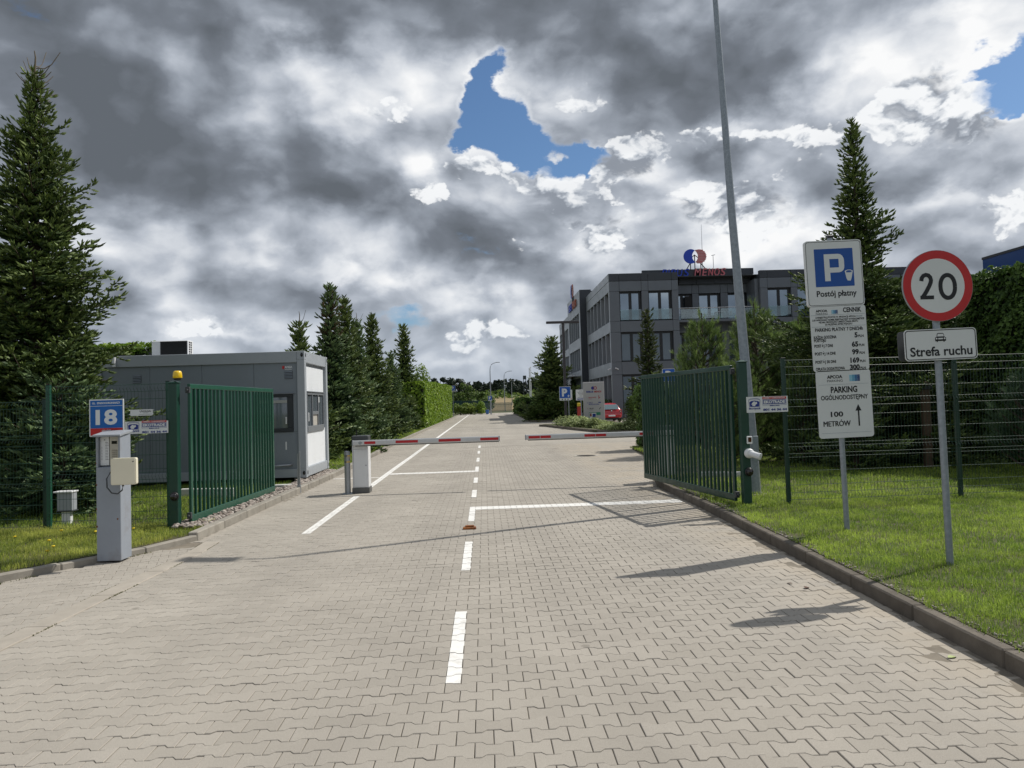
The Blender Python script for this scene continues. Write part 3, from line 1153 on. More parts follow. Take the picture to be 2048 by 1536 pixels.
t = thing('security_camera', 'white bullet security camera on the right gate post', 'camera', (3.80, 10.75, .87))
mb = MB()
mb.lathe([(.0, 0), (.068, .0), (.072, .02), (.066, .055), (.05, .075)], 20, Matrix.Rotation(R(90), 4, 'X') @ Matrix.Rotation(R(0), 4, 'Z'))
mb.build('mount', M_WHITE, t)
mt = Matrix.Translation((.02, -.06, 0)) @ Matrix.Rotation(R(62), 4, 'Z') @ Matrix.Rotation(R(97), 4, 'Y')
mt = Matrix.Translation((.0, -.05, .0)) @ Vector((.75, -.62, -.28)).to_track_quat('Z', 'Y').to_matrix().to_4x4()
mb = MB()
mb.lathe([(.045, 0), (.046, .05), (.046, .14), (.05, .142), (.05, .16), (.044, .16)], 20, mt)
mb.build('barrel', M_WHITE, t)
mb = MB()
mb.lathe([(.043, .15), (.041, .158)], 20, mt)
mb.build('lens', mat('lens_glass', (.01, .01, .012), .05, var=0, spec=1.0), t)


# ------------------------------------------------------------------ printed boards
def security_board(label, loc, rotz=0, w=.60, h=.265):
    t = thing('security_sign', label, 'sign', loc, rotz, 'white security company boards on the fence')
    k = w / .60
    mb = MB()
    plate(mb, [(p[0], p[1]) for p in rrect(w, h, .004, 2)], 0, .004)
    mb.build('board', M_SIGNW, t)
    mb = MB()
    # red banner
    flat(mb, rrect(.345, .034, .002, 1), -.0012, .10 + .005, .098)
    mb.build('banner', M_SIGNR, t)
    mb = MB()
    put_text(mb, 'OBIEKT CHRONIONY', .105, .098, -.0022, .026, .03, .32)
    put_text(mb, 'EKOTRADE', .105, .037, -.0032, .06, .05, .305)
    mb.build('banner_lettering', M_SIGNW, t)
    mb = MB()
    flat(mb, rrect(.325, .066, .002, 1), -.0012, .105, .036)
    ring(mb, rrect(.345, .094, .002, 1), rrect(.337, .086, .002, 1), -.0012, .105, .032)
    # crest: arched ribbons, field with a white bolt
    fld = [(-.065, -.045), (.065, -.045), (.072, .03), (.045, .046), (0, .052), (-.045, .046), (-.072, .03)]
    flat(mb, fld, -.0012, -.185, .012)
    for r0 in (.066, .078):
        a = [(-.085 + .17 * i / 8, r0 + .018 * (1 - ((i - 4) / 4) ** 2)) for i in range(9)]
        for p, q_ in zip(a[:-1], a[1:]):
            mb.add([(p[0] - .185, -.0012, p[1]), (q_[0] - .185, -.0012, q_[1]), (q_[0] - .185, -.0012, q_[1] + .005), (p[0] - .185, -.0012, p[1] + .005)], [(0, 1, 2, 3)])
    for s in (-1, 1):
        mb.add([(-.185 + s * .085, -.0012, .064), (-.185 + s * .079, -.0012, .064), (-.185 + s * .07, -.0012, -.04), (-.185 + s * .076, -.0012, -.04)], [(0, 1, 2, 3)])
    flat(mb, [(-.02, .0), (0, -.008), (.02, .0), (.014, .0), (0, -.004), (-.014, .0)], -.0012, -.18, -.078)
    put_text(mb, 'EKOTRADE', -.185, -.060, -.0022, .034, .05, .165)
    put_text(mb, 'ESOM', .105, -.0185, -.0042, .024, .06, .14)
    put_text(mb, '801 44 36 44', .110, -.082, -.0022, .046, .045, .345)
    mb.build('print', M_NAVY, t)
    mb = MB()
    flat(mb, rrect(.15, .024, .002, 1), -.0028, .105, -.0185)
    mb.build('print_ground', M_SIGNW, t)
    mb = MB()
    bolt = [(-.036, -.030), (.008, -.034), (.012, -.016), (.040, .006), (.030, .036), (.010, .024), (.004, .040), (-.018, .034), (-.040, .006), (-.044, -.012), (-.024, -.010)]
    flat(mb, bolt, -.0024, -.185, .012)
    mb.build('crest_bolt', M_SIGNW, t)
    t.scale = (k, 1, h / .265)
    return t


security_board('white security company board wired to the fence beside the left gate post', (-4.775, 10.80, 1.515), 0, .60, .215)
security_board('white security company board on the fence beside the lamp post, right of the gate', (4.045, 10.60, 1.57), 0, .60, .245)

t = thing('notice_plate', 'small white notice wired to the left fence above the security board', 'sign', (-4.87, 10.86, 1.725))
mb = MB()
plate(mb, rrect(.315, .088, .012), 0, .003)
mb.build('plate', M_SIGNW, t)
mb = MB()
put_text(mb, 'UWAGA!', .055, .018, -.0015, .036, .04, .16)
for k, (w_, z_) in enumerate(((.07, -.006), (.18, -.025))):
    mb.box(.055 - w_ / 2, .055 + w_ / 2, -.0015, -.001, z_ - .002, z_ + .002)
mb.build('lettering', mat('print_grey', (.12, .12, .13), .6, var=0), t)
for s in (-1, 1):
    for z_ in (-.03, .03):
        mb = MB()
        mb.tube([(s * .15, -.004, z_), (s * .175, .0, z_ + .01)], .004, 6)
        mb.build('cable_tie', M_SIGNW, t)

# ------------------------------------------------------------------ intercom pillar with house number
t = thing('intercom_pillar', 'grey metal intercom pillar on the left grass verge, rust spots along its edge', 'intercom', (-4.375, 9.02, 0))
mb = MB()
mb.bbox(-.175, .175, -.13, .13, .02, 1.10, .006)
mb.bbox(-.175, -.145, -.13, .13, 1.10, 1.47, .003)
mb.bbox(.145, .175, -.13, .13, 1.10, 1.47, .003)
mb.box(-.145, .145, -.06, .13, 1.10, 1.47)
for k in range(2):
    pass
mb.build('body', mat('grey_paint_worn', (.275, .305, .35), .42, var=.05, scale=4, dirt=.5, dirtcol=(.13, .085, .05)), t)
mb = MB()
mb.add([(-.20, -.17, 1.455), (.20, -.17, 1.455), (.20, .15, 1.50), (-.20, .15, 1.50), (-.20, -.17, 1.475), (.20, -.17, 1.475), (.20, .15, 1.52), (-.20, .15, 1.52)],
       [(0, 3, 2, 1), (4, 5, 6, 7), (0, 1, 5, 4), (1, 2, 6, 5), (2, 3, 7, 6), (3, 0, 4, 7)])
mb.build('rain_cap', M_GREY, t)
# tenant list and key panel set back under the cap
mb = MB()
plate(mb, rrect(.125, .33, .004, 2), -.085, -.06, -.075, 1.285)
mb.build('tenant_list', M_SIGNW, t)
mb = MB()
put_text(mb, '18', -.075, 1.415, -.0865, .022, .02)
for k in range(12):
    z_ = 1.385 - k * .018
    w_ = random.uniform(.03, .05)
    mb.box(-.065, -.065 + w_, -.0865, -.0860, z_ - .0022, z_ + .0022)
    if k > 2:
        mb.box(-.12, -.108, -.0865, -.0860, z_ - .003, z_ + .003)
mb.build('list_print', mat('print_grey2', (.10, .10, .11), .6, var=0), t)
pan = MB()
plate(pan, rrect(.135, .33, .004, 2), -.088, -.06, .068, 1.285)
pan = pan.build('key_panel', mat('brushed_steel', (.46, .43, .37), .35, metal=.6, var=.08, scale=20), t)
mb = MB()
mb.box(.03, .106, -.0895, -.0885, 1.365, 1.40)
mb.build('display', mat('display_black', (.006, .006, .007), .1, var=0), pan)
kb = None
for r_ in range(4):
    for c_ in range(3):
        if kb is None:
            q = MB()
            q.bbox(-.010, .010, -.005, 0, -.007, .007, .0015)
            kb = q.build('key', mat('key_steel', (.34, .31, .26), .4, metal=.5, var=.05), pan)
            kb.location = (.042 + c_ * .027, -.0884, 1.29 - r_ * .024)
        else:
            link('key', kb.data, pan, loc=(.042 + c_ * .027, -.0884, 1.29 - r_ * .024))
for (x_, z_, r_) in ((-.17, .9, .012), (-.172, .62, .010), (-.168, .42, .014), (-.173, 1.15, .008), (.13, .50, .012)):
    mb = MB()
    mb.lathe([(r_, 0), (r_ * .6, .0015)], 7, Matrix.Translation((x_, -.1302, z_)) @ Matrix.Rotation(R(90), 4, 'X'))
    mb.build('rust_spot', M_RUST, t)

t.scale = (.79, 1, 1)
t = thing('card_antenna', 'cream square reader box fixed across the front of the grey intercom pillar', 'card reader', (-4.14, 8.76, 1.055))
mb = MB()
pts = rrect(.285, .305, .02, 4)
plate(mb, pts, 0, .05)
plate(mb, [(a * .94, b * .94) for a, b in pts], -.008, 0)
mb.build('cover', M_CREAM, t)
mb = MB()
mb.tube([(-.02, .03, -.15), (-.02, .03, -.17)], .012, 8)
mb.tube([(-.02, .03, -.165), (-.03, .03, -.215), (-.08, .03, -.255), (-.15, .035, -.245), (-.205, .04, -.18), (-.21, .045, -.08), (-.17, .05, -.01), (-.135, .05, .02)], .008, 8)
mb.build('cable', M_DGREY, t)
mb = MB()
mb.add([(.10, -.009, .115), (.125, -.009, .117), (.112, -.009, .10)], [(0, 2, 1)])
mb.build('mark', M_DGREY, t)
mb = MB()
mb.box(-.10, .05, .05, .13, -.05, .05)
mb.build('bracket', M_GALV, t)

t = thing('house_number_sign', 'blue and red street number sign behind the grey intercom pillar', 'sign', (-4.535, 9.19, 1.672))
mb = MB()
plate(mb, rrect(.405, .445, .008, 3), 0, .012)
mb.build('board', M_SIGNW, t)
mb = MB()
flat(mb, rrect(.381, .065, .001, 1), -.0012, 0, .177)
flat(mb, rrect(.381, .262, .001, 1), -.0012, 0, .008)
mb.build('blue_field', mat('number_blue', (.005, .11, .40), .35, var=.03), t)
mb = MB()
flat(mb, rrect(.381, .085, .001, 1), -.0012, 0, -.167)
mb.build('red_field', M_SIGNR, t)
mb = MB()
put_text(mb, 'UL.  SPADOCHRONIARZY', 0, .177, -.0024, .032, .03, .33)
put_text(mb, '18', 0, .006, -.0024, .24, .035, .255)
put_text(mb, 'GDAŃSK', 0, -.152, -.0024, .032, .03, .11)
mb.build('lettering', M_SIGNW, t)
mb = MB()
for s in (-.1, .1):
    mb.box(s - .015, s + .015, .013, .03, -.25, .15)
mb.build('bracket', M_GALV, t)

# small grey meter box on a white post behind the left fence
t = thing('meter_box', 'small grey box with a flat lid on a white post behind the left fence', 'box', (-6.40, 11.75, .06))
t.scale = (.72, .8, .9)
mb = MB()
mb.bbox(-.155, .155, -.09, .09, .24, .54, .006)
mb.build('box', mat('pale_grey_box', (.33, .35, .38), .5, var=.08), t)
mb = MB()
mb.bbox(-.22, .17, -.12, .12, .54, .565, .005)
mb.build('lid', M_WHITE, t)
mb = MB()
mb.bbox(-.17, .17, -.11, .11, .222, .24, .004)
mb.build('base_plate', M_DGREY, t)
mb = MB()
mb.bbox(-.09, .09, -.05, .05, -.1, .22, .005)
mb.build('post', M_WHITE, t)


# ------------------------------------------------------------------ parking price sign
def sign_pole(parent, x0, x1, y, z0, z1, r=.03):
    mb = MB()
    mb.tube([(x0, y, z0), (x1, y, z1)], r, 14)
    return mb.build('pole', M_GALVM, parent)


t = thing('parking_price_sign', 'tall stacked parking tariff sign, blue P panel above two white boards', 'sign', (4.12, 8.47, 0))
sign_pole(t, 0.0, -.05, .05, -.1, 3.5, .03)
mb = MB()
mb.bbox(-.08, -.02, .02, .08, 3.5, 3.535, .006)
mb.build('pole_cap', M_BLACK, t)


def tilted(parent, name, cx, cz, w, h, ang, fn):
    """a board tilted by ang, filled in by fn(board)"""
    mb = MB()
    plate(mb, rrect(w, h, .035 if h > .5 else .02, 5), 0, .045 if name == 'parking_panel' else .004)
    o = mb.build(name, M_SIGNW if name != 'parking_panel' else M_SIGNW, parent)
    o.location = (cx, 0, cz)
    o.rotation_euler = (0, ang, 0)
    fn(o)
    return o


def p_sign_face(o, w=.66, h=.75):
    mb = MB()
    ring(mb, rrect(w - .012, h - .012, .03, 5), rrect(w - .022, h - .022, .027, 5), -.0012)
    mb.build('border', M_SIGNK, o)
    mb = MB()
    flat(mb, rrect(.455, .44, .006, 2), -.0014, .0, .065)
    mb.build('blue_field', M_SIGNB, o)
    mb = MB()
    # letter P with a square bowl
    out_ = [(-.115, -.155), (-.05, -.155), (-.05, -.058), (.055, -.058), (.082, -.052), (.105, -.034), (.117, -.008), (.12, .02),
            (.12, .075), (.117, .105), (.102, .135), (.078, .153), (.05, .158), (-.115, .158)]
    inn = [(-.052, .0), (.052, .0), (.056, .004), (.056, .096), (.052, .10), (-.052, .10)]
    import mathutils
    tri = mathutils.geometry.tessellate_polygon([[Vector((a, b, 0)) for a, b in out_], [Vector((a, b, 0)) for a, b in inn]])
    allp = out_ + inn
    mb.add([(a, -.0026, b + .065) for a, b in allp], [tuple(f_) for f_ in tri])
    # parking-meter head
    flat(mb, [(.118, -.085), (.13, -.112), (.165, -.115), (.178, -.085), (.198, .0), (.172, .012), (.15, .014), (.128, .012), (.102, .0)], -.0026, .018, .02)
    mb.build('white_symbols', M_SIGNW, o)
    mb = MB()
    flat(mb, [(.123, -.018), (.130, -.022), (.137, -.012), (.144, -.024), (.151, -.012), (.158, -.024), (.165, -.012), (.172, -.021), (.178, -.017), (.184, -.004), (.168, .004), (.15, .006), (.132, .004), (.116, -.004)], -.0036, .018, .02)
    mb.build('meter_scale', M_SIGNB, o)
    mb = MB()
    put_text(mb, 'Postój płatny', 0.01, -.245, -.0018, .095, .022, .47)
    mb.build('lettering', M_SIGNK, o)


def logo(mb, x, z, s):
    """APCOA PARKING two-line name, with the bars added by logo_bars"""
    put_text(mb, 'APCOA', x, z + .02 * s, -.0018, .052 * s, .04, .19 * s)
    put_text(mb, 'PARKING', x, z - .028 * s, -.0018, .04 * s, .0, .19 * s)


def logo_bars(parent, x, z, w, h, thick=-.0018):
    cols = [(.25, .55, .72), (.10, .36, .56), (.02, .15, .36), (.01, .05, .19)]
    for i, c in enumerate(cols):
        mb = MB()
        for j in range(5):
            mb.box(x + w * i / 4 + .001, x + w * (i + 1) / 4 - .001, thick, thick + .0006, z + h * j / 5 + .001, z + h * (j + 1) / 5 - .001)
        mb.build('logo_bar', mat('logo_blue_%d' % i, c, .5, var=0), parent)


def tariff_face(o):
    mb = MB()
    logo(mb, -.19, .31, .72)
    put_text(mb, 'CENNIK', .17, .325, -.0018, .075, .03, .215)
    put_text(mb, 'ZAREJESTRUJ POSTÓJ W APLIKACJI APCOA', -.03, .247, -.0018, .028, .03, .475)
    put_text(mb, 'LUB WPROWADŹ NUMER REJESTRACYJNY W PARKOMETRZE', 0.0, .218, -.0018, .028, .03, .61)
    put_text(mb, 'NIE MA OBOWIĄZKU UMIESZCZANIA BILETU', 0, .189, -.0018, .028, .03, .46)
    put_text(mb, 'ZA PRZEDNIĄ SZYBĄ POJAZDU', 0, .161, -.0018, .028, .03, .32)
    put_text(mb, 'PARKING PŁATNY 7 DNI/24h', 0.0, .105, -.0018, .055, .03, .56)
    rows = [('KAŻDA GODZINA', '5', .025), ('POSTÓJ 7 DNI', '65', -.08), ('POSTÓJ 14 DNI', '99', -.17), ('POSTÓJ 30 DNI', '169', -.265), ('OPŁATA DODATKOWA', '300', -.345)]
    for a, b, z_ in rows:
        put_text(mb, a, -.30, z_, -.0018, .046, .035, {'KAŻDA GODZINA': .265, 'POSTÓJ 7 DNI': .215, 'POSTÓJ 14 DNI': .24, 'POSTÓJ 30 DNI': .24}.get(a, .34), 'LEFT')
        put_text(mb, b, .215, z_ + .005, -.0018, .078, .045, None, 'RIGHT')
        put_text(mb, 'PLN', .222, z_ - .008, -.0018, .038, .03, .062, 'LEFT')
    put_text(mb, 'POSTOJU', -.30, -.022, -.0018, .046, .035, .14, 'LEFT')
    mb.build('lettering', M_SIGNK, o, kind='stuff')
    mb = MB()
    for z_ in (.275, .14):
        mb.box(-.315, .315, -.0018, -.0012, z_ - .001, z_ + .001)
    put_text(mb, 'FLOW', .25, .247, -.0018, .028, .0, .07)
    mb.build('rule', mat('rule_blue', (.13, .2, .26), .5, var=0), o)
    logo_bars(o, -.075, .285, .075, .045)


def parking_face(o):
    mb = MB()
    logo(mb, -.10, .295, .95)
    put_text(mb, 'PARKING', .0, .165, -.0018, .095, .035, .31)
    put_text(mb, 'OGÓLNODOSTĘPNY', .0, .075, -.0018, .07, .025, .55)
    put_text(mb, '100', -.10, -.115, -.0018, .08, .03, .145)
    for q_ in (-.0022, 0, .0022):
        put_text(mb, 'METRÓW', -.105 + q_, -.215 + q_ * .4, -.0018 - abs(q_) * .1 - q_ * .05, .085, .0, .315)
    mb.box(.145, .162, -.0018, -.0012, -.26, -.08)
    mb.add([(.118, -.0018, -.085), (.189, -.0018, -.085), (.1535, -.0018, -.01)], [(0, 1, 2)])
    mb.build('lettering', M_SIGNK, o, kind='stuff')
    mb = MB()
    for z_ in (.225, -.33):
        mb.box(-.29, .29, -.0018, -.0012, z_ - .001, z_ + .001)
    mb.build('rule', mat('rule_blue', (.13, .2, .26), .5, var=0), o)
    logo_bars(o, .07, .255, .125, .075)


tilted(t, 'parking_panel', -.035, 3.085, .665, .765, R(-1.2), p_sign_face)
tilted(t, 'tariff_board', -.012, 2.33, .655, .755, R(-1.2), tariff_face)
tilted(t, 'distance_board', .015, 1.575, .64, .775, R(-1.0), parking_face)
mb = MB()
for z_ in (2.9, 3.3, 2.1, 2.55, 1.35, 1.8):
    mb.tube([(-.05, .09, z_), (.0, .02, z_), (-.05, .02, z_)], .012, 6)
mb.build('clamp', M_GALV, t)

# ------------------------------------------------------------------ 20 km/h sign with "Strefa ruchu" plate
t = thing('speed_sign', 'round red-rimmed 20 speed limit sign over a white traffic zone plate', 'sign', (4.14, 6.62, 0))
sign_pole(t, .02, .0, .06, -.1, 2.9, .03)
disc = MB()
plate(disc, circ(.325, 56), 0, .02)
disc = disc.build('disc', M_GREY, t)
disc.location = (.0, 0, 2.645)
disc.rotation_euler = (0, 0, 0)
mb = MB()
ring(mb, circ(.322, 56), circ(.248, 56), -.0015)
mb.build('red_rim', M_SIGNR, disc)
mb = MB()
flat(mb, circ(.248, 56), -.0015)
mb.build('white_face', M_SIGNW, disc)
mb = MB()
# digits drawn as strokes, like the traffic typeface


def stroke(mb, pts, w, y):
    n = len(pts)
    L, Rr = [], []
    for i, p in enumerate(pts):
        a, b = pts[max(0, i - 1)], pts[min(n - 1, i + 1)]
        dx, dz = b[0] - a[0], b[1] - a[1]
        l_ = math.hypot(dx, dz) or 1
        nx, nz = -dz / l_ * w / 2, dx / l_ * w / 2
        L.append((p[0] + nx, y, p[1] + nz))
        Rr.append((p[0] - nx, y, p[1] - nz))
    mb.add(L + Rr, [(i, n + i, n + i + 1, i + 1) for i in range(n - 1)])


two = [(-.152, .045), (-.147, .072), (-.132, .092), (-.108, .101), (-.084, .095), (-.068, .077), (-.062, .052), (-.067, .028), (-.08, .0), (-.103, -.04), (-.128, -.078), (-.15, -.108)]
stroke(mb, two, .038, -.003)
mb.box(-.168, -.042, -.0032, -.0028, -.122, -.088)
oval = [(.09 + .067 * math.cos(2 * PI * k / 36) * 1, .104 * math.copysign(abs(math.sin(2 * PI * k / 36)) ** .9, math.sin(2 * PI * k / 36)) - .009) for k in range(37)]
stroke(mb, oval, .038, -.003)
mb.build('digits', M_SIGNK, disc)


def zone_face(o):
    mb = MB()
    ring(mb, rrect(.655, .268, .03, 5), rrect(.64, .253, .025, 5), -.0012)
    put_text(mb, 'Strefa ruchu', .0, -.06, -.0018, .115, .022, .575)
    # front view of a car
    flat(mb, [(-.05, .03), (-.05, .062), (-.036, .070), (-.030, .098), (-.024, .102), (.024, .102), (.030, .098), (.036, .070), (.05, .062), (.05, .03), (.036, .03), (.036, .022), (.026, .022), (.026, .03), (-.026, .03), (-.026, .022), (-.036, .022), (-.036, .03)], -.0018)
    mb.build('lettering', M_SIGNK, o)
    mb = MB()
    flat(mb, [(-.031, .072), (-.025, .095), (.025, .095), (.031, .072)], -.0028)
    for s in (-1, 1):
        flat(mb, circ(.008, 10), -.0028, s * .037, .053)
    flat(mb, [(-.022, .046), (.022, .046), (.022, .058), (-.022, .058)], -.0028)
    mb.build('car_windows', M_SIGNW, o)


mb = MB()
plate(mb, rrect(.67, .283, .035, 6), 0, .006)
pl = mb.build('zone_plate', M_SIGNW, t)
pl.location = (-.0, 0, 2.112)
pl.rotation_euler = (0, R(-1), 0)
zone_face(pl)
mb = MB()
plate(mb, rrect(.66, .272, .035, 6), .062, .07)
o = mb.build('rear_plate', mat('sign_back', (.07, .075, .08), .5, var=.05), t)
o.location = (-.03, .0, 2.108)
o.rotation_euler = (0, R(-1), 0)

# ------------------------------------------------------------------ tall lamp post on the right
t = thing('lamp_post', 'tall tapering galvanised lamp post behind the right gate post', 'street lamp', (4.34, 12.05, .1))
mb = MB()
mb.bbox(-.17, .17, -.17, .17, -.12, .02, .01)
mb.build('footing', M_CONC, t)
mb = MB()
mb.tube([(0, 0, 0), (-.02, 0, .9), (-.19, 0, 4.5), (-.33, 0, 8.4)], [.093, .085, .062, .042], 20)
mb.build('pole', M_GALVM, t)
mb = MB()
mb.tube([(-.33, 0, 8.4), (-.36, -.0, 8.62), (-.45, .02, 8.72), (-.6, .04, 8.76)], [.036, .034, .03, .026], 10)
mb.build('arm', M_GALVM, t)
mb = MB()
mb.bbox(-.42, .28, -.13, .13, -.04, .05, .02, Matrix.Translation((-.95, .08, 8.78)) @ Matrix.Rotation(R(-8), 4, 'Z'))
mb.build('lamp_head', M_GREY, t)
mb = MB()
mb.bbox(-.05, .05, -.098, -.088, .55, .95, .004)
mb.build('service_door', M_GALVM, t)

# ------------------------------------------------------------------ barriers
def boom(parent, x0, x1, z, strips, y=0.0):
    mb = MB()
    pr = [(-.028, -.05), (.028, -.05), (.038, -.03), (.038, .03), (.028, .05), (-.028, .05), (-.038, .03), (-.038, -.03)]
    L_ = x1 - x0
    mb.add([(x0, y + a, z + b) for a, b in pr] + [(x1, y + a, z + b) for a, b in pr],
           [tuple(reversed(range(8))), tuple(range(8, 16))] + [(i, (i + 1) % 8, 8 + (i + 1) % 8, 8 + i) for i in range(8)])
    b = mb.build('boom', mat('boom_white', (.55, .56, .57), .35, var=.04), parent)
    for (a, c) in strips:
        mb = MB()
        mb.box(a, c, y - .0395, y - .0385, z - .026, z + .026)
        mb.build('reflective_strip', M_REDTAPE, b)
    mb = MB()
    mb.bbox(x0 + .05, x1 - .01, y - .02, y + .02, z - .066, z - .0502, .003)
    mb.build('rubber_edge', M_RUBBER, b)
    for x_ in (x0, x1):
        mb = MB()
        mb.bbox(x_ - .008, x_ + .008, y - .043, y + .043, z - .055, z + .055, .003)
        mb.build('end_cap', M_GREY, b)
    return b


def cabinet(parent, x, y, w=.32, d=.30, h=1.04):
    mb = MB()
    mb.bbox(x - w / 2 - .012, x + w / 2 + .012, y - d / 2 - .012, y + d / 2 + .012, 0, .11, .006)
    mb.build('plinth', mat('plinth_grey', (.12, .12, .115), .7, var=.1), parent)
    mb = MB()
    mb.bbox(x - w / 2, x + w / 2, y - d / 2, y + d / 2, .11, h, .008)
    mb.box(x - w / 2 + .03, x + w / 2 - .02, y - d / 2 - .004, y - d / 2 - .0005, .14, h - .2)
    cb_ = mb.build('cabinet', M_WHITE, parent)
    mb = MB()
    mb.box(x - w / 2 + .022, x - w / 2 + .026, y - d / 2 - .0015, y - d / 2 + .001, .13, h - .02)
    mb.box(x - w / 2 + .022, x + w / 2 - .02, y - d / 2 - .0015, y - d / 2 + .001, h - .17, h - .166)
    mb.build('door_seam', M_DGREY, cb_)
    mb = MB()
    mb.lathe([(.012, 0), (.010, .004)], 10, Matrix.Translation((x + w / 2 - .05, y - d / 2 - .004, .55)) @ Matrix.Rotation(R(90), 4, 'X'))
    mb.build('lock', M_GALV, cb_)
    mb = MB()
    mb.bbox(x - w / 2 - .006, x + w / 2 + .006, y - d / 2 - .006, y + d / 2 + .006, h + .001, h + .10, .012)
    mb.build('lid', M_DGREY, parent)


t = thing('barrier', 'left barrier with white cabinet, its striped boom lowered across the lane', 'barrier', (-2.5, 15.25, 0), group='road barriers with red striped booms')
cabinet(t, 0, 0)
boom(t, -.13, 2.78, 1.0, [(.10, .32), (.72, 1.16), (1.57, 2.01), (2.40, 2.76)], -.21)
mb = MB()
mb.tube([(.02, -.16, 1.0), (.02, -.25, 1.0)], .035, 12)
mb.build('pivot', M_GALV, t)
mb = MB()
mb.tube([(-.09, .0, 1.14), (-.09, .0, 1.25)], .012, 8)
mb.build('aerial', M_BLACK, t)

t = thing('barrier', 'right barrier, its striped boom reaching in from behind the gate leaf', 'barrier', (3.72, 15.35, 0), group='road barriers with red striped booms')
cabinet(t, 0, 0)
boom(t, -2.91, .13, 1.0, [(-2.85, -2.62), (-2.61, -2.40), (-1.72, -1.50), (-1.49, -1.28), (-.60, -.30)], -.21)
mb = MB()
mb.tube([(-.02, -.16, 1.0), (-.02, -.25, 1.0)], .035, 12)
mb.build('pivot', M_GALV, t)

t = thing('bollard', 'galvanised steel bollard with hazard tape beside the left barrier cabinet', 'bollard', (-2.76, 15.1, 0))
mb = MB()
mb.cyl(0, 0, .012, .82, .058, 18)
mb.build('tube', M_GALV, t)
mb = MB()
mb.bbox(-.10, .10, -.10, .10, -.01, .012, .003)
mb.build('foot_plate', M_GALV, t)
mb = MB()
n_ = 18
for k in range(n_):
    a0, a1 = 2 * PI * k / n_, 2 * PI * (k + 1) / n_
    r_ = .0595
    z0 = .62 + .0
    mb.cur = 1 if (k % 9) < 4 else 0
    mb.add([(r_ * math.cos(a0), r_ * math.sin(a0), z0), (r_ * math.cos(a1), r_ * math.sin(a1), z0), (r_ * math.cos(a1 + .5), r_ * math.sin(a1 + .5), z0 + .14), (r_ * math.cos(a0 + .5), r_ * math.sin(a0 + .5), z0 + .14)], [(0, 1, 2, 3)])
mb.build('hazard_tape', [mat('tape_yellow', (.65, .40, .02), .5, var=.1), M_BLACK], t)
mb = MB()
mb.lathe([(.058, .82), (.05, .835), (.02, .842)], 18)
mb.build('cap', M_GALV, t)

t = thing('guide_post', 'small white post with a black top at the grass edge behind the bollard', 'post', (-3.95, 21.4, .07))
mb = MB()
mb.cyl(0, 0, -.05, .30, .032, 10)
mb.build('post', M_WHITE, t)
mb = MB()
mb.cyl(0, 0, .30, .44, .045, 10)
mb.build('cap', M_BLACK, t)

# steel stub that catches the left gate leaf
t = thing('gate_catch', 'thin galvanised steel upright standing against the left kerb before the cabin', 'gate catch', (-3.83, 15.55, 0))
mb = MB()
mb.bbox(-.035, .035, -.03, .03, -.02, .16, .004)
mb.build('foot', M_GALV, t)
mb = MB()
mb.bbox(.0, .03, -.012, .012, .16, .84, .003)
mb.bbox(-.03, -.002, -.008, .012, .16, .80, .003)
mb.build('upright', M_GALV, t)

# ------------------------------------------------------------------ gatehouse cabin
M_CABIN = mat('cabin_grey', (.34, .37, .40), .42, var=.04, scale=2, dirt=.22, dirtcol=(.26, .27, .26))
M_CABINP = mat('cabin_panel_shaded', (.20, .23, .26), .45, var=.05, scale=1.5, dirt=.18, dirtcol=(.22, .23, .22))  # the cabin's grey paint, darkened to carry the long side's shade
M_WIN = mat('window_glass', (.10, .12, .14), .05, metal=.0, var=0, spec=1.0, ior=1.7)
M_FRAME = mat('anthracite_frame', (.028, .033, .038), .4, var=.05)
M_FRAMEG = mat('grey_frame', (.16, .175, .19), .4, var=.05)
cab = thing('gatehouse_cabin', 'long grey container gatehouse with a white-lit end wall facing the road', 'gatehouse', (0, 0, 0))
CX0, CX1, CY0, CY1, CZ0, CZ1 = -8.75, -4.05, 17.15, 19.62, .16, 3.03
def cpart(name, boxes, m, b=.006, parent=cab):
    mb = MB()
    for bx in boxes:
        mb.bbox(*bx, b)
    return mb.build(name, m, parent)


for (x_, y_) in ((CX0, CY0), (CX1 - .17, CY0), (CX0, CY1 - .17), (CX1 - .17, CY1 - .17)):
    cpart('corner_post', [(x_, x_ + .17, y_, y_ + .17, CZ0 + .20, CZ1 - .20)], M_CABIN)
    for z_ in (CZ0, CZ1 - .2):
        c_ = cpart('corner_casting', [(x_ - .002, x_ + .172, y_ - .002, y_ + .172, z_, z_ + .2)], M_CABIN)
        mb = MB()
        mb.lathe([(.032, 0), (.03, .004)], 14, Matrix.Translation((x_ + .115, y_ - .0035, z_ + .11)) @ Matrix.Rotation(R(90), 4, 'X') @ Matrix.Scale(1.5, 4, (0, 1, 0)))
        mb.lathe([(.032, 0), (.03, .004)], 14, Matrix.Translation((x_ + .174, y_ + .115, z_ + .11)) @ Matrix.Rotation(R(90), 4, 'Y') @ Matrix.Scale(1.5, 4, (1, 0, 0)))
        mb.build('lifting_hole', M_BLACK, c_)
for y_ in (CY0 + .01, CY1 - .15):
    cpart('bottom_rail', [(CX0 + .175, CX1 - .175, y_, y_ + .14, CZ0 + .01, CZ0 + .2)], M_CABIN)
    cpart('roof_rail', [(CX0 + .175, CX1 - .175, y_, y_ + .14, CZ1 - .26, CZ1 - .005)], M_CABIN)
for x_ in (CX0 + .01, CX1 - .15):
    cpart('bottom_rail', [(x_, x_ + .14, CY0 + .175, CY1 - .175, CZ0 + .01, CZ0 + .22)], M_CABIN)
    cpart('roof_rail', [(x_, x_ + .14, CY0 + .175, CY1 - .175, CZ1 - .26, CZ1 - .005)], M_CABIN)
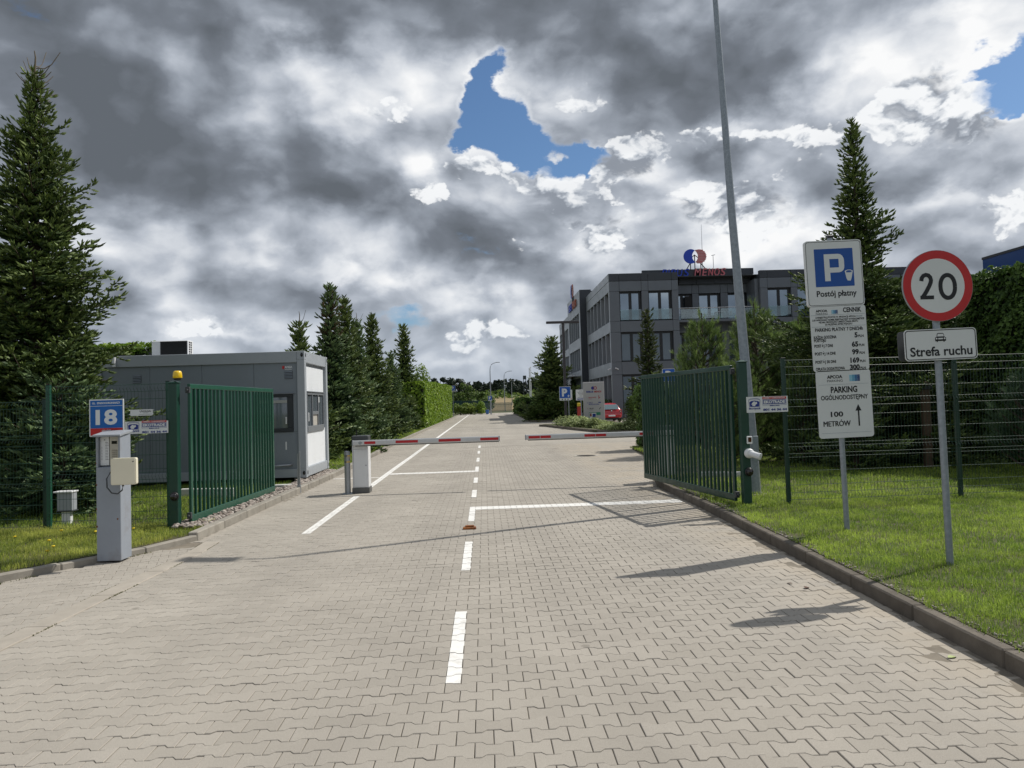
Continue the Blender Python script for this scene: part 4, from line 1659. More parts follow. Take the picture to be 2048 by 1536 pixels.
cpart('roof', [(CX0 + .1, CX1 - .1, CY0 + .1, CY1 - .1, CZ1 - .06, CZ1 - .02)], M_CABIN)
cpart('floor', [(CX0 + .1, CX1 - .1, CY0 + .1, CY1 - .1, CZ0 + .03, CZ0 + .12)], M_CABIN)
# front wall panels with joints, window opening at the right-hand end
fx = [CX0 + .172, -7.52, -6.36, -5.20]
zt_, zb_ = CZ1 - .262, CZ0 + .202
for a, b in zip(fx, fx[1:]):
    cpart('wall_panel', [(a + .003, b - .003, CY0 + .045, CY0 + .09, zb_, zt_)], M_CABINP, .003)
WX0, WX1, WZ0, WZ1 = -5.15, -4.33, 1.20, 2.06
cpart('wall_panel', [(-5.197, CX1 - .172, CY0 + .045, CY0 + .09, zb_, WZ0 - .002)], M_CABINP, .003)
cpart('wall_panel', [(-5.197, CX1 - .172, CY0 + .045, CY0 + .09, WZ1 + .002, zt_)], M_CABINP, .003)
cpart('wall_panel', [(WX1 + .002, CX1 - .172, CY0 + .045, CY0 + .09, WZ0, WZ1)], M_CABINP, .003)
w = cpart('window', [(WX0 - .03, WX1, CY0 + .02, CY0 + .08, WZ1 - .07, WZ1), (WX0 - .03, WX1, CY0 + .02, CY0 + .08, WZ0, WZ0 + .09), (WX1 - .13, WX1 - .0, CY0 + .022, CY0 + .078, WZ0 + .091, WZ1 - .071), (WX0 - .03, WX0 + .06, CY0 + .022, CY0 + .078, WZ0 + .091, WZ1 - .071)], M_FRAME)
cpart('sill', [(WX0 - .04, WX1 + .02, CY0 - .01, CY0 + .045, WZ1 + .001, WZ1 + .018)], M_FRAMEG, .002, w)
cpart('pane', [(WX0 + .06, WX1 - .13, CY0 + .055, CY0 + .062, WZ0 + .09, WZ1 - .07)], M_WIN, .001, w)
cpart('roller_shutter', [(WX0 + .062, WX1 - .132, CY0 + .030, CY0 + .052, WZ1 - .20, WZ1 - .135)], mat('shutter_grey', (.36, .37, .35), .5), .003, w)
cpart('handle', [(WX1 - .175, WX1 - .145, CY0 + .03, CY0 + .05, 1.38, 1.54)], M_WHITE, .003, w)
# vents and maker's sticker
for vx in (-7.80, -4.42):
    mb = MB()
    for k in range(5):
        mb.add([(vx - .09, CY0 + .0445, 2.58 - k * .035), (vx + .09, CY0 + .0445, 2.58 - k * .035), (vx + .09, CY0 + .025, 2.555 - k * .035), (vx - .09, CY0 + .025, 2.555 - k * .035),
                (vx - .09, CY0 + .0445, 2.553 - k * .035), (vx + .09, CY0 + .0445, 2.553 - k * .035)], [(0, 3, 2, 1), (3, 4, 5, 2)])
    mb.build('vent', M_CABINP, cab)
    mb = MB()
    mb.box(vx - .095, vx + .095, CY0 + .0435, CY0 + .0448, 2.40, 2.585)
    mb.build('vent_backing', M_DGREY, cab)
mb = MB()
mb.box(-4.56, -4.51, CY0 + .043, CY0 + .0445, 2.63, 2.70)
mb.build('sticker', M_SIGNR, cab)
mb = MB()
put_text(mb, 'ANSA', -4.42, 2.672, CY0 + .043, .075, .03, .17)
mb.box(-4.50, -4.35, CY0 + .043, CY0 + .0445, 2.613, 2.622)
mb.build('sticker_lettering', M_SIGNW, cab)
# sunlit end wall: panels coloured paler for the sunlight, around a service window
M_END = mat('cabin_end_sunlit', (.76, .79, .82), .4, var=.03, scale=3, dirt=.16, dirtcol=(.5, .5, .48), stretch=(1, 1, .3))  # the same grey paint, lightened in colour to carry the sunlight
ex = CX1 - .05
eb = cpart('end_wall_panel', [(ex - .05, ex, CY0 + .172, CY1 - .172, CZ0 + .222, 1.22)], M_END, .003)
cpart('end_wall_panel', [(ex - .05, ex, CY0 + .172, CY1 - .30, 2.10, CZ1 - .34)], M_END, .003)
cpart('end_wall_recess', [(ex - .09, ex - .055, CY0 + .172, CY1 - .172, 1.2, CZ1 - .262)], mat('recess_grey', (.24, .26, .28), .5), .003)
cpart('end_wall_panel', [(ex - .05, ex, CY0 + .172, CY0 + .32, 1.222, 2.098)], M_END, .003)
cpart('end_wall_panel', [(ex - .05, ex, CY1 - .40, CY1 - .28, 1.222, 2.098)], M_END, .003)
y0, y1, z0, z1 = CY0 + .33, CY1 - .41, 1.17, 2.10
f_ = .055
yw = [y0, y0 + (y1 - y0) * .30, y0 + (y1 - y0) * .66, y1]
bx = [(ex - .03, ex + .03, y0, y1, z0, z0 + .14), (ex - .03, ex + .03, y0, y1, z1 - .06, z1)]
for yy in yw:
    bx.append((ex - .028, ex + .028, max(y0, yy - f_ / 2), min(y1, yy + f_ / 2), z0 + .141, z1 - .061))
bx.append((ex - .027, ex + .027, yw[1] + f_ / 2 + .001, yw[2] - f_ / 2 - .001, z0 + .40, z0 + .48))
w = cpart('window', bx, M_FRAMEG, .004)
for i in range(3):
    if i == 1:
        cpart('pane', [(ex - .008, ex - .002, yw[1] + .03, yw[2] - .03, z0 + .48, z1 - .06)], M_WIN, .001, w)
        cpart('service_hatch', [(ex - .008, ex - .002, yw[1] + .03, yw[2] - .03, z0 + .14, z0 + .40)], mat('hatch_pale', (.42, .40, .36), .5), .001, w)
    else:
        cpart('pane', [(ex - .008, ex - .002, yw[i] + .03, yw[i + 1] - .03, z0 + .14, z1 - .06)], M_WIN, .001, w)
cpart('handle', [(ex + .03, ex + .05, yw[0] + .02, yw[0] + .05, 1.42, 1.62)], M_WHITE, .003, w)
cpart('notice', [(ex - .001, ex + .001, yw[2] + .06, yw[2] + .22, 1.86, 2.0)], M_SIGNW, .0003, w)
cpart('sill', [(ex + .001, ex + .05, y0 - .02, y1 + .02, z1 + .001, z1 + .02)], M_FRAMEG, .003, w)
# rear walls
cpart('rear_wall', [(CX0 + .172, CX1 - .172, CY1 - .09, CY1 - .045, CZ0 + .202, CZ1 - .262)], M_CABINP, .003)
cpart('end_wall', [(CX0 + .045, CX0 + .09, CY0 + .172, CY1 - .172, CZ0 + .222, CZ1 - .262)], M_CABINP, .003)
# downpipe, waste pipe, support blocks
mb = MB()
mb.tube([(-8.27, CY0 - .03, CZ1 + .12), (-8.27, CY0 - .03, CZ1 - .25)], .035, 10)
mb.build('vent_pipe', M_WHITE, cab)
mb = MB()
mb.tube([(-4.38, CY0 + .03, .47), (-4.42, CY0 - .08, .46), (-4.80, CY0 - .09, .45), (-4.86, CY0 - .09, .40), (-4.86, CY0 - .09, .02)], .026, 10)
mb.build('waste_pipe', M_GALV, cab)
for x_ in (CX0 + .2, -6.4, CX1 - .3):
    for y_ in (CY0 + .1, CY1 - .3):
        cpart('support_block', [(x_, x_ + .25, y_, y_ + .2, -.02, CZ0 - .001)], M_CONC)
cpart('paint_patch', [(-4.52, -4.49, CY0 + .043, CY0 + .0445, .80, .98)], M_SIGNW, .0003)

ac = thing('air_conditioner', 'white outdoor air conditioning unit on the cabin roof', 'air conditioner', (-7.35, 18.05, CZ1 - .02))
mb = MB()
mb.bbox(-.42, .42, -.16, .16, .04, .40, .012)
mb.build('casing', M_WHITE, ac)
mb = MB()
mb.box(-.22, .40, -.164, -.1605, .055, .385)
mb.build('fan_grille', mat('grille_dark', (.018, .02, .022), .6, var=.1), ac)
for k in range(14):
    mb = MB() if k == 0 else mb
    mb.box(-.22, .40, -.170, -.165, .07 + k * .0235, .074 + k * .0235)
mb.build('grille_wires', M_BLACK, ac)
mb = MB()
for j in range(6):
    for i in range(2):
        mb.box(.4205, .422, -.10 + i * .10, -.03 + i * .10, .06 + j * .055, .10 + j * .055)
mb.build('side_slots', M_BLACK, ac)
for x_ in (-.3, .3):
    mb = MB()
    mb.bbox(x_ - .03, x_ + .03, -.14, .14, 0, .04, .004)
    mb.build('foot', M_BLACK, ac)

t = thing('cable_run', 'thin pale pipes and dark cable ends on the cabin roof left of the air conditioner', 'pipes', (-7.85, 18.0, CZ1 - .02))
mb = MB()
mb.tube([(.02, 0, .03), (-.12, 0, .08), (-.38, .0, .03), (-.45, 0, .0)], .012, 6)
mb.build('pipe', M_WHITE, t)
mb = MB()
mb.tube([(.05, 0, .02), (-.02, 0, .10), (-.12, 0, .24)], .006, 5)
mb.tube([(.05, 0, .05), (-.03, 0, .14)], .02, 6)
mb.build('cable', M_BLACK, t)

# stones beside the gate and cabin
def pebbles(name, label, n, fn, smin, smax, parent=None):
    base = np.array([(0, 0, 1), (.89, 0, .45), (.28, .85, .45), (-.72, .53, .45), (-.72, -.53, .45), (.28, -.85, .45),
                     (.72, .53, -.45), (-.28, .85, -.45), (-.89, 0, -.45), (-.28, -.85, -.45), (.72, -.53, -.45), (0, 0, -1)])
    fs = np.array([(0, 1, 2), (0, 2, 3), (0, 3, 4), (0, 4, 5), (0, 5, 1), (1, 6, 2), (2, 7, 3), (3, 8, 4), (4, 9, 5), (5, 10, 1),
                   (6, 7, 2), (7, 8, 3), (8, 9, 4), (9, 10, 5), (10, 6, 1), (11, 7, 6), (11, 8, 7), (11, 9, 8), (11, 10, 9), (11, 6, 10)])
    V, F_, A = [], [], []
    for k in range(n):
        x, y, z = fn()
        s = random.uniform(smin, smax)
        b = base * (np.array([s, s * random.uniform(.6, .9), s * random.uniform(.45, .7)])) * RNG.uniform(.85, 1.15, (12, 1))
        a = random.uniform(0, PI)
        c_, s_ = math.cos(a), math.sin(a)
        V.append(np.c_[b[:, 0] * c_ - b[:, 1] * s_ + x, b[:, 0] * s_ + b[:, 1] * c_ + y, b[:, 2] + z])
        F_.append(fs + 12 * k)
        A.append(np.full(20, random.random()))
    me = npmesh(name, np.concatenate(V), np.concatenate(F_), np.full(20 * n, 3), mat('river_stone', (.16, .125, .105), .85, attr='rnd', col2=(.42, .38, .34), var=.25, scale=20), attr=np.concatenate(A), smooth=True)
    return link(name, me, parent, kind='stuff')


def peb_fn():
    y = random.uniform(10.7, 19.6)
    x0 = lerp_x(KL[6:], y) - .14
    wd = .42 if y < 15.4 else (.30 if y > 16.8 else .22)
    u_ = random.random() ** 1.2
    return x0 - u_ * wd, y, .085 + random.uniform(0, .03) + .03 * u_


pb = pebbles('pebbles', '', 2300, peb_fn, .022, .05)

# low white edging blocks showing between the gate bars
def white_blocks(label, pts, grp='low pale blocks behind the gate leaves'):
    t = thing('edging_blocks', label, 'edging blocks', (*pts[0], .08), group=grp)
    me = None
    for (x, y) in pts:
        if me is None:
            mb = MB()
            mb.bbox(-.13, .13, -.06, .06, -.06, .16, .01)
            o = mb.build('block', mat('white_block', (.55, .55, .53), .7), t)
            me = o.data
        else:
            o = link('block', me, t)
        o.location = (x - pts[0][0], y - pts[0][1], 0)


white_blocks('row of low white blocks on the lawn behind the left gate bars', [(-4.95 - .27 * k, 14.6 + .06 * k) for k in range(4)])
white_blocks('row of low grey blocks in shade behind the right gate bars', [(4.3 + .28 * k, 14.6 - .1 * k) for k in range(3)])

t = thing('stone_slab', 'pale flat stone lying on the grass below the cabin corner', 'stone', (-4.22, 15.75, .09))
mb = MB()
mb.prism([(-.17, -.10), (.15, -.12), (.19, .06), (.02, .12), (-.16, .10)], -.02, .07)
tag_o = mb.build('slab', mat('pale_stone', (.45, .45, .43), .85, var=.15, scale=8), t)

# ================================================================== OFFICE BUILDING
M_CLAD = mat('anthracite_cladding', (.14, .155, .175), .42, metal=.25, var=.05, scale=.6, spec=.5)
M_CLADD = mat('dark_cladding', (.05, .056, .066), .45, metal=.2, var=.05, scale=.6)
M_CLADL = mat('pale_grey_cladding', (.31, .33, .36), .42, metal=.25, var=.05, scale=.5)
M_PANE = mat('coated_glass', (.30, .36, .42), .03, metal=.72, var=0)
M_PANED = mat('dark_glass', (.12, .145, .16), .04, metal=.5, var=0, spec=1.0)
M_WFRAME = mat('window_frame_black', (.018, .020, .023), .4, var=.04)
M_RAILST = mat('stainless_rail', (.62, .63, .64), .25, metal=.8, var=.04)
M_BALGL = bpy.data.materials.new('balustrade_glass')
M_BALGL.use_nodes = True
_q = NT(M_BALGL.node_tree)
_bs = M_BALGL.node_tree.nodes['Principled BSDF']
_bs.inputs['Base Color'].default_value = (.45, .6, .6, 1)
_bs.inputs['Roughness'].default_value = .03
_tr = _q.node('ShaderNodeBsdfTransparent', None, {0: (.72, .82, .82, 1)})
_fr = _q.m('ADD', _q.node('ShaderNodeFresnel', None, {'IOR': 1.5}).outputs[0], .10)
_gl = _q.node('ShaderNodeBsdfGlossy', None, {'Color': (.9, .95, .95, 1), 'Roughness': .02})
_mx = _q.node('ShaderNodeMixShader', None, {0: _fr})
M_BALGL.node_tree.links.new(_tr.outputs[0], _mx.inputs[1])
M_BALGL.node_tree.links.new(_gl.outputs[0], _mx.inputs[2])
M_BALGL.node_tree.links.new(_mx.outputs[0], M_BALGL.node_tree.nodes['Material Output'].inputs[0])

bld = thing('office_building', 'three-storey anthracite office building with blue and red sign on its roof edge', 'office building', (0, 0, 0))
MS = Matrix.Identity(4)
BX, BY = 11.2, 65.0


def bpart(name, boxes, m, mtx, b=.0, parent=bld):
    mb = MB()
    for bx in boxes:
        (mb.bbox(*bx, b, mtx) if b else mb.box(*bx, mtx))
    return mb.build(name, m, parent)


# solid core, set back behind the cladding
mb = MB()
mb.box(BX + .5, 17.2, BY + .5, 108, 0, 12.5)
mb.box(17.2, 24.7, 68.05, 108, 0, 12.5)
mb.box(24.7, 40.8, BY + .5, 108, 0, 12.5)
mb.build('core', M_CLADD, bld)

FLOORS = [(0.0, 3.88), (5.0, 7.60), (8.56, 11.18)]     # window opening heights
BANDS = [(3.88, 5.0), (7.60, 8.56), (11.18, 12.08)]


def window(u0, u1, z0, z1, mtx, rec=.28, panes=2, dark=False, bal=False):
    """frame > panes, set back rec behind the cladding"""
    fw_ = .10
    bxs = [(u0, u1, rec, rec + .08, z0, z0 + fw_), (u0, u1, rec, rec + .08, z1 - fw_ * 1.6, z1),
           (u0, u0 + fw_, rec + .001, rec + .079, z0 + fw_, z1 - fw_ * 1.6), (u1 - fw_ * 2.2, u1, rec + .001, rec + .079, z0 + fw_, z1 - fw_ * 1.6)]
    w_ = (u1 - u0) / panes
    for k in range(1, panes):
        bxs.append((u0 + k * w_ - .13, u0 + k * w_ + .13, rec + .001, rec + .079, z0 + fw_, z1 - fw_ * 1.6))
    o = bpart('window', bxs, M_WFRAME, mtx)
    for k in range(panes):
        a = u0 + fw_ if k == 0 else u0 + k * w_ + .13
        b = u1 - fw_ * 2.2 if k == panes - 1 else u0 + (k + 1) * w_ - .13
        bpart('pane', [(a, b, rec + .04, rec + .05, z0 + fw_, z1 - fw_ * 1.6)], M_PANED if dark else M_PANE, mtx, 0, o)
    bpart('reveal', [(u0 - .05, u1 + .05, rec + .081, rec + .11, z0 - .02, z1 + .02)], M_WFRAME, mtx, 0, o)
    if bal:
        bpart('balustrade', [(u0 + .04, u1 - .04, .05, .065, z0 + .08, z0 + 1.0)], M_BALGL, mtx, 0, o)
    return o


def bay(us, y, ground=True, top=12.75, top2=12.08, clad=M_CLAD, first_pillar=True):
    """us: list of pillar/window boundaries: pillar, window, pillar, ..."""
    mtx = Matrix.Translation((0, y, 0))
    g_ = .012
    k = 0
    while k < len(us) - 1:
        a, b = us[k], us[k + 1]
        pil = (k % 2 == 0) == first_pillar
        zs = [0] + [z for bd in BANDS for z in bd]
        if pil:
            for (z0, z1) in FLOORS:
                bpart('facade_panel', [(a + g_, b - g_, 0, .42, z0 + g_, z1 - g_)], clad, mtx, .004)
        else:
            for i, (z0, z1) in enumerate(FLOORS):
                if i == 0 and not ground:
                    continue
                window(a + .01, b - .01, z0 + .02, z1 - .01, mtx, dark=(i < 2), bal=(i == 2))
        for (z0, z1) in BANDS:
            bpart('facade_panel', [(a + g_, b - g_, .0, .42, z0 + g_, z1 - g_)], clad, mtx, .004)
        bpart('parapet_panel', [(a + g_, b - g_, -.02, .42, top2 + g_, top)], M_CLADD, mtx, .004)
        k += 1


bay([BX, 12.10, 14.05, 14.66, 16.74, 17.32], BY)
bay([24.62, 25.28, 27.38, 27.96, 30.05, 30.65, 32.75, 33.4, 35.5, 36.1, 38.2, 40.8], BY)
# recessed middle with the balcony
mtx = Matrix.Translation((0, 67.55, 0))
for (a, b) in ((19.26, 19.86), (21.89, 22.54)):
    for (z0, z1) in FLOORS:
        bpart('facade_panel', [(a, b, 0, .42, z0 + .01, z1 - .01)], M_CLAD, mtx, .004)
for (a, b) in ((17.33, 19.25), (19.27, 19.85), (19.87, 21.88), (21.90, 22.53), (22.55, 24.6)):
    for (z0, z1) in BANDS:
        bpart('facade_panel', [(a, b - .01, .0, .42, z0 + .01, z1 - .01)], M_CLAD, mtx, .004)
for (a, b) in ((17.45, 19.25), (19.87, 21.88), (22.55, 24.45)):
    for i, (z0, z1) in enumerate(FLOORS):
        window(a, b, z0 + .02, z1 - .01, mtx, dark=(i < 2))
bpart('open_door', [(18.55, 19.2, -.02, .03, 8.62, 10.95)], mat('open_doorway', (.012, .011, .010), .6, var=0), mtx)
for x_ in (17.33, 24.3):
    bpart('side_wall', [(x_, x_ + .02 if x_ < 20 else 24.62, 65.45, 67.54, 0, 12.08)], M_CLAD, MS)
# tall parapet behind the letters
for k in range(6):
    a = 14.66 + k * 1.66
    bpart('parapet_panel', [(a, a + 1.64, 67.2, 67.5, 12.0 if a > 17 else 12.8, 13.36)], M_CLADD, MS, .004)
bpart('parapet_panel', [(24.62, 24.9, 67.2, 68.6, 12.8, 13.36)], M_CLADD, MS, .004)
bpart('roof', [(BX + .4, 40.7, 66, 107.8, 12.5, 12.56)], M_DGREY, MS)
# balcony slab and railing
bpart('balcony', [(17.34, 24.6, 65.15, 67.54, 8.36, 8.56)], M_CLAD, MS, .005)
rl = MB()
rl.tube([(17.4, 65.3, 9.6), (24.55, 65.3, 9.6)], .03, 8)
rl = rl.build('railing', M_RAILST, bld)
for k in range(5):
    mb = MB()
    mb.tube([(17.45 + k * 1.77, 65.3, 8.56), (17.45 + k * 1.77, 65.3, 9.58)], .022, 6)
    mb.build('baluster', M_RAILST, rl)
    if k < 4:
        bpart('glass_panel', [(17.55 + k * 1.77, 19.12 + k * 1.77, 65.29, 65.30, 8.66, 9.5)], M_BALGL, MS, 0, rl)

# west side, turned to face -X
MWm = Matrix.Translation((BX, BY, 0)) @ Matrix.Rotation(R(90), 4, 'Z') @ Matrix.Scale(-1, 4, (0, 1, 0))


def west(u0, u1, n, x_off=0.0, top=12.75, pillars=(.45, .45), zlist=FLOORS):
    mtx = Matrix.Translation((BX + x_off, BY, 0)) @ Matrix(((0, 1, 0, 0), (1, 0, 0, 0), (0, 0, 1, 0), (0, 0, 0, 1)))
    for (z0, z1) in BANDS:
        k = max(2, int((u1 - u0) / 3.2))
        for i in range(k):
            a, b = u0 + (u1 - u0) * i / k, u0 + (u1 - u0) * (i + 1) / k
            bpart('facade_panel', [(a + .008, b - .008, 0, .40, z0 + .01, z1 - .01)], M_CLADL, mtx, .004)
    bpart('parapet_panel', [(u0 + .01, u1 - .01, -.02, .40, 12.09, top)], M_CLADL, mtx, .004)
    w_ = (u1 - u0 - pillars[0] - pillars[1]) / n
    for (z0, z1) in zlist:
        for (a, b) in ((u0, u0 + pillars[0]), (u1 - pillars[1], u1)):
            bpart('facade_panel', [(a + .008, b - .008, 0, .40, z0 + .01, z1 - .01)], M_CLADL, mtx, .004)
        for i in range(n):
            a = u0 + pillars[0] + i * w_
            o = bpart('window', [(a + .02, a + w_ - .2, .30, .36, z0 + .02, z0 + .10), (a + .02, a + w_ - .2, .30, .36, z1 - .12, z1 - .01),
                                 (a + w_ * .45 - .04, a + w_ * .45 + .04, .301, .359, z0 + .1, z1 - .12)], M_WFRAME, mtx)
            bpart('pane', [(a + .02, a + w_ - .2, .33, .34, z0 + .1, z1 - .12)], M_PANED, mtx, 0, o)
            if i < n - 1:
                bpart('fin', [(a + w_ - .19, a + w_ + .01, -.01, .38, z0 + .01, z1 - .01)], M_CLADL, mtx, .004)


west(0.0, 14.5, 6)
west(26.3, 43.0, 7)
# entrance tower that breaks forward and above the roof
bpart('tower_wall', [(10.52, 11.75, 79.6, 80.3, 0, 13.6)], M_CLADD, MS, .005)
bpart('tower_wall', [(10.52, 11.75, 90.4, 91.1, 0, 13.6)], M_CLADD, MS, .005)
bpart('tower_wall', [(10.80, 12.4, 80.3, 90.4, 0, 13.55)], M_CLADD, MS)
for (z0, z1) in ((11.2, 13.58), (7.4, 8.5), (4.2, 5.0)):
    bpart('facade_panel', [(10.50, 10.62, 79.62, 91.08, z0, z1)], M_CLADL, MS, .005)
for a, b in ((79.62, 80.6), (90.1, 91.08)):
    for (z0, z1) in ((0, 4.19), (5.01, 7.39), (8.51, 11.19)):
        bpart('facade_panel', [(10.50, 10.62, a, b, z0, z1)], M_CLADL, MS, .005)
for k in range(5):
    a = 80.7 + k * 1.88
    for (z0, z1) in ((5.05, 7.35), (8.55, 11.15)):
        bpart('window', [(10.66, 10.70, a, a + 1.7, z0, z1)], M_PANED, MS)
        bpart('fin', [(10.52, 10.66, a + 1.72, a + 1.86, z0, z1)], M_CLADL, MS)
cn = bpart('canopy', [(8.9, 10.49, 80.4, 90.2, 4.35, 4.5)], M_RAILST, MS, .01)
for y_ in (80.8, 89.8):
    mb = MB()
    mb.tube([(9.0, y_, 4.35), (9.0, y_, 0)], .06, 8)
    mb.build('canopy_post', M_DGREY, cn)
# small fixed cameras on the corner
for (x_, y_) in ((11.75, 64.8), (10.95, 65.6)):
    mb = MB()
    mb.tube([(x_, y_, 4.35), (x_ + (.25 if x_ < 11 else -.28), y_ - .12, 4.46)], .055, 8)
    mb.build('camera', M_WHITE, bld)

# roof plant
mb = MB()
mb.bbox(20.2, 21.4, 69.4, 70.6, 12.56, 13.85, .05)
mb.build('roof_unit', M_GREY, bld)
mb = MB()
mb.bbox(20.9, 23.2, 69.0, 70.2, 13.4, 13.75, .08)
mb.build('roof_duct', mat('duct_grey', (.35, .37, .38), .4, metal=.4), bld)
mb = MB()
mb.lathe([(.55, 13.2), (.5, 13.5), (.3, 13.75), (.05, 13.85)], 16, Matrix.Translation((17.7, 69.5, -.05)))
mb.build('roof_dome', M_GREY, bld)
mb = MB()
mb.tube([(21.07, 70, 12.6), (21.07, 70, 14.2), (21.1, 70, 18.1)], [.04, .03, .012], 6)
mb.build('antenna', M_GREY, bld)
mb = MB()
mb.tube([(22.11, 70, 13.7), (22.11, 70, 15.1)], .025, 6)
mb.tube([(21.95, 70, 15.12), (22.3, 70, 15.18)], .03, 6)
mb.build('weather_mast', M_GREY, bld)

M_LRED = mat('letter_red', (.62, .17, .19), .4, var=.05)
M_LBLUE = mat('letter_blue', (.015, .06, .5), .35, var=.05)


def roof_sign(root, mtx, s=1.0, letters_red=M_LRED):
    """two overlapping discs over a line of raised letters, local frame: x along, z up, facing -y"""
    def add(name, fn, m, parent=root):
        mb = MB()
        fn(mb)
        mb.v = [tuple(mtx @ Vector(p)) for p in mb.v]
        return mb.build(name, m, parent)
    # letters, one object per letter
    for word, x0, wd, m in (('BIBUS', -2.95, 2.62, M_LBLUE), ('MENOS', .05, 2.95, letters_red)):
        n = len(word)
        for i, ch in enumerate(word):
            wch = {'I': .32, 'M': 1.25}.get(ch, 1.0)
            tot = sum({'I': .32, 'M': 1.25}.get(c, 1.0) for c in word)
            xa = x0 + wd * (sum({'I': .32, 'M': 1.25}.get(c, 1.0) for c in word[:i]) + wch / 2) / tot

            def f(mb, ch=ch, xa=xa, wch=wch, tot=tot, wd=wd):
                vs, fs = text_mesh(ch, .98 * s, .004, wd / tot * wch * .86 * s, 'CENTER', .06, .2)
                mb.add([(v.x + xa * s, v.y, v.z + .0) for v in vs], fs)
            add('letter', f, m)
    r_ = .66 * s
    cz = 1.47 * s
    c1, c2 = -.18 * s, .60 * s
    # left crescent
    n = 40
    d = (c2 - c1) / 2
    ang = math.acos(d / r_)
    outer = [(c1 + r_ * math.cos(t), r_ * math.sin(t)) for t in np.linspace(ang, 2 * PI - ang, n)]
    innr = [(c2 + r_ * math.cos(t), r_ * math.sin(t)) for t in np.linspace(PI + ang, PI - ang, n)]
    def crescent(mb):
        vs = [(p[0], -.05, p[1] + cz) for p in outer] + [(p[0], -.05, p[1] + cz) for p in reversed(innr)]
        vb = [(a, .05, c) for a, b, c in vs]
        mb.add(vs + vb, [(i, i + 1, n + i + 1, n + i) for i in range(n - 1)] + [(2 * n + i, 3 * n + i, 3 * n + i + 1, 2 * n + i + 1) for i in range(n - 1)]
               + [(i, 2 * n + i, 2 * n + i + 1, i + 1) for i in range(n - 1)])
    add('blue_disc', crescent, M_LBLUE)
    # right disc made of bars, cut where the left disc overlaps
    k = 9
    for j in range(k):
        za = -r_ + 2 * r_ * (j + .08) / k
        zb = -r_ + 2 * r_ * (j + .52) / k
        zm = (za + zb) / 2
        xr = c2 + math.sqrt(max(0.0001, r_ * r_ - zm * zm))
        xl0 = c2 - math.sqrt(max(0.0001, r_ * r_ - zm * zm))
        xl1 = c1 + math.sqrt(max(0.0001, r_ * r_ - zm * zm))
        xl = max(xl0, xl1)
        add('red_bar', lambda mb: mb.box(xl, xr, -.05, .05, za + cz, zb + cz), letters_red)
    m_ = mat('stripe_pink', (.72, .50, .51), .5, var=.04)
    n2 = 30
    o2 = [(c2 + r_ * .97 * math.cos(t), r_ * .97 * math.sin(t)) for t in np.linspace(-(PI - ang), PI - ang, n2)]
    i2 = [(c1 + r_ * 1.0 * math.cos(t), r_ * 1.0 * math.sin(t)) for t in np.linspace(-ang, ang, n2)]
    def back(mb):
        vs = [(p[0], .0, p[1] + cz) for p in o2] + [(p[0], .0, p[1] + cz) for p in i2]
        mb.add(vs, [(i, n2 + i, n2 + i + 1, i + 1) for i in range(n2 - 1)])
        mb.add([(a, b + .03, c) for a, b, c in vs], [(i, i + 1, n2 + i + 1, n2 + i) for i in range(n2 - 1)])
    add('pink_backing', back, m_)
    for (xa, za, xb, zb) in ((.2, .3, .2, 1.65), (.2, 1.62, -.05, 1.4), (.2, 1.62, .55, 1.35), (-.55, .35, -.2, .9), (1.15, .35, .7, .9), (-.2, .3, -.2, .85), (.75, .3, .75, .85)):
        add('strut', lambda mb: mb.tube([(xa * s, .12, za * s), (xb * s, .12, zb * s)], .045 * s, 6), M_WFRAME)
    return root


sg = thing('roof_sign', 'blue and red company letters under two overlapping discs on the south roof edge', 'sign', (19.28, 66.95, 13.02), group='company signs on the office roof')
roof_sign(sg, Matrix.Identity(4), 1.0)
sg = thing('roof_sign', 'company sign seen edge-on above the entrance tower of the office', 'sign', (10.38, 85.3, 12.55), group='company signs on the office roof')
roof_sign(sg, Matrix.Rotation(R(-90), 4, 'Z'), 1.15, mat('letter_orange', (.45, .12, .06), .4, var=.05))

# balcony furniture
t = thing('balcony_table', 'pale blue table on the second-floor balcony of the office', 'table', (21.35, 66.3, 8.56))
M_PBLUE = mat('pale_blue_plastic', (.42, .62, .66), .5, var=.05)
mb = MB()
mb.bbox(-.42, .42, -.35, .35, .70, .74, .01)
mb.build('tabletop', M_WHITE, t)
for sx in (-1, 1):
    for sy in (-1, 1):
        mb = MB()
        mb.tube([(sx * .36, sy * .3, 0), (sx * .36, sy * .3, .70)], .03, 6)
        mb.build('leg', M_PBLUE, t)
mb = MB()
mb.box(-.40, .40, .32, .34, .2, .69)
mb.build('back_panel', M_PBLUE, t)


def chair(label, loc, rz):
    t = thing('balcony_chair', label, 'chair', loc, rz, 'white chairs on the office balcony')
    mb = MB()
    mb.bbox(-.23, .23, -.22, .22, .42, .45, .01)
    mb.build('seat', M_WHITE, t)
    mb = MB()
    mb.bbox(-.22, .22, .19, .22, .47, .85, .01)
    mb.build('backrest', M_WHITE, t)
    for sx in (-1, 1):
        for sy in (-1, 1):
            mb = MB()
            mb.tube([(sx * .21, sy * .19, 0), (sx * .20, sy * .18, .42)], .018, 5)
            mb.build('leg', M_WHITE, t)


chair('white chair left of the pale blue balcony table', (20.45, 66.3, 8.56), R(70))
chair('white chair right of the pale blue balcony table', (22.2, 66.4, 8.56), R(-80))

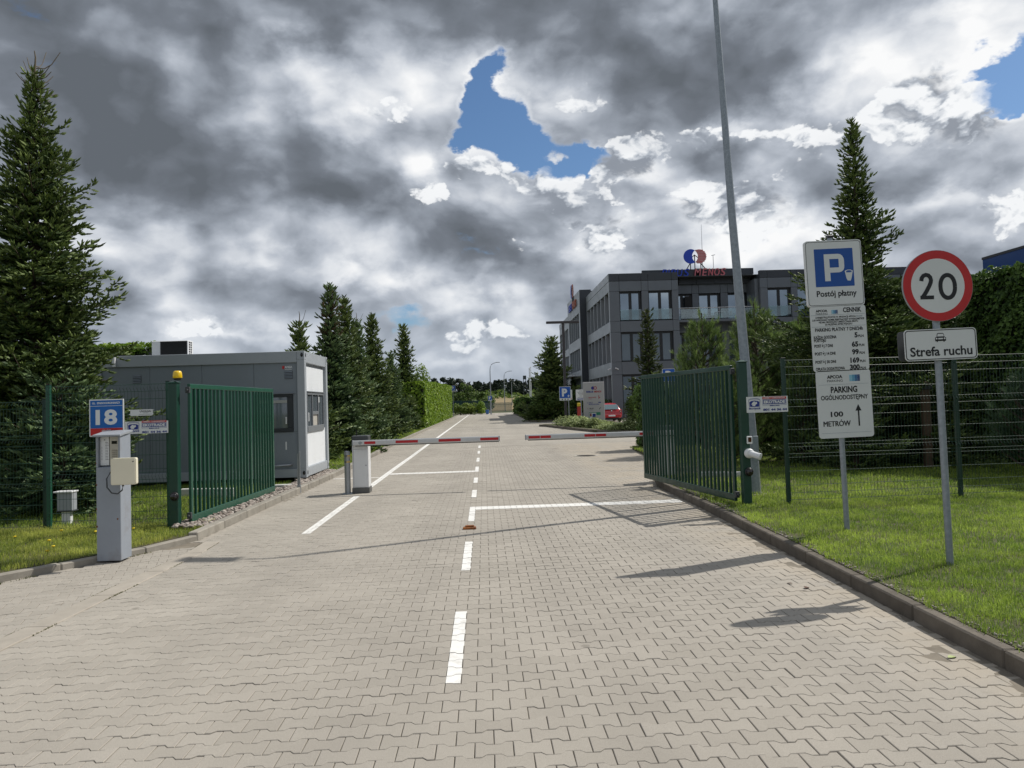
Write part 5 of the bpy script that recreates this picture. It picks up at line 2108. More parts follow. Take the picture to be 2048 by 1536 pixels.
# blue hall behind the right-hand hedge
hall = thing('blue_hall', 'flat-roofed blue metal hall rising behind the tall hedge on the right', 'hall', (41.4, 60, 0))
M_HALL = mat('blue_sheet', (.006, .045, .18), .45, var=.05, scale=.3)
for k in range(10):
    mb = MB()
    mb.bbox(0, .3, -6 * (k + 1) + .02, -6 * k, 0, 12.3, .01)
    mb.build('wall_panel', M_HALL, hall)
mb = MB()
mb.box(.3, 40, -60, .0, 0, 12.2)
mb.build('body', M_HALL, hall)
mb = MB()
mb.box(-.04, .34, -60, .04, 12.3, 12.5)
mb.build('roof_edge', M_WFRAME, hall)
for k in range(3):
    mb = MB()
    mb.bbox(2.0, 3.2, -9 - k * 6, -7.8 - k * 6, 12.2, 13.0, .05)
    mb.build('roof_vent', M_GREY, hall)

# ------------------------------------------------------------------ totem with directions
t = thing('direction_totem', 'tall pale grey direction totem with blue and red print among low shrubs', 'totem sign', (7.2, 49.0, .1))
mb = MB()
mb.bbox(-.69, .69, 0, .22, -.1, 2.82, .02)
M_TOT = mat('totem_grey', (.40, .39, .40), .45, var=.04, scale=1)
mb.build('slab', M_TOT, t)
mb = MB()
mb.add([(x, -.003, z + 2.42) for x, z in [(-.03 + .13 * math.cos(a) * .95 - .02, .11 * math.sin(a)) for a in np.linspace(R(60), R(300), 20)]], [tuple(range(20))])
put_text(mb, 'BIBUS', -.26, 2.18, -.003, .16, .04, .46)
put_text(mb, '2.', -.43, 1.46, -.003, .10, .02)
put_text(mb, 'HALA', -.36, 1.46, -.003, .105, .025, .27, 'LEFT')
put_text(mb, 'PRODUKCYJNA', -.36, 1.34, -.003, .10, .025, .70, 'LEFT')
mb.box(.28, .45, -.004, -.003, 1.44, 1.50)
mb.build('blue_lettering', M_NAVY, t, kind='stuff')
mb = MB()
ring(mb, [(.10 + a, 2.42 + b) for a, b in circ(.11, 24)], [(.10 + a, 2.42 + b) for a, b in circ(.065, 24)], -.0035)
put_text(mb, 'MENOS', .26, 2.18, -.003, .16, .04, .48)
put_text(mb, '1.', -.45, 1.80, -.003, .10, .02)
put_text(mb, 'BIUROWIEC', -.36, 1.80, -.003, .10, .025, .52, 'LEFT')
mb.box(-.36, -.14, -.004, -.003, 1.70, 1.715)
put_text(mb, '3.', -.42, 1.08, -.003, .10, .02)
mb.add([(.30, -.003, 1.70), (.34, -.003, 1.70), (.34, -.003, 1.76), (.44, -.003, 1.78), (.34, -.003, 1.82), (.33, -.003, 1.95), (.30, -.003, 1.95)], [tuple(range(7))])
mb.build('red_lettering', mat('totem_red', (.34, .02, .03), .5, var=0), t, kind='stuff')
mb = MB()
put_text(mb, 'SKLEP', -.32, 1.08, -.003, .10, .025, .27, 'LEFT')
mb.box(-.32, -.06, -.004, -.003, .98, .99)
mb.add([(.30, -.003, 1.02), (.33, -.003, 1.0), (.44, -.003, 1.14), (.42, -.003, 1.16)], [(0, 1, 2, 3)])
mb.build('dark_lettering', M_SIGNK, t, kind='stuff')
for nm, m, bx in (('plan_green', mat('plan_green', (.03, .20, .12), .5, var=0), [(-.34, .40, .80, .83), (.12, .40, .64, .80), (-.36, -.34, .28, .83), (-.1, .18, .34, .37)]),
                  ('plan_white', M_SIGNW, [(-.32, .10, .38, .78)]), ('plan_blue', M_NAVY, [(-.14, .08, .44, .74)]), ('plan_brown', mat('plan_brown', (.2, .03, .02), .5, var=0), [(-.30, -.19, .56, .76)])):
    mb = MB()
    for i, (a, b, c, d) in enumerate(bx):
        yy = {'plan_green': -.004, 'plan_white': -.006, 'plan_blue': -.009, 'plan_brown': -.009}[nm]
        mb.box(a, b, yy, yy + .0015, c, d)
    mb.build(nm, m, t)

# ------------------------------------------------------------------ T-shaped lamp and small signs near the totem
t = thing('lamp_post', 'dark T-shaped lamp post standing at the tip of the shrub island', 'street lamp', (5.86, 54.0, .1))
M_TL = mat('dark_brown_steel', (.06, .055, .06), .45, var=.06, metal=.3)
mb = MB()
mb.bbox(-.09, .09, -.07, .07, -.1, 7.25, .01)
mb.build('pole', M_TL, t)
mb = MB()
mb.bbox(-1.22, 1.18, -.12, .12, 7.25, 7.42, .02)
mb.build('arm', M_TL, t)


def small_sign(label, x, y, z, w, h, kind, ph=None, grp=None, pole=True, zbase=0.1, rz=0):
    t = thing('parking_sign' if kind != 'note' else 'notice_sign', label, 'sign', (x, y, zbase), rz, grp)
    if pole:
        mb = MB()
        mb.tube([(0, .05, -.1), (0, .05, z + h / 2)], .03, 8)
        mb.build('pole', M_GALVM, t)
    mb = MB()
    plate(mb, rrect(w, h, .02, 3), 0, .02, 0, z)
    mb.build('board', M_SIGNW, t)
    if kind != 'note':
        zb = z + h * .07 if kind == 'P+' else z
        hb = h * .80 if kind == 'P+' else h * .94
        mb = MB()
        flat(mb, rrect(w * .94, hb, .02, 3), -.004, 0, zb)
        mb.build('blue_field', mat('sign_blue2', (.008, .09, .42), .4, var=.03), t)
        mb = MB()
        put_text(mb, 'P', -.04 * w, zb, -.009, hb * .92, .05)
        if kind == 'P+':
            mb.box(w * .20, w * .40, -.0095, -.009, zb - hb * .34, zb - hb * .29)
            mb.box(w * .275, w * .325, -.0115, -.011, zb - hb * .42, zb - hb * .21)
        mb.build('white_symbol', M_SIGNW, t)
        if kind == 'P+':
            mb = MB()
            for k in range(3):
                mb.box(-w * .3 + k * w * .25, -w * .3 + k * w * .25 + w * .1, -.005, -.004, z - h * .45, z - h * .38)
            mb.build('small_print', M_SIGNK, t)
    else:
        mb = MB()
        for k in range(6):
            wk = w * (.3 + .12 * ((k * 7) % 4))
            mb.box(-wk / 2, wk / 2, -.004, -.003, z + h * .36 - k * h * .12, z + h * .36 - k * h * .12 + h * .03)
        mb.build('small_print', M_SIGNK, t)
        mb = MB()
        mb.box(-w * .4, w * .4, -.004, -.003, z - h * .43, z - h * .34)
        mb.build('print_band', M_SIGNR if kind == 'note' and x < 6.5 else M_NAVY, t)
    return t


small_sign('blue P sign with a plus, fixed to the dark T-shaped lamp post', 5.83, 53.85, 2.17, .82, 1.0, 'P+', pole=False)
small_sign('white tariff notice on a thin pole just behind the P sign by the T lamp', 6.16, 54.6, 2.08, .55, .72, 'note')
small_sign('white tariff notice half hidden behind the direction totem', 7.25, 56.0, 2.05, .75, .80, 'note')
small_sign('blue P sign just showing above the right gate leaf', 8.97, 36.0, 2.72, .62, .62, 'P', grp='blue parking signs')
small_sign('blue P sign at the end of the bright green hedge on the left', -4.13, 100.0, 3.75, .68, .78, 'P+', grp='blue parking signs')
small_sign('blue P sign in the distance at the foot of the nearest street lamp', .93, 117.5, 2.42, .64, .76, 'P+', grp='blue parking signs')

# red and yellow cabinet half hidden behind the totem
t = thing('defibrillator_box', 'small red cabinet with a yellow top glimpsed behind the direction totem', 'cabinet', (7.52, 59.6, .0))
mb = MB()
mb.bbox(-.13, .13, -.12, .12, .5, 1.25, .02)
mb.build('body', mat('cabinet_red', (.35, .04, .03), .5), t)
mb = MB()
mb.bbox(-.13, .13, -.13, .13, 1.26, 1.55, .04)
mb.build('top', mat('cabinet_yellow', (.55, .42, .03), .5), t)

# ------------------------------------------------------------------ far street lamps
for i, (x, y, lab, h_) in enumerate(((1.05, 118.5, 'nearest curved-arm street lamp beyond the end of the drive', 8.1), (4.1, 150, 'middle curved-arm street lamp beyond the end of the drive', 8.0),
                                    (7.6, 205, 'farthest and smallest curved-arm street lamp beyond the drive', 8.0))):
    t = thing('street_lamp', lab, 'street lamp', (x, y, 0), group='curved street lamps along the distant road')
    mb = MB()
    pts = [(0, 0, 0), (0, 0, h_ * .5), (0, 0, h_ - 1.1), (.06, 0, h_ - .6), (.25, 0, h_ - .22), (.6, 0, h_ - .02), (1.0, 0, h_ + .08)]
    mb.tube(pts, [.10, .08, .06, .055, .05, .045, .04], 8)
    mb.build('pole', M_GALV, t)
    mb = MB()
    mb.bbox(.95, 1.6, -.12, .12, h_ + .06, h_ + .14, .03)
    mb.build('lamp_head', M_DGREY, t)

for i, (x, lab) in enumerate(((6.72, 'left'), (6.92, 'middle'), (7.16, 'right'))):
    t = thing('flagpole', '%s one of three bare white flagpoles beyond the spruce' % lab, 'flagpole', (x, 110 + i * 1.5, 0), group='bare white flagpoles')
    mb = MB()
    mb.tube([(0, 0, 0), (0, 0, 6.6 + i * .2)], [.06, .04], 8)
    mb.build('pole', M_WHITE, t)
    mb = MB()
    mb.lathe([(.05, 6.6 + i * .2), (.07, 6.66 + i * .2), (.03, 6.74 + i * .2)], 8)
    mb.build('finial', M_WHITE, t)

# ------------------------------------------------------------------ fences at the far end
t = thing('board_fence', 'dark green screened fence beyond the end of the bright hedge', 'fence', (-5.4, 126, 0))
for k in range(4):
    mb = MB()
    mb.bbox(k * 1.5 + .04, k * 1.5 + 1.46, -.02, .02, .35, 2.35 - .06 * k, .01)
    mb.build('panel', mat('screen_green', (.008, .035, .035), .6, var=.15, scale=.8), t)
for k in range(5):
    mb = MB()
    mb.bbox(k * 1.5 - .04, k * 1.5 + .04, -.04, .04, 0, 2.5 - .06 * k, .01)
    mb.build('post', M_GREEN, t)
t = thing('palisade_fence', 'grey-green palisade fence along the verge at the far bend', 'fence', (-.3, 124, 0), R(14))
me = None
for k in range(38):
    if me is None:
        q = MB()
        q.box(-.035, .035, -.015, .015, .2, 1.85)
        o = q.build('pale', mat('pale_grey_green', (.12, .17, .16), .55, var=.1), t)
        me = o.data
    else:
        link('pale', me, t, loc=(k * .135, 0, 0))
for z_ in (.5, 1.5):
    mb = MB()
    mb.box(0, 5.1, .016, .05, z_, z_ + .05)
    mb.build('rail', M_GREEND, t)

# blue bin by the far P sign
t = thing('bin', 'small blue bin beside the distant verge', 'bin', (.45, 119.4, .05))
mb = MB()
mb.lathe([(.22, 0), (.27, .6), (.27, .68)], 12)
mb.build('body', mat('bin_blue', (.03, .12, .35), .5), t)
mb = MB()
mb.lathe([(.28, .685), (.22, .74), (.05, .78)], 12)
mb.build('lid', M_DGREY, t)

# watch tower above the wood
t = thing('watch_tower', 'slender lattice watch tower on the skyline above the wood', 'tower', (21.9, 400, 8))
for sx in (-1, 1):
    for sy in (-1, 1):
        mb = MB()
        mb.tube([(sx * .75, sy * .75, -6), (sx * .6, sy * .6, 6.1)], .16, 5)
        mb.build('leg', M_DGREY, t)
mb = MB()
mb.box(-.85, .85, -.85, .85, 6.1, 8.1)
mb.build('cabin', M_DGREY, t)

# ------------------------------------------------------------------ red hatchback seen from behind
car = thing('parked_car', 'red hatchback parked beyond the direction totem, seen from behind', 'car', (9.77, 57.45, 0), 0)
M_CAR = mat('car_red', (.42, .010, .018), .28, var=.02, coat=1.0, spec=.5)
secs = [  # y, half-width floor, half-width waist, waist z, half-width roof, roof z, floor z
    (.00, .70, .78, .62, .60, .66, .32), (.05, .76, .82, .78, .66, .82, .24), (.18, .79, .83, .88, .66, .98, .20),
    (.55, .80, .835, .90, .57, 1.40, .20), (.80, .80, .835, .90, .565, 1.475, .20), (1.6, .80, .835, .89, .575, 1.50, .20),
    (2.3, .80, .835, .88, .56, 1.44, .20), (3.0, .80, .83, .86, .60, .98, .20), (3.6, .78, .80, .74, .58, .84, .20), (3.85, .70, .72, .60, .54, .68, .26)]
mb = MB()
rings = []
for (y, a, b, zw, c, zr, zf) in secs:
    rings.append([(-a, y, zf), (-b, y, zf + (zw - zf) * .45), (-b, y, zw), (-c - (b - c) * .12, y, zw + (zr - zw) * .82), (-c * .72, y, zr), (c * .72, y, zr), (c + (b - c) * .12, y, zw + (zr - zw) * .82), (b, y, zw), (b, y, zf + (zw - zf) * .45), (a, y, zf)])
vs = [p for r_ in rings for p in r_]
n = 10
fs = []
for i in range(len(rings) - 1):
    for k in range(n):
        fs.append((i * n + k, (i + 1) * n + k, (i + 1) * n + (k + 1) % n, i * n + (k + 1) % n))
fs.append(tuple(range(n)))
fs.append(tuple(reversed(range((len(rings) - 1) * n, len(rings) * n))))
mb.add(vs, fs, True)
body = mb.build('body', M_CAR, car)
bm_ = body.modifiers.new('soft', 'SUBSURF')
bm_.levels = bm_.render_levels = 2
mb = MB()
mb.bbox(-.74, .74, -.10, .10, .33, .62, .05)
mb.build('bumper', M_CAR, car)
mb = MB()
mb.box(-.55, .55, -.06, .1, .22, .34)
mb.build('valance', M_RUBBER, car)
# rear window follows the slope of the hatch
mb = MB()
mb.add([(-.60, .10, .96), (.60, .10, .96), (.50, .43, 1.34), (-.50, .43, 1.34)], [(0, 1, 2, 3)])
mb.v = [(x, y - .035, z + .02) for x, y, z in mb.v]
mb.build('rear_window', mat('car_glass', (.16, .22, .24), .05, metal=.4, var=0, spec=1.0), car)
mb = MB()
mb.bbox(-.26, .26, -.118, -.102, .44, .555, .004)
mb.build('number_plate', M_SIGNW, car)
for s in (-1, 1):
    mb = MB()
    mb.bbox(s * .70 - .10, s * .70 + .10, -.005, .10, .76, .95, .03)
    mb.build('tail_light', mat('tail_light', (.35, .02, .02), .15, var=0, coat=1), car)
    mb = MB()
    mb.bbox(s * .68 - .05, s * .68 + .05, -.012, .02, .79, .85, .01)
    mb.build('reversing_light', M_WHITE, car)
    for yy in (.72, 3.15):
        w_ = MB()
        w_.lathe([(.10, -.1), (.29, -.1), (.305, -.07), (.305, .07), (.29, .1), (.1, .1)], 24, Matrix.Translation((s * .72, yy, .305)) @ Matrix.Rotation(R(90), 4, 'Y'))
        w_ = w_.build('wheel', M_RUBBER, car)
        mb = MB()
        mb.lathe([(.02, .11), (.19, .105), (.2, .09)], 16, Matrix.Translation((s * .72, yy, .305)) @ Matrix.Rotation(R(90 * s), 4, 'Y'))
        mb.build('rim', M_GALV, w_)
    mb = MB()
    mb.bbox(s * .93 - .08, s * .93 + .08, 2.35, 2.45, .93, 1.06, .02)
    mb.build('mirror', M_CAR, car)
mb = MB()
mb.lathe([(.06, 0), (.05, .01)], 16, Matrix.Translation((0, -.0, .85)) @ Matrix.Rotation(R(90), 4, 'X'))
mb.build('badge', M_GALV, car)

# ================================================================== VEGETATION
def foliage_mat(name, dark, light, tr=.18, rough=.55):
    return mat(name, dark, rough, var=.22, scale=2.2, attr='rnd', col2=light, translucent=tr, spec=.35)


M_SPR = foliage_mat('spruce_needles', (.034, .068, .021), (.24, .31, .09), .24)
M_SPRB = foliage_mat('spruce_needles_blue', (.036, .075, .034), (.24, .33, .14), .24)
M_SPRN = foliage_mat('spruce_needles_brown', (.06, .04, .022), (.17, .125, .06), .1)
M_PINE = foliage_mat('pine_needles', (.036, .07, .018), (.26, .36, .10), .26)
M_THUJA = foliage_mat('thuja_bright', (.07, .14, .014), (.28, .40, .04), .3)
M_THUJAD = foliage_mat('thuja_dark', (.034, .075, .016), (.14, .23, .042), .2)
M_BUSH = foliage_mat('bush_leaves', (.035, .075, .014), (.16, .23, .05), .25)
M_BUSHY = foliage_mat('bush_yellow', (.08, .14, .02), (.27, .34, .06), .3)
M_LOW = foliage_mat('low_shrub_leaves', (.10, .14, .045), (.46, .52, .24), .25)
M_FAR = foliage_mat('far_trees', (.016, .030, .018), (.035, .055, .030), .05)
M_BARK = mat('bark', (.075, .055, .04), .9, var=.3, scale=20, bump=.01, bscale=30)
M_TWIG = mat('bare_twig', (.13, .105, .075), .85, var=.2)
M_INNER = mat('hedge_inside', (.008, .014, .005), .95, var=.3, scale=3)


def frames(D):
    D = D / np.maximum(1e-9, np.linalg.norm(D, axis=1, keepdims=True))
    up = np.where(np.abs(D[:, 2:3]) > .9, np.array([[1., 0, 0]]), np.array([[0., 0, 1.]]))
    A = np.cross(D, up)
    A /= np.linalg.norm(A, axis=1, keepdims=True)
    B = np.cross(A, D)
    return D, A, B


def spindles(P, D, L, W, rng, bend=.12):
    """needle-covered shoots: three-sided spindles that bend slightly upward"""
    n = len(P)
    D, A, B = frames(D)
    L, W = L[:, None], W[:, None]
    ph = rng.uniform(0, 2 * PI, n)[:, None]
    V = np.empty((n, 7, 3))
    for k in range(3):
        a = ph + 2 * PI * k / 3
        r_ = A * np.cos(a) + B * np.sin(a)
        V[:, k] = P + r_ * W * .55
        V[:, 3 + k] = P + D * L * .45 + r_ * W + np.array([0, 0, 1.]) * L * bend * .3
    V[:, 6] = P + D * L + np.array([0, 0, 1.]) * L * bend
    i = np.arange(n)[:, None] * 7
    q_ = np.concatenate([i + np.array([[k, (k + 1) % 3, 3 + (k + 1) % 3, 3 + k]]) for k in range(3)], 1)
    t_ = np.concatenate([i + np.array([[3 + k, 3 + (k + 1) % 3, 6]]) for k in range(3)], 1)
    loops = np.concatenate([q_, t_], 1)
    sizes = np.tile([4, 4, 4, 3, 3, 3], n)
    return V.reshape(-1, 3), loops.ravel(), sizes, 6


def tufts(P, D, L, W, rng, k=12, spread=.75):
    """long pine needles: k thin triangles fanning from each shoot"""
    n = len(P)
    D, A, B = frames(D)
    P = np.repeat(P, k, 0)
    D0 = np.repeat(D, k, 0)
    A, B = np.repeat(A, k, 0), np.repeat(B, k, 0)
    L = np.repeat(L, k)[:, None]
    W = np.repeat(W, k)[:, None]
    m = n * k
    th = rng.uniform(0, 2 * PI, m)[:, None]
    s = rng.uniform(.25, spread + .2, m)[:, None]
    st = rng.uniform(0, 1, m)[:, None]
    d = D0 + (A * np.cos(th) + B * np.sin(th)) * s
    d /= np.linalg.norm(d, axis=1, keepdims=True)
    base = P + D0 * L * .9 * st
    side = np.cross(d, rng.normal(size=(m, 3)))
    side /= np.linalg.norm(side, axis=1, keepdims=True)
    V = np.empty((m, 3, 3))
    V[:, 0] = base - side * W
    V[:, 1] = base + side * W
    V[:, 2] = base + d * L * rng.uniform(.8, 1.1, m)[:, None]
    loops = np.arange(m * 3)
    return V.reshape(-1, 3), loops, np.full(m, 3), k


def leaves(P, N, S, rng, aspect=1.5):
    """small folded leaves: one quad each, facing roughly N"""
    n = len(P)
    N = N + rng.normal(0, .45, (n, 3))
    N, A, B = frames(N)
    th = rng.uniform(0, 2 * PI, n)[:, None]
    U = A * np.cos(th) + B * np.sin(th)
    Vv = np.cross(N, U)
    S = S[:, None]
    V = np.empty((n, 4, 3))
    V[:, 0] = P - U * S * aspect * .5
    V[:, 1] = P + Vv * S * .5 + N * S * .15
    V[:, 2] = P + U * S * aspect * .5
    V[:, 3] = P - Vv * S * .5 + N * S * .15
    return V.reshape(-1, 3), np.arange(n * 4), np.full(n, 4), 1


def build_shoots(name, shots, mats, parent, fn=spindles, **kw):
    """shots: list of (P, D, L, W, rnd, matindex)"""
    P = np.array([s[0] for s in shots])
    D = np.array([s[1] for s in shots])
    L = np.array([s[2] for s in shots])
    W = np.array([s[3] for s in shots])
    r_ = np.array([s[4] for s in shots])
    mi = np.array([s[5] for s in shots])
    rng = np.random.default_rng(len(shots))
    V, loops, sizes, per = fn(P, D, L, W, rng, **kw)
    k = len(sizes) // len(P)
    me = npmesh(name, V, loops, sizes, mats, attr=np.repeat(r_, k), midx=np.repeat(mi, k) if isinstance(mats, list) and len(mats) > 1 else None, smooth=False)
    return me


def spruce_geo(H, prof, seed, tw=.13, wst=.25, zb=.15, dens=1.0, brown=None, nbr=7):
    rnd = random.Random(seed)
    shots = []
    branches = []
    z = zb
    top_clear = .35
    while z < H - top_clear * .4:
        f = z / H
        Rz = prof(z)
        nb = max(4, int(nbr * (1 - .35 * f)))
        a0 = rnd.uniform(0, 2 * PI)
        wl = rnd.choice((.82, .95, 1.0, 1.12))
        for b in range(nb):
            a = a0 + 2 * PI * b / nb + rnd.uniform(-.3, .3)
            L = Rz * (rnd.uniform(.50, .85) if rnd.random() < .72 else rnd.uniform(.92, 1.28)) * wl
            s0 = -.28 + .62 * f ** 1.6 + rnd.uniform(-.14, .14)
            s1 = .28 + rnd.uniform(-.06, .1)
            zz = z + rnd.uniform(-.08, .08)
            ca, sa = math.cos(a), math.sin(a)

            def pos(t):
                return (ca * L * t, sa * L * t, zz + L * (s0 * t + s1 * t * t))
            branches.append([pos(t) for t in (0, .35, .7, 1.0)])
            step = tw * .55 / max(L, .1) / dens
            t = min(.5, .22 + .04 / max(L, .1))
            sd = 1
            while t < 1.0:
                p = pos(t)
                sl = s0 + 2 * s1 * t
                ang = a + sd * rnd.uniform(.7, 1.15)
                ls = min(.45 * L, (1 - t) * L * .62 + tw * 1.1)
                dx, dy = math.cos(ang), math.sin(ang)
                dz = sl * .6 - .16 + rnd.uniform(-.35, .3)
                u = tw * .25
                s2 = 1
                while u < ls:
                    q = (p[0] + dx * u, p[1] + dy * u, p[2] + dz * u)
                    a2 = ang + s2 * rnd.uniform(.3, .8)
                    d = (math.cos(a2), math.sin(a2), dz + rnd.uniform(-.15, .65))
                    tip = min(1, t * .6 + .4 * u / max(ls, .01))
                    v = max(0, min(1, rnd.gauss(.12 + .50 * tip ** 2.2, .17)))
                    mi = 1 if brown and brown(q[2], rnd) else 0
                    shots.append((q, d, tw * rnd.uniform(.65, 1.15), tw * .20, v, mi))
                    u += tw * .48 / dens
                    s2 = -s2
                q = (p[0] + dx * ls, p[1] + dy * ls, p[2] + dz * ls)
                shots.append((q, (dx, dy, dz + .35), tw * rnd.uniform(.8, 1.2), tw * .16, max(0, min(1, rnd.gauss(.62, .18))), 1 if brown and brown(q[2], rnd) else 0))
                t += step
                sd = -sd
            p = pos(1.0)
            for k in range(3):
                shots.append((p, (math.cos(a + (k - 1) * .5), math.sin(a + (k - 1) * .5), s0 + 2 * s1 + .2), tw * 1.2, tw * .16, min(1, max(0, rnd.gauss(.7, .15))), 0))
        z += wst * (1 - .45 * f)
    # dense dark inner shoots that close the crown
    z = max(.3, zb)
    while z < H - .35:
        Rz = prof(z)
        for k in range(max(6, int(26 * min(1, Rz)))):
            a = rnd.uniform(0, 2 * PI)
            r0 = Rz * rnd.uniform(.05, .42)
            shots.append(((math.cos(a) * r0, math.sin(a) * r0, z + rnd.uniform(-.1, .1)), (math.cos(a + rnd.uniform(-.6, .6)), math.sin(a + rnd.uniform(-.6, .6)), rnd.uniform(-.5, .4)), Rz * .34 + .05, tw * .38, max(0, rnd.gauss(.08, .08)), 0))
        z += .13
    # shoots hugging the leader
    zt = H - .6
    while zt < H:
        for k in range(4):
            a = rnd.uniform(0, 2 * PI)
            shots.append(((0, 0, zt), (math.cos(a) * .7, math.sin(a) * .7, .7), tw * .9, tw * .14, .4, 0))
        zt += tw * .5
    return shots, branches


def spruce(label, x, y, z0, H, prof, seed, tw, group=None, m=None, name='spruce_tree', cat='tree', lean=(0, 0), brown=None, wst=.25, dens=1.0, nbr=7, bare=0, zb=.15):
    t = thing(name, label, cat, (x, y, z0), group=group)
    shots, branches = spruce_geo(H, prof, seed, tw, wst=wst, dens=dens, brown=brown, nbr=nbr, zb=zb)
    mb = MB()
    mb.tube([(0, 0, -.1), (0, 0, H * .3), (0, 0, H * .7), (0, 0, H + .02)], [.045 + H * .012, .03 + H * .010, .015 + H * .005, .008], 8)
    mb.build('trunk', M_BARK, t)
    mb = MB()
    for b in branches:
        mb.tube(b, [.016, .012, .008, .004], 3, caps=False, smooth=False)
    mb.build('branches', M_BARK, t, kind='stuff')
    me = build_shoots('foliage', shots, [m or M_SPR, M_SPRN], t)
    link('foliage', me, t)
    if bare:
        rnd = random.Random(seed + 5)
        mb = MB()
        mb.tube([(0, 0, H - .1), (.02, 0, H + .25), (.0, 0, H + .38)], [.022, .014, .008], 5)
        for k in range(bare):
            a = rnd.uniform(0, 2 * PI)
            zb_ = H - .5 + .65 * k / bare
            l_ = rnd.uniform(.22, .42) if k < bare - 3 else .42
            up = .25 + .9 * (k / bare)
            pts = [(0, 0, zb_)]
            for s in (.3, .6, 1.0):
                pts.append((math.cos(a) * l_ * s ** .8, math.sin(a) * l_ * s ** .8, zb_ + l_ * up * s * s))
            mb.tube(pts, [.012, .010, .009, .006], 4)
        mb.build('bare_shoots', M_TWIG, t)
    return t


def pr_left(z):
    return min(1.55, max(.10, .06 + (7.95 - z) * .275)) * (1.0 + .10 * math.sin(z * 5.1) + .07 * math.sin(z * 11.3)) * (.85 if z < .8 else 1)


spruce('tall dark spruce at the left edge with bare curled shoots at its top', -8.15, 14.0, .07, 8.05, pr_left, 3, .112, 'spruces on the left of the drive', bare=13, wst=.155, dens=1.0, nbr=9)
spruce('bushy spruce low behind the left mesh fence, beside the tall one', -7.2, 13.1, .07, 2.35, lambda z: .30 + (2.3 - z) * .52, 8, .12, 'spruces on the left of the drive', m=M_SPRB, wst=.2, nbr=8)

grp_l = 'spruces on the left of the drive'


def cone(H, rb, r0=.12, pw=1.4):
    return lambda z: (r0 + (rb * 1.12 - r0) * (max(0, 1 - z / H)) ** pw) * (1 + .13 * math.sin(z * 6.3 + H * 7))


rowdef = [
    ('small spruce whose thin tip just clears the cabin roof', -5.95, 24.6, 4.45, 1.35, None),
    ('spruce with a rusty brown top next to the cabin, tallest on its left', -5.62, 28.0, 6.25, 1.60, lambda z, r: z > 4.3 and r.random() < .75),
    ('slim spruce just right of the brown-topped one', -5.75, 31.6, 6.3, 1.45, None),
    ('spruce with a thin bent tip in the middle of the left row', -6.0, 36.0, 5.8, 1.5, None),
    ('full dark spruce in the middle of the left row', -5.85, 40.0, 6.6, 1.75, None),
    ('low broad spruce between the middle of the row and the last tall one', -5.65, 46.0, 4.9, 1.5, None),
]
for i, (lab, x, y, H, rb, br) in enumerate(rowdef):
    spruce(lab, x, y, .07, H, cone(H, rb), 20 + i, .19, grp_l, brown=br, wst=.22, dens=1.05, nbr=9, bare=4 if i in (0, 3) else 0, m=M_SPRB if i % 2 else M_SPR)
spruce('last slim tall spruce before the bright green hedge', -5.75, 55.0, .07, 7.5, lambda z: .2 + (1.35 if z < 2.2 else .85) * max(0, 1 - z / 7.5) ** .75 * (1 + .15 * math.sin(z * 4)), 31, .26, grp_l, wst=.36, nbr=8)
spruce('short dark spruce at the foot of the bright green hedge', -5.0, 51.5, .07, 2.3, cone(2.3, .9), 32, .24, grp_l, wst=.34, nbr=7)
spruce('short spruce filling the row behind the left barrier cabinet', -5.3, 33.5, .07, 3.2, cone(3.2, 1.35), 33, .19, grp_l, wst=.28, nbr=8, m=M_SPRB)


def pr_right(z):
    if z > 4.4:
        r_ = .06 + (7.9 - z) * .175
    else:
        r_ = .77 + (4.4 - z) * .62
    return min(2.0, r_) * (1 + .12 * math.sin(z * 5.3))


spruce('tall narrow-topped spruce behind the parking price sign', 8.78, 17.0, .12, 7.95, pr_right, 41, .115, 'spruces on the right of the drive', wst=.16, nbr=9)
spruce('young open spruce low behind the fence, right of the price sign', 7.6, 15.2, .12, 2.3, lambda z: .25 + (2.3 - z) * .38, 42, .12, 'spruces on the right of the drive', wst=.26, nbr=6)
spruce('broad spruce beside the T-shaped lamp at the far crossing', 6.2, 67.5, .1, 7.5, lambda z: .2 + 2.9 * max(0, 1 - z / 7.5) ** 1.05 * (1 + .08 * math.sin(z * 5)), 43, .30, 'spruces on the right of the drive', wst=.38, nbr=8)
spruce('thin pillar-like spruce in front of the office corner', 8.9, 40.0, .1, 6.4, lambda z: (.22 + .10 * (6.2 - z)) if z > 3.2 else .55 + (3.2 - z) * .32, 44, .19, 'spruces on the right of the drive', m=foliage_mat('spruce_needles_olive', (.03, .05, .015), (.11, .14, .045)), wst=.28, nbr=7)
spruce('dark bushy spruce at the right end of the shrub island', 8.9, 38.6, .1, 2.9, cone(2.9, 1.25), 45, .19, 'spruces on the right of the drive', wst=.28, nbr=8)


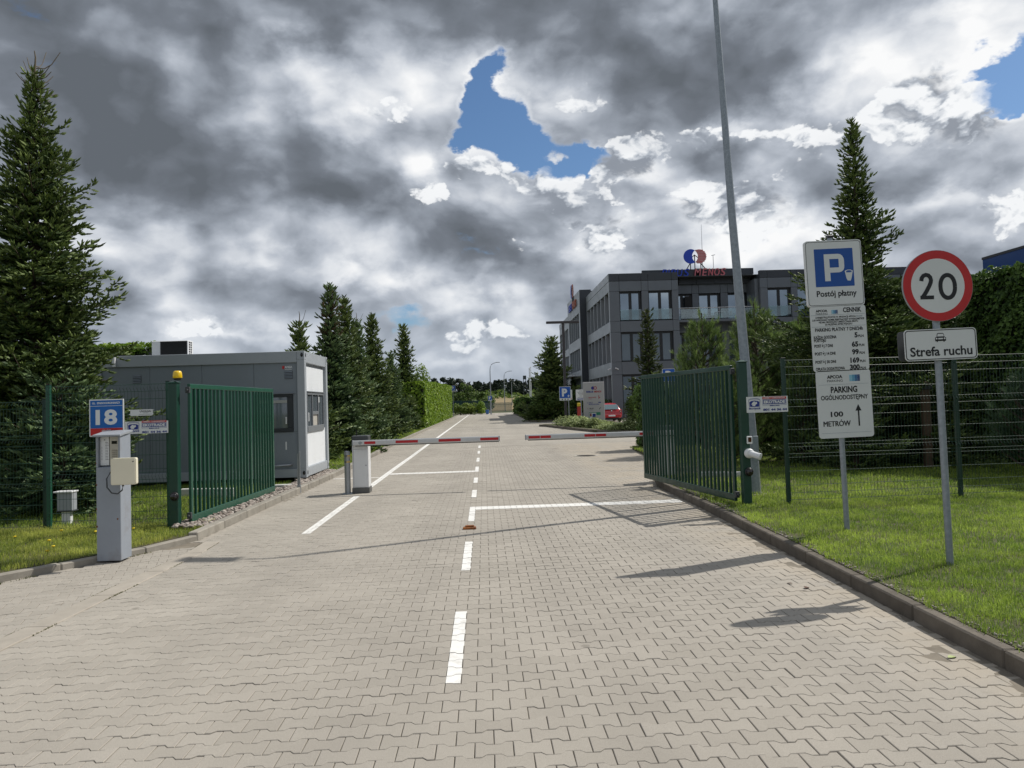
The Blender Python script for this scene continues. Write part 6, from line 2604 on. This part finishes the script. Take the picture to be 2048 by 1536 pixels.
# ---------------------------------------------------------------- pines
def pine_geo(H, Rr, seed, tw, n_br):
    rnd = random.Random(seed)
    shots, br = [], []
    for k in range(n_br):
        f = (k + .5) / n_br
        z0 = H * (.06 + .80 * f)
        a = k * 2.4 + rnd.uniform(-.4, .4)
        L = Rr * (1.0 - .80 * f ** 1.25) * rnd.uniform(.75, 1.15)
        up = .30 + .55 * f
        ca, sa = math.cos(a), math.sin(a)

        def pos(t):
            return (ca * L * t, sa * L * t, z0 + L * (up * t * .6 + .45 * t * t))
        br.append([pos(t) for t in (0, .4, .75, 1)])
        m_ = max(5, int(L / tw * 1.9))
        for j in range(m_):
            t = .25 + .75 * (j + rnd.random()) / m_
            p = pos(min(1, t))
            for s in range(3):
                a2 = a + rnd.uniform(-1.3, 1.3)
                l2 = rnd.uniform(.3, 1.3) * tw * (1.6 - t * .6)
                d = (math.cos(a2), math.sin(a2), rnd.uniform(.2, 1.1))
                nrm = math.sqrt(d[0] ** 2 + d[1] ** 2 + d[2] ** 2)
                q = (p[0] + d[0] / nrm * l2, p[1] + d[1] / nrm * l2, p[2] + d[2] / nrm * l2)
                v = min(1, max(0, rnd.gauss(-.05 + .75 * t ** 2, .16)))
                shots.append((q, (d[0] * .6, d[1] * .6, d[2] + .5), tw * rnd.uniform(.7, 1.1), .0042, v, 0))
    for k in range(10):
        a = rnd.uniform(0, 2 * PI)
        shots.append(((.03 * math.cos(a), .03 * math.sin(a), H - .4 + .04 * k), (math.cos(a) * .4, math.sin(a) * .4, 1), tw, .004, .6, 0))
    return shots, br


PINES = {}


def pine(label, x, y, z0, H, Rr, seed, key, tw=.14, n_br=46, k=16, w=1.0, rz=0.0, m=None):
    t = thing('pine_tree', label, 'tree', (x, y, z0), rz, 'young pines behind the right fence')
    if key not in PINES:
        shots, br = pine_geo(H, Rr, seed, tw, n_br)
        shots = [(a, b, c, d * w, e, f_) for a, b, c, d, e, f_ in shots]
        me = build_shoots('foliage', shots, m or M_PINE, t, fn=tufts, k=k)
        mb = MB()
        for b in br:
            mb.tube(b, [.028, .02, .014, .007], 5, caps=False)
        mb.tube([(0, 0, -.1), (0, 0, H * .5), (0, 0, H)], [.09, .055, .015], 8)
        o = mb.build('trunk', M_BARK, t)
        PINES[key] = (me, o.data, H)
        link('foliage', me, t)
    else:
        me, tr, H0 = PINES[key]
        link('foliage', me, t)
        link('trunk', tr, t)
        s = H / H0
        t.scale = (s, s, s)
    return t


pine('pale young pine nearest the office corner, first of the group behind the right gate', 6.65, 22.4, .1, 4.15, 1.15, 51, 'a', .17, 78, 16, 1.25)
pine('pine just right of the lamp post with a dense rounded top', 7.6, 20.6, .1, 4.2, 1.2, 52, 'b', .17, 84, 16, 1.25)
pine('pine between the lamp post and the price sign', 8.75, 20.4, .1, 3.7, 1.2, 52, 'b', rz=2.1)
pine('low pine straight behind the lamp post foot', 6.4, 18.6, .1, 2.6, 1.1, 51, 'a', rz=1.3)
pine('low spreading pine behind the white security board on the right', 5.75, 17.2, .1, 1.9, 1.0, 52, 'b', rz=4.0)
pine('pine at the back of the group, close to the price sign', 9.5, 22.6, .1, 3.7, 1.4, 51, 'a', rz=3.4)
pine('dark pine low between the fence posts behind the price sign', 7.25, 16.9, .1, 2.2, 1.2, 51, 'a', rz=5.2)
pine('blue-grey pine cut by the right edge of the picture, in front of the tall hedge', 9.42, 12.6, .12, 1.85, .78, 57, 'c', .12, 40, 16, .9, m=foliage_mat('pine_blue', (.022, .05, .024), (.10, .16, .08)))


# ---------------------------------------------------------------- hedges and leafy masses
def hedge(label, x0, x1, y0, y1, ztop, z0, leaf, dens, m, group=None, faces=('x0', 'x1', 'y0', 'y1', 'top'), slope=0.0, wav=.12, name='hedge', seed=5, asp=1.6):
    """clipped hedge: dark body with a leafy skin; slope raises the top along y"""
    t = thing(name, label, 'hedge', ((x0 + x1) / 2, y0, z0), group=group)
    cx = (x0 + x1) / 2
    rng = np.random.default_rng(seed)
    mb = MB()
    i_ = .12
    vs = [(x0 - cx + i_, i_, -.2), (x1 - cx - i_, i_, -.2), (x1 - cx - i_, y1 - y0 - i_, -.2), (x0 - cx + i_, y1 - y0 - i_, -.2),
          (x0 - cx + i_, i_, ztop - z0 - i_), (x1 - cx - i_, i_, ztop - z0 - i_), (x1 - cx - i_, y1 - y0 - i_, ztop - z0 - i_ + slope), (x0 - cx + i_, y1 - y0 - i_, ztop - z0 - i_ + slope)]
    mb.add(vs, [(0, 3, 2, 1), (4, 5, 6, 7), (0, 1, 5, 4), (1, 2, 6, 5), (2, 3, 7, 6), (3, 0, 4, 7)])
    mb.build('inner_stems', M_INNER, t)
    Ps, Ns, Rs = [], [], []
    H = ztop - z0
    lx, ly = x1 - x0, y1 - y0
    for f_ in faces:
        area = {'x0': ly * H, 'x1': ly * H, 'y0': lx * H, 'y1': lx * H, 'top': lx * ly}[f_]
        n = int(area * dens)
        u_, v_ = rng.random(n), rng.random(n)
        hh = H + slope * (u_ if f_ in ('x0', 'x1', 'top') else (0 if f_ == 'y0' else 1))
        if f_ in ('x0', 'x1'):
            P = np.c_[np.full(n, x0 - cx if f_ == 'x0' else x1 - cx), u_ * ly, v_ * hh]
            N = np.tile([-1. if f_ == 'x0' else 1., 0, .35], (n, 1))
        elif f_ in ('y0', 'y1'):
            P = np.c_[u_ * lx + x0 - cx, np.full(n, 0 if f_ == 'y0' else ly), v_ * hh]
            N = np.tile([0, -1. if f_ == 'y0' else 1., .35], (n, 1))
        else:
            P = np.c_[v_ * lx + x0 - cx, u_ * ly, H + slope * u_]
            N = np.tile([0, 0, 1.], (n, 1))
        bump = wav * (np.sin(P[:, 0] * 2.3 + P[:, 1] * 1.7 + 1) * np.sin(P[:, 2] * 3.1 + P[:, 1] * 2.9) + .6 * np.sin(P[:, 1] * 6.1 + P[:, 2] * 7.0 + P[:, 0] * 5))
        depth = rng.uniform(-.10, .04, n) + bump * .5
        nn = N / np.linalg.norm(N, axis=1, keepdims=True)
        P = P + nn * depth[:, None]
        Ps.append(P)
        Ns.append(N)
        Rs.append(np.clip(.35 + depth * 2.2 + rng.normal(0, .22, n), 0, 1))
    P, N, Q_ = np.concatenate(Ps), np.concatenate(Ns), np.concatenate(Rs)
    V, loops, sizes, _ = leaves(P, N, rng.uniform(.7, 1.3, len(P)) * leaf, rng, asp)
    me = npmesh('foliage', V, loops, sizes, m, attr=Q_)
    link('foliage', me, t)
    return t


hedge('long bright yellow-green clipped hedge along the left side of the drive', -6.4, -4.28, 54.0, 99.0, 3.40, .07, .17, 75, M_THUJA, faces=('x1', 'y0', 'top'), slope=.75)
hedge('tall dark clipped hedge along the right edge behind the fence', 10.95, 12.6, 12.2, 27.0, 4.22, .12, .065, 620, M_THUJAD, faces=('x0', 'y0', 'top'), seed=6)
hedge('green clipped hedge behind the gatehouse cabin', -17.0, -9.8, 22.6, 24.2, 3.78, .07, .10, 170, M_THUJA, faces=('y0', 'x1', 'top'), seed=7, wav=.2)
hedge('low dark hedge closing the lawn behind the young pines', 5.2, 11.0, 24.6, 25.8, 2.1, .12, .09, 240, M_THUJAD, faces=('y0', 'x0', 'top'), seed=8)
hedge('dark rounded hedge at the far right bend of the drive', 4.55, 7.6, 100.0, 114.0, 2.15, .12, .22, 60, M_THUJAD, faces=('x0', 'y0', 'top'), seed=9, wav=.4)


def bush(label, x, y, z0, rx, ry, h, leaf, n, m, name='bush', cat='bush', group=None, seed=1, stems=5, lump=.25, flat_=1.0):
    """leafy shrub: stems plus leaves spread through lumpy volumes"""
    t = thing(name, label, cat, (x, y, z0), group=group)
    rng = np.random.default_rng(seed)
    nl = 9
    cs = np.c_[rng.uniform(-.6, .6, nl) * rx, rng.uniform(-.6, .6, nl) * ry, rng.uniform(.25, .78, nl) * h]
    rs = rng.uniform(.35, .6, nl)
    which = rng.integers(0, nl, n)
    d = rng.normal(size=(n, 3))
    d /= np.linalg.norm(d, axis=1, keepdims=True)
    rad = rng.uniform(.55, 1.05, n) ** .6
    P = cs[which] + d * rad[:, None] * rs[which][:, None] * np.array([rx, ry, h * .55])
    P[:, 2] = np.abs(P[:, 2])
    out = np.clip(rad - .5, 0, 1)
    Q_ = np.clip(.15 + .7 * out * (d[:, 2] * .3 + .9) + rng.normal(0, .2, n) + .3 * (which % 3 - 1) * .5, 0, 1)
    V, loops, sizes, _ = leaves(P, d + np.array([0, 0, .4]), rng.uniform(.6, 1.4, n) * leaf, rng, 1.5)
    link('foliage', npmesh('foliage', V, loops, sizes, m, attr=Q_), t)
    mb = MB()
    rr = random.Random(seed)
    for k in range(stems):
        a, l_ = rr.uniform(0, 2 * PI), rr.uniform(.2, .6)
        mb.tube([(0, 0, -.05), (math.cos(a) * rx * l_ * .5, math.sin(a) * ry * l_ * .5, h * .4), (math.cos(a) * rx * l_, math.sin(a) * ry * l_, h * .8)], [.03, .02, .008], 5, caps=False)
    mb.build('stems', M_BARK, t)
    return t


def far_tree(label, x, y, z0, H, Rr, leaf, n, m, seed, group=None, trunk=.25, name='leafy_tree'):
    t = thing(name, label, 'tree', (x, y, z0), group=group)
    rng = np.random.default_rng(seed)
    nl = 16
    cs = np.c_[rng.uniform(-.7, .7, nl) * Rr, rng.uniform(-.7, .7, nl) * Rr, H * (trunk + (1 - trunk) * rng.uniform(.15, .9, nl))]
    rs = rng.uniform(.22, .42, nl) * Rr
    which = rng.integers(0, nl, n)
    d = rng.normal(size=(n, 3))
    d /= np.linalg.norm(d, axis=1, keepdims=True)
    P = cs[which] + d * (rng.uniform(.4, 1.1, n) * rs[which])[:, None]
    Q_ = np.clip(.3 + .35 * d[:, 2] + rng.normal(0, .2, n), 0, 1)
    V, loops, sizes, _ = leaves(P, d + np.array([0, 0, .3]), rng.uniform(.6, 1.4, n) * leaf, rng, 1.4)
    link('crown', npmesh('crown', V, loops, sizes, m, attr=Q_), t)
    mb = MB()
    mb.tube([(0, 0, -.2), (.05, 0, H * .4), (0, .05, H * .85)], [H * .022, H * .015, H * .004], 6)
    rr = random.Random(seed)
    for c in cs[:9]:
        mb.tube([(0, 0, H * trunk), tuple(c * np.array([.5, .5, .8])), tuple(c)], [H * .01, H * .007, H * .002], 4, caps=False)
    mb.build('trunk', M_BARK, t)
    return t


bush('airy yellow-green bush rising behind the near end of the bright hedge', -5.6, 66.5, .07, 1.6, 1.6, 5.2, .15, 2600, M_BUSHY, seed=3)
bush('tall yellow-green weeds and saplings on the verge before the dark green fence', -3.9, 121.5, .0, 1.4, 1.2, 1.9, .17, 1500, M_BUSHY, seed=4, group='bushes beyond the end of the drive')
bush('yellow-green weeds right of centre of the far left verge', -2.2, 121.8, .0, 1.5, 1.1, 2.1, .17, 1500, M_BUSHY, seed=5, group='bushes beyond the end of the drive')
bush('small green bush at the start of the palisade fence', -.6, 122.5, .0, .95, .9, 2.2, .16, 1000, M_THUJA, seed=6, group='bushes beyond the end of the drive')
far_tree('slender pale sapling standing behind the dark green fence', -2.9, 131, 0, 5.4, 1.9, .22, 1500, M_BUSH, 61, 'saplings beyond the far fence', .1)
far_tree('broad sapling to the left behind the dark green fence', -5.2, 133, 0, 3.9, 2.0, .22, 1300, M_BUSH, 62, 'saplings beyond the far fence', .1)
far_tree('low sapling behind the start of the palisade fence', -.2, 134, 0, 3.9, 1.9, .22, 1300, M_BUSH, 63, 'saplings beyond the far fence', .1)
far_tree('rounded sapling left of the nearest street lamp', .6, 137, 0, 3.0, 1.5, .22, 900, M_BUSH, 64, 'saplings beyond the far fence', .1)
for i, (x, y, H, Rr, lab) in enumerate(((-11.2, 182, 8.2, 1.7, 'thin dark tree at the left of the far clump'), (-8.2, 184, 8.2, 2.3, 'middle dark tree of the far clump above the hedge'), (-5.6, 186, 8.0, 2.4, 'right-hand dark tree of the far clump above the hedge'), (-14.6, 190, 7.6, 3.2, 'dark tree just above the end of the bright hedge'))):
    far_tree(lab, x, y, .3, H, Rr, .42, 1100, M_FAR, 70 + i, 'dark trees standing before the wood', .35)
far_tree('mid green tree left of the broad spruce, behind the flagpoles', 8.0, 92, .1, 5.6, 1.9, .24, 2200, M_BUSH, 81, 'trees behind the flagpoles', .08)
far_tree('second mid green tree tight behind the broad spruce', 9.6, 88, .1, 5.4, 2.0, .24, 1800, M_BUSH, 82, 'trees behind the flagpoles', .08)
bush('dark spreading shrub in front of the broad spruce, left side', 4.95, 66.6, .1, .95, .9, 1.9, .12, 1600, M_BUSH, seed=11, group='shrubs around the broad spruce')
bush('dark spreading shrub between the broad spruce and the T lamp', 6.6, 66.0, .1, 1.4, .8, 2.3, .12, 2200, M_BUSH, seed=12, group='shrubs around the broad spruce')
bush('dark shrub right of the broad spruce behind the white notices', 8.3, 66.3, .1, 1.5, .8, 2.6, .12, 2000, M_BUSH, seed=13, group='shrubs around the broad spruce')
bush('dark shrub behind the small red cabinet', 10.4, 67.0, .1, 1.4, .8, 1.6, .12, 1400, M_BUSH, seed=14, group='shrubs around the broad spruce')
bush('dark leafy bush left of the pillar-like spruce', 7.95, 38.9, .1, .6, .6, 1.9, .07, 2400, M_BUSH, seed=15, group='bushes at the right end of the shrub island')
bush('dark leafy bush right of the pillar-like spruce, behind the gate', 9.9, 39.4, .1, 1.2, .8, 2.2, .07, 3200, M_BUSH, seed=16, group='bushes at the right end of the shrub island')

# island of low pale shrubs
def low_shrubs():
    t = thing('low_shrubs', 'mounded bed of low pale green shrubs around the direction totem', 'shrubs', (6.5, 46, .12))
    rng = np.random.default_rng(77)
    Ps, Q_ = [], []
    cnt = 0
    while cnt < 85:
        x, y = rng.uniform(4.4, 10.5), rng.uniform(37.6, 52.5)
        xe = lerp_x(ISL, y)
        if x < xe + .45 or x > (8.0 if y > 41.5 else 10.4) - (max(0, y - 49) * .6):
            continue
        cnt += 1
        h = rng.uniform(.16, .32) if x > 6.4 and y > 40 else rng.uniform(.35, .65)
        r_ = rng.uniform(.35, .65)
        n = 330
        d = rng.normal(size=(n, 3))
        d[:, 2] = np.abs(d[:, 2])
        d /= np.linalg.norm(d, axis=1, keepdims=True)
        rad = rng.uniform(.6, 1.12, n)
        Ps.append(np.c_[x - 6.5 + d[:, 0] * rad * r_, y - 46 + d[:, 1] * rad * r_, d[:, 2] * rad * h])
        Q_.append(np.clip(.1 + .75 * (rad - .5) + rng.normal(0, .2, n) + rng.uniform(-.1, .15), 0, 1))
    P, Q_ = np.concatenate(Ps), np.concatenate(Q_)
    V, loops, sizes, _ = leaves(P, P * 0 + np.array([0, 0, 1.]), rng.uniform(.05, .11, len(P)), rng, 1.7)
    o = link('low_foliage', npmesh('low_foliage', V, loops, sizes, M_LOW, attr=Q_), t, kind='stuff')


low_shrubs()

# ---------------------------------------------------------------- distant rise, field and wood
mb = MB()
G_FIELD = mat('stubble_field', (.26, .19, .10), .95, var=.15, scale=.05, col2=(.20, .16, .08))
prof_ = [(170, -.05), (200, .9), (260, 3.0), (330, 4.6), (420, 6.0), (700, 7.0)]
xs_ = [-500, -60, -2, 12, 60, 500]
vs = [(x, y, z + (.4 * math.sin(x * .02) if y > 200 else 0)) for (y, z) in prof_ for x in xs_]
for j in range(len(prof_) - 1):
    for i in range(len(xs_) - 1):
        mb.cur = 1 if (2 <= i <= 3 and j in (0, 1, 2)) else 0
        a = j * len(xs_) + i
        mb.add([vs[a], vs[a + 1], vs[a + 1 + len(xs_)], vs[a + len(xs_)]], [(0, 1, 2, 3)])
mb.build('hill', [mat('meadow', (.06, .09, .025), .95, var=.3, scale=.1), G_FIELD], kind='structure')


def wood():
    rng = np.random.default_rng(99)
    Ps, Q_, S = [], [], []
    for k in range(620):
        x, y = rng.uniform(-150, 230), rng.uniform(395, 440)
        H = rng.uniform(6.0, 8.6) + 1.0 * math.sin(x * .07)
        z0 = 5.6
        n = 60
        f = rng.random(n) ** .8
        r_ = (1 - f) * rng.uniform(1.6, 2.6) + .3
        a = rng.uniform(0, 2 * PI, n)
        Ps.append(np.c_[x + np.cos(a) * r_, y + np.sin(a) * r_, z0 + f * H])
        Q_.append(np.clip(rng.normal(.35, .25, n) + rng.uniform(-.2, .2), 0, 1))
        S.append(rng.uniform(.9, 1.7, n))
    P, Q_, S = np.concatenate(Ps), np.concatenate(Q_), np.concatenate(S)
    d = rng.normal(size=(len(P), 3)) + np.array([0, -.6, .3])
    V, loops, sizes, _ = leaves(P, d, S, rng, 1.2)
    me = npmesh('wood', V, loops, sizes, M_FAR, attr=Q_)
    o = link('wood', me, kind='stuff')
    o['label'] = 'dark distant wood along the horizon'
    o['category'] = 'wood'


wood()
rngf = np.random.default_rng(123)
# scrub before the wood, reads as one belt
P = np.c_[rngf.uniform(-60, 90, 5200), rngf.uniform(255, 300, 5200), np.zeros(5200)]
P[:, 2] = 2.9 + (P[:, 1] - 255) * .03 + rngf.random(5200) ** 1.3 * (2.0 + 1.2 * np.sin(P[:, 0] * .33) + .8 * np.sin(P[:, 0] * 1.1))
keep = ~((P[:, 0] > 2) & (P[:, 0] < 24) & (P[:, 1] < 275))
P = P[keep]
V, loops, sizes, _ = leaves(P, rngf.normal(size=(len(P), 3)) + np.array([0, -.5, .4]), rngf.uniform(.5, 1.1, len(P)), rngf, 1.3)
o = link('scrub', npmesh('scrub', V, loops, sizes, M_BUSH, attr=rngf.random(len(P))), kind='stuff')
o['label'] = 'belt of green scrub between the field and the wood'
o['category'] = 'scrub'

# ---------------------------------------------------------------- grass
def grass(name, inside, bounds, dens, hmin, hmax, wid, z, m, seed, parent=None, segs=2, tint=None):
    rng = np.random.default_rng(seed)
    x0, x1, y0, y1 = bounds
    n = int((x1 - x0) * (y1 - y0) * dens)
    X, Y = rng.uniform(x0, x1, n), rng.uniform(y0, y1, n)
    clump = np.sin(X * 9.1 + np.sin(Y * 5.3) * 2) * np.sin(Y * 8.3 + np.sin(X * 4.1) * 2)
    ok = inside(X, Y) & (rng.random(n) < .72 + .28 * clump)
    X, Y, clump = X[ok], Y[ok], clump[ok]
    n = len(X)
    big = np.sin(X * 1.7 + 1.3 * np.sin(Y * 1.1)) * np.sin(Y * 1.9 + np.sin(X * 1.3)) * .5 + .25 * np.sin(X * 5 + Y * 3)
    H = rng.uniform(hmin, hmax, n) * (1 + .22 * clump) * (1 + .15 * big)
    a = rng.uniform(0, 2 * PI, n)
    lean = rng.uniform(.15, .85, n)
    b = rng.uniform(0, 2 * PI, n)
    W = rng.uniform(.6, 1.3, n) * wid
    cx, sx = np.cos(a) * W, np.sin(a) * W
    dx, dy = np.cos(b) * H * lean, np.sin(b) * H * lean
    zz = np.full(n, z)
    V = np.empty((n, 5, 3))
    V[:, 0] = np.c_[X - cx, Y - sx, zz - .01]
    V[:, 1] = np.c_[X + cx, Y + sx, zz - .01]
    V[:, 2] = np.c_[X + cx * .8 + dx * .35, Y + sx * .8 + dy * .35, zz + H * .6]
    V[:, 3] = np.c_[X - cx * .8 + dx * .35, Y - sx * .8 + dy * .35, zz + H * .6]
    V[:, 4] = np.c_[X + dx, Y + dy, zz + H * (1 - .35 * lean)]
    i = np.arange(n)[:, None] * 5
    loops = np.concatenate([i + np.array([[0, 1, 2, 3]]), i + np.array([[3, 2, 4]])], 1)
    q_ = np.clip(.40 + .42 * big + .16 * clump + rng.normal(0, .22, n) + (rng.random(n) < .05) * .5, 0, 1)
    me = npmesh(name, V.reshape(-1, 3), loops.ravel(), np.tile([4, 3], n), m, attr=np.repeat(q_, 2))
    return link(name, me, parent, kind='stuff')


M_GRASS = foliage_mat('grass_blades', (.085, .16, .018), (.42, .53, .095), .42, .5)
M_GRASSV = foliage_mat('grass_verge', (.15, .21, .03), (.60, .62, .15), .45, .5)
krx = np.array([p[0] for p in kr_out[:7]])
kry = np.array([p[1] for p in kr_out[:7]])


def in_right(X, Y):
    edge = np.interp(Y, kry, krx)
    far = np.where(Y > 15.2, 3.9 + np.maximum(0, Y - 15.2) * 2.2, edge)
    worn = np.sin(Y * 3.1 + 1.0) + np.sin(Y * 7.7) * .6 + np.sin(X * 23 + Y * 17) * .5
    bare_ = (X < far + .05 + .13 * np.clip(worn, 0, 1.4)) & (np.sin(X * 91.7 + Y * 57.3) > -.55) & (worn > .1)
    return ~bare_ & (X > far - .012 - .03 * np.sin(Y * 9) * np.sin(Y * 23)) & (Y < 16.2)


def view_right(X, Y):
    return in_right(X, Y) & (X < 1.6 + Y * .78)


Z_L = LAWN_Z - .012
grass('grass', lambda X, Y: view_right(X, Y) & (Y < 7.2), (3.1, 7.4, 3.4, 7.2), 7500, .022, .060, .0020, Z_L, M_GRASS, 201)
grass('grass', lambda X, Y: view_right(X, Y) & (Y >= 7.2), (3.2, 10.3, 7.2, 11.6), 4200, .024, .064, .0026, Z_L, M_GRASS, 202)
grass('grass', lambda X, Y: view_right(X, Y), (3.3, 11.0, 11.6, 16.0), 1500, .035, .075, .004, Z_L, M_GRASS, 203)


def in_right_far(X, Y):
    return (X > 5.0 + (Y - 16) * .3) & (X < 11)


lw = lawn('lawn', [(4.4, 16.22), (13.2, 16.55), (13.2, 25.5), (5.0, 25.5), (4.6, 20)], LAWN_Z - .013)
grass('grass', lambda X, Y: (X > 4.7), (4.5, 11.0, 16.2, 24.6), 500, .04, .08, .006, Z_L, M_GRASS, 204)

klox = [p for p in klo if True]
kl_pts = sorted([(p[1], p[0]) for p in klox])
kly = np.array([p[0] for p in kl_pts])
klx = np.array([p[1] for p in kl_pts])


def in_left(X, Y):
    return X < np.interp(Y, kly, klx) - .01 - .02 * np.sin(Y * 11)


grass('grass', lambda X, Y: in_left(X, Y) & (X > -1.2 - .72 * Y), (-9.3, -4.0, 5.8, 11.3), 3600, .035, .085, .0026, .075, M_GRASSV, 205)
grass('grass', lambda X, Y: in_left(X, Y) & (X > -1.2 - .72 * Y) & (X < -4.36), (-12.5, -4.2, 11.3, 17.2), 1200, .04, .08, .004, .075, M_GRASS, 206)
grass('grass', lambda X, Y: in_left(X, Y) & (X > -6.6), (-6.6, -3.8, 19.8, 40), 420, .05, .09, .007, .075, M_GRASS, 207)
grass('grass', lambda X, Y: in_left(X, Y) & (X > -6.2), (-6.2, -3.9, 40, 75), 90, .06, .11, .016, .075, M_GRASS, 208)
grass('grass', lambda X, Y: X > 4.15 + (Y - 66) * .01, (4.1, 7.0, 66, 98), 70, .06, .12, .018, .12, M_GRASS, 209)

# moss and short weeds in the joints beside the flush strip and along the left kerb
def near_strip(X, Y):
    sx_ = np.interp(Y, [.3, 5.85, 9.3, 10.05], [-3.91, -3.69, -3.57, -3.62])
    d1 = np.abs(np.abs(X - sx_) - .102)
    return (d1 < .007) & (np.sin(Y * 5.3) + np.sin(Y * 13.1 + 2) * .7 > .25)


M_MOSS = foliage_mat('moss_green', (.05, .065, .018), (.15, .155, .045), .1)
grass('moss', near_strip, (-4.1, -3.4, 4.5, 10.0), 20000, .005, .013, .0025, -.002, M_MOSS, 211)
grass('weeds', lambda X, Y: (np.abs(X - np.interp(Y, [5, 6.5, 7.9, 8.85, 9.5], [-8, -6.4, -5.12, -4.55, -4.12]) - .03) < .03) & (np.sin(Y * 11) + np.sin(Y * 4.7 + X) > .5), (-7.5, -4.0, 6, 9.7), 2600, .01, .03, .003, -.002, M_MOSS, 212)

# worn earth and dry litter along the kerb tops and the fence foot
pebbles('soil_crumbs', '', 900, lambda: (lambda y: (float(np.interp(y, kry, krx)) + abs(random.gauss(0, .05)), y, Z_L + .004))(random.uniform(3.6, 15.0)), .006, .016)

# dandelions on the left verge
M_DAND = mat('dandelion_yellow', (.75, .55, .02), .6, var=.05)
proto = None
for i, (x, y) in enumerate(((-5.15, 9.15), (-5.45, 9.6), (-4.72, 9.75), (-5.9, 9.3), (-5.2, 10.2), (-6.1, 10.0), (-4.75, 10.35), (-6.0, 8.6), (-5.05, 8.85), (-5.75, 10.4))):
    if proto is None:
        t = thing('dandelion', 'yellow dandelion flower standing in the left grass verge', 'flower', (x, y, .075), group='dandelions on the left verge')
        mb = MB()
        mb.tube([(0, 0, 0), (.005, 0, .09)], .0025, 4)
        mb.build('stem', M_THUJA, t)
        mb = MB()
        mb.lathe([(.006, .085), (.021, .097), (.018, .104), (.004, .106)], 9)
        mb.build('flower', M_DAND, t)
        proto = t
    else:
        c_ = copy_tree(proto)
        c_.location = (x, y, .075)
        c_.rotation_euler = (random.uniform(-.2, .2), random.uniform(-.2, .2), i)

# stray leaves on the paving
def leaf(label, x, y, rz, m, s=.05):
    t = tag_leaf = MB()
    pts = [(-1, 0, .05), (-.5, .42, .16), (.1, .5, .22), (.7, .25, .14), (1, 0, .02), (.6, -.3, .2), (0, -.48, .26), (-.6, -.35, .14)]
    t.add([(a * s, b * s, c * s + .001) for a, b, c in pts] + [(0, 0, .004)], [(i, (i + 1) % 8, 8) for i in range(8)])
    o = t.build('fallen_leaf', m)
    o.location = (x, y, 0)
    o.rotation_euler = (.1, .1, rz)
    return tag(o, label, 'leaf')


M_DRYL = mat('dry_leaf', (.09, .045, .03), .8, var=.2)
leaf('pale green leaf lying against the right kerb near the picture edge', 2.92, 4.72, .4, mat('green_leaf', (.30, .36, .12), .6), .04)
leaf('curled dry brown leaf on the paving near the right kerb, in a pair', 2.78, 6.55, .9, M_DRYL, .045)
leaf('smaller dry brown leaf beside the curled one near the right kerb', 2.70, 6.72, 2.2, M_DRYL, .03)


t = thing('wooden_post', 'weathered brown wooden post behind the fence in front of the tall hedge', 'post', (9.0, 15.0, .1))
mb = MB()
mb.bbox(-.075, .075, -.06, .06, -.1, 1.78, .01)
mb.build('post', mat('weathered_wood', (.10, .065, .04), .85, var=.3, scale=6, stretch=(4, 4, .4), bump=.003, bscale=20), t)
mb = MB()
mb.bbox(-.10, .10, -.085, .085, 1.62, 1.70, .01)
mb.build('band', M_DGREY, t)
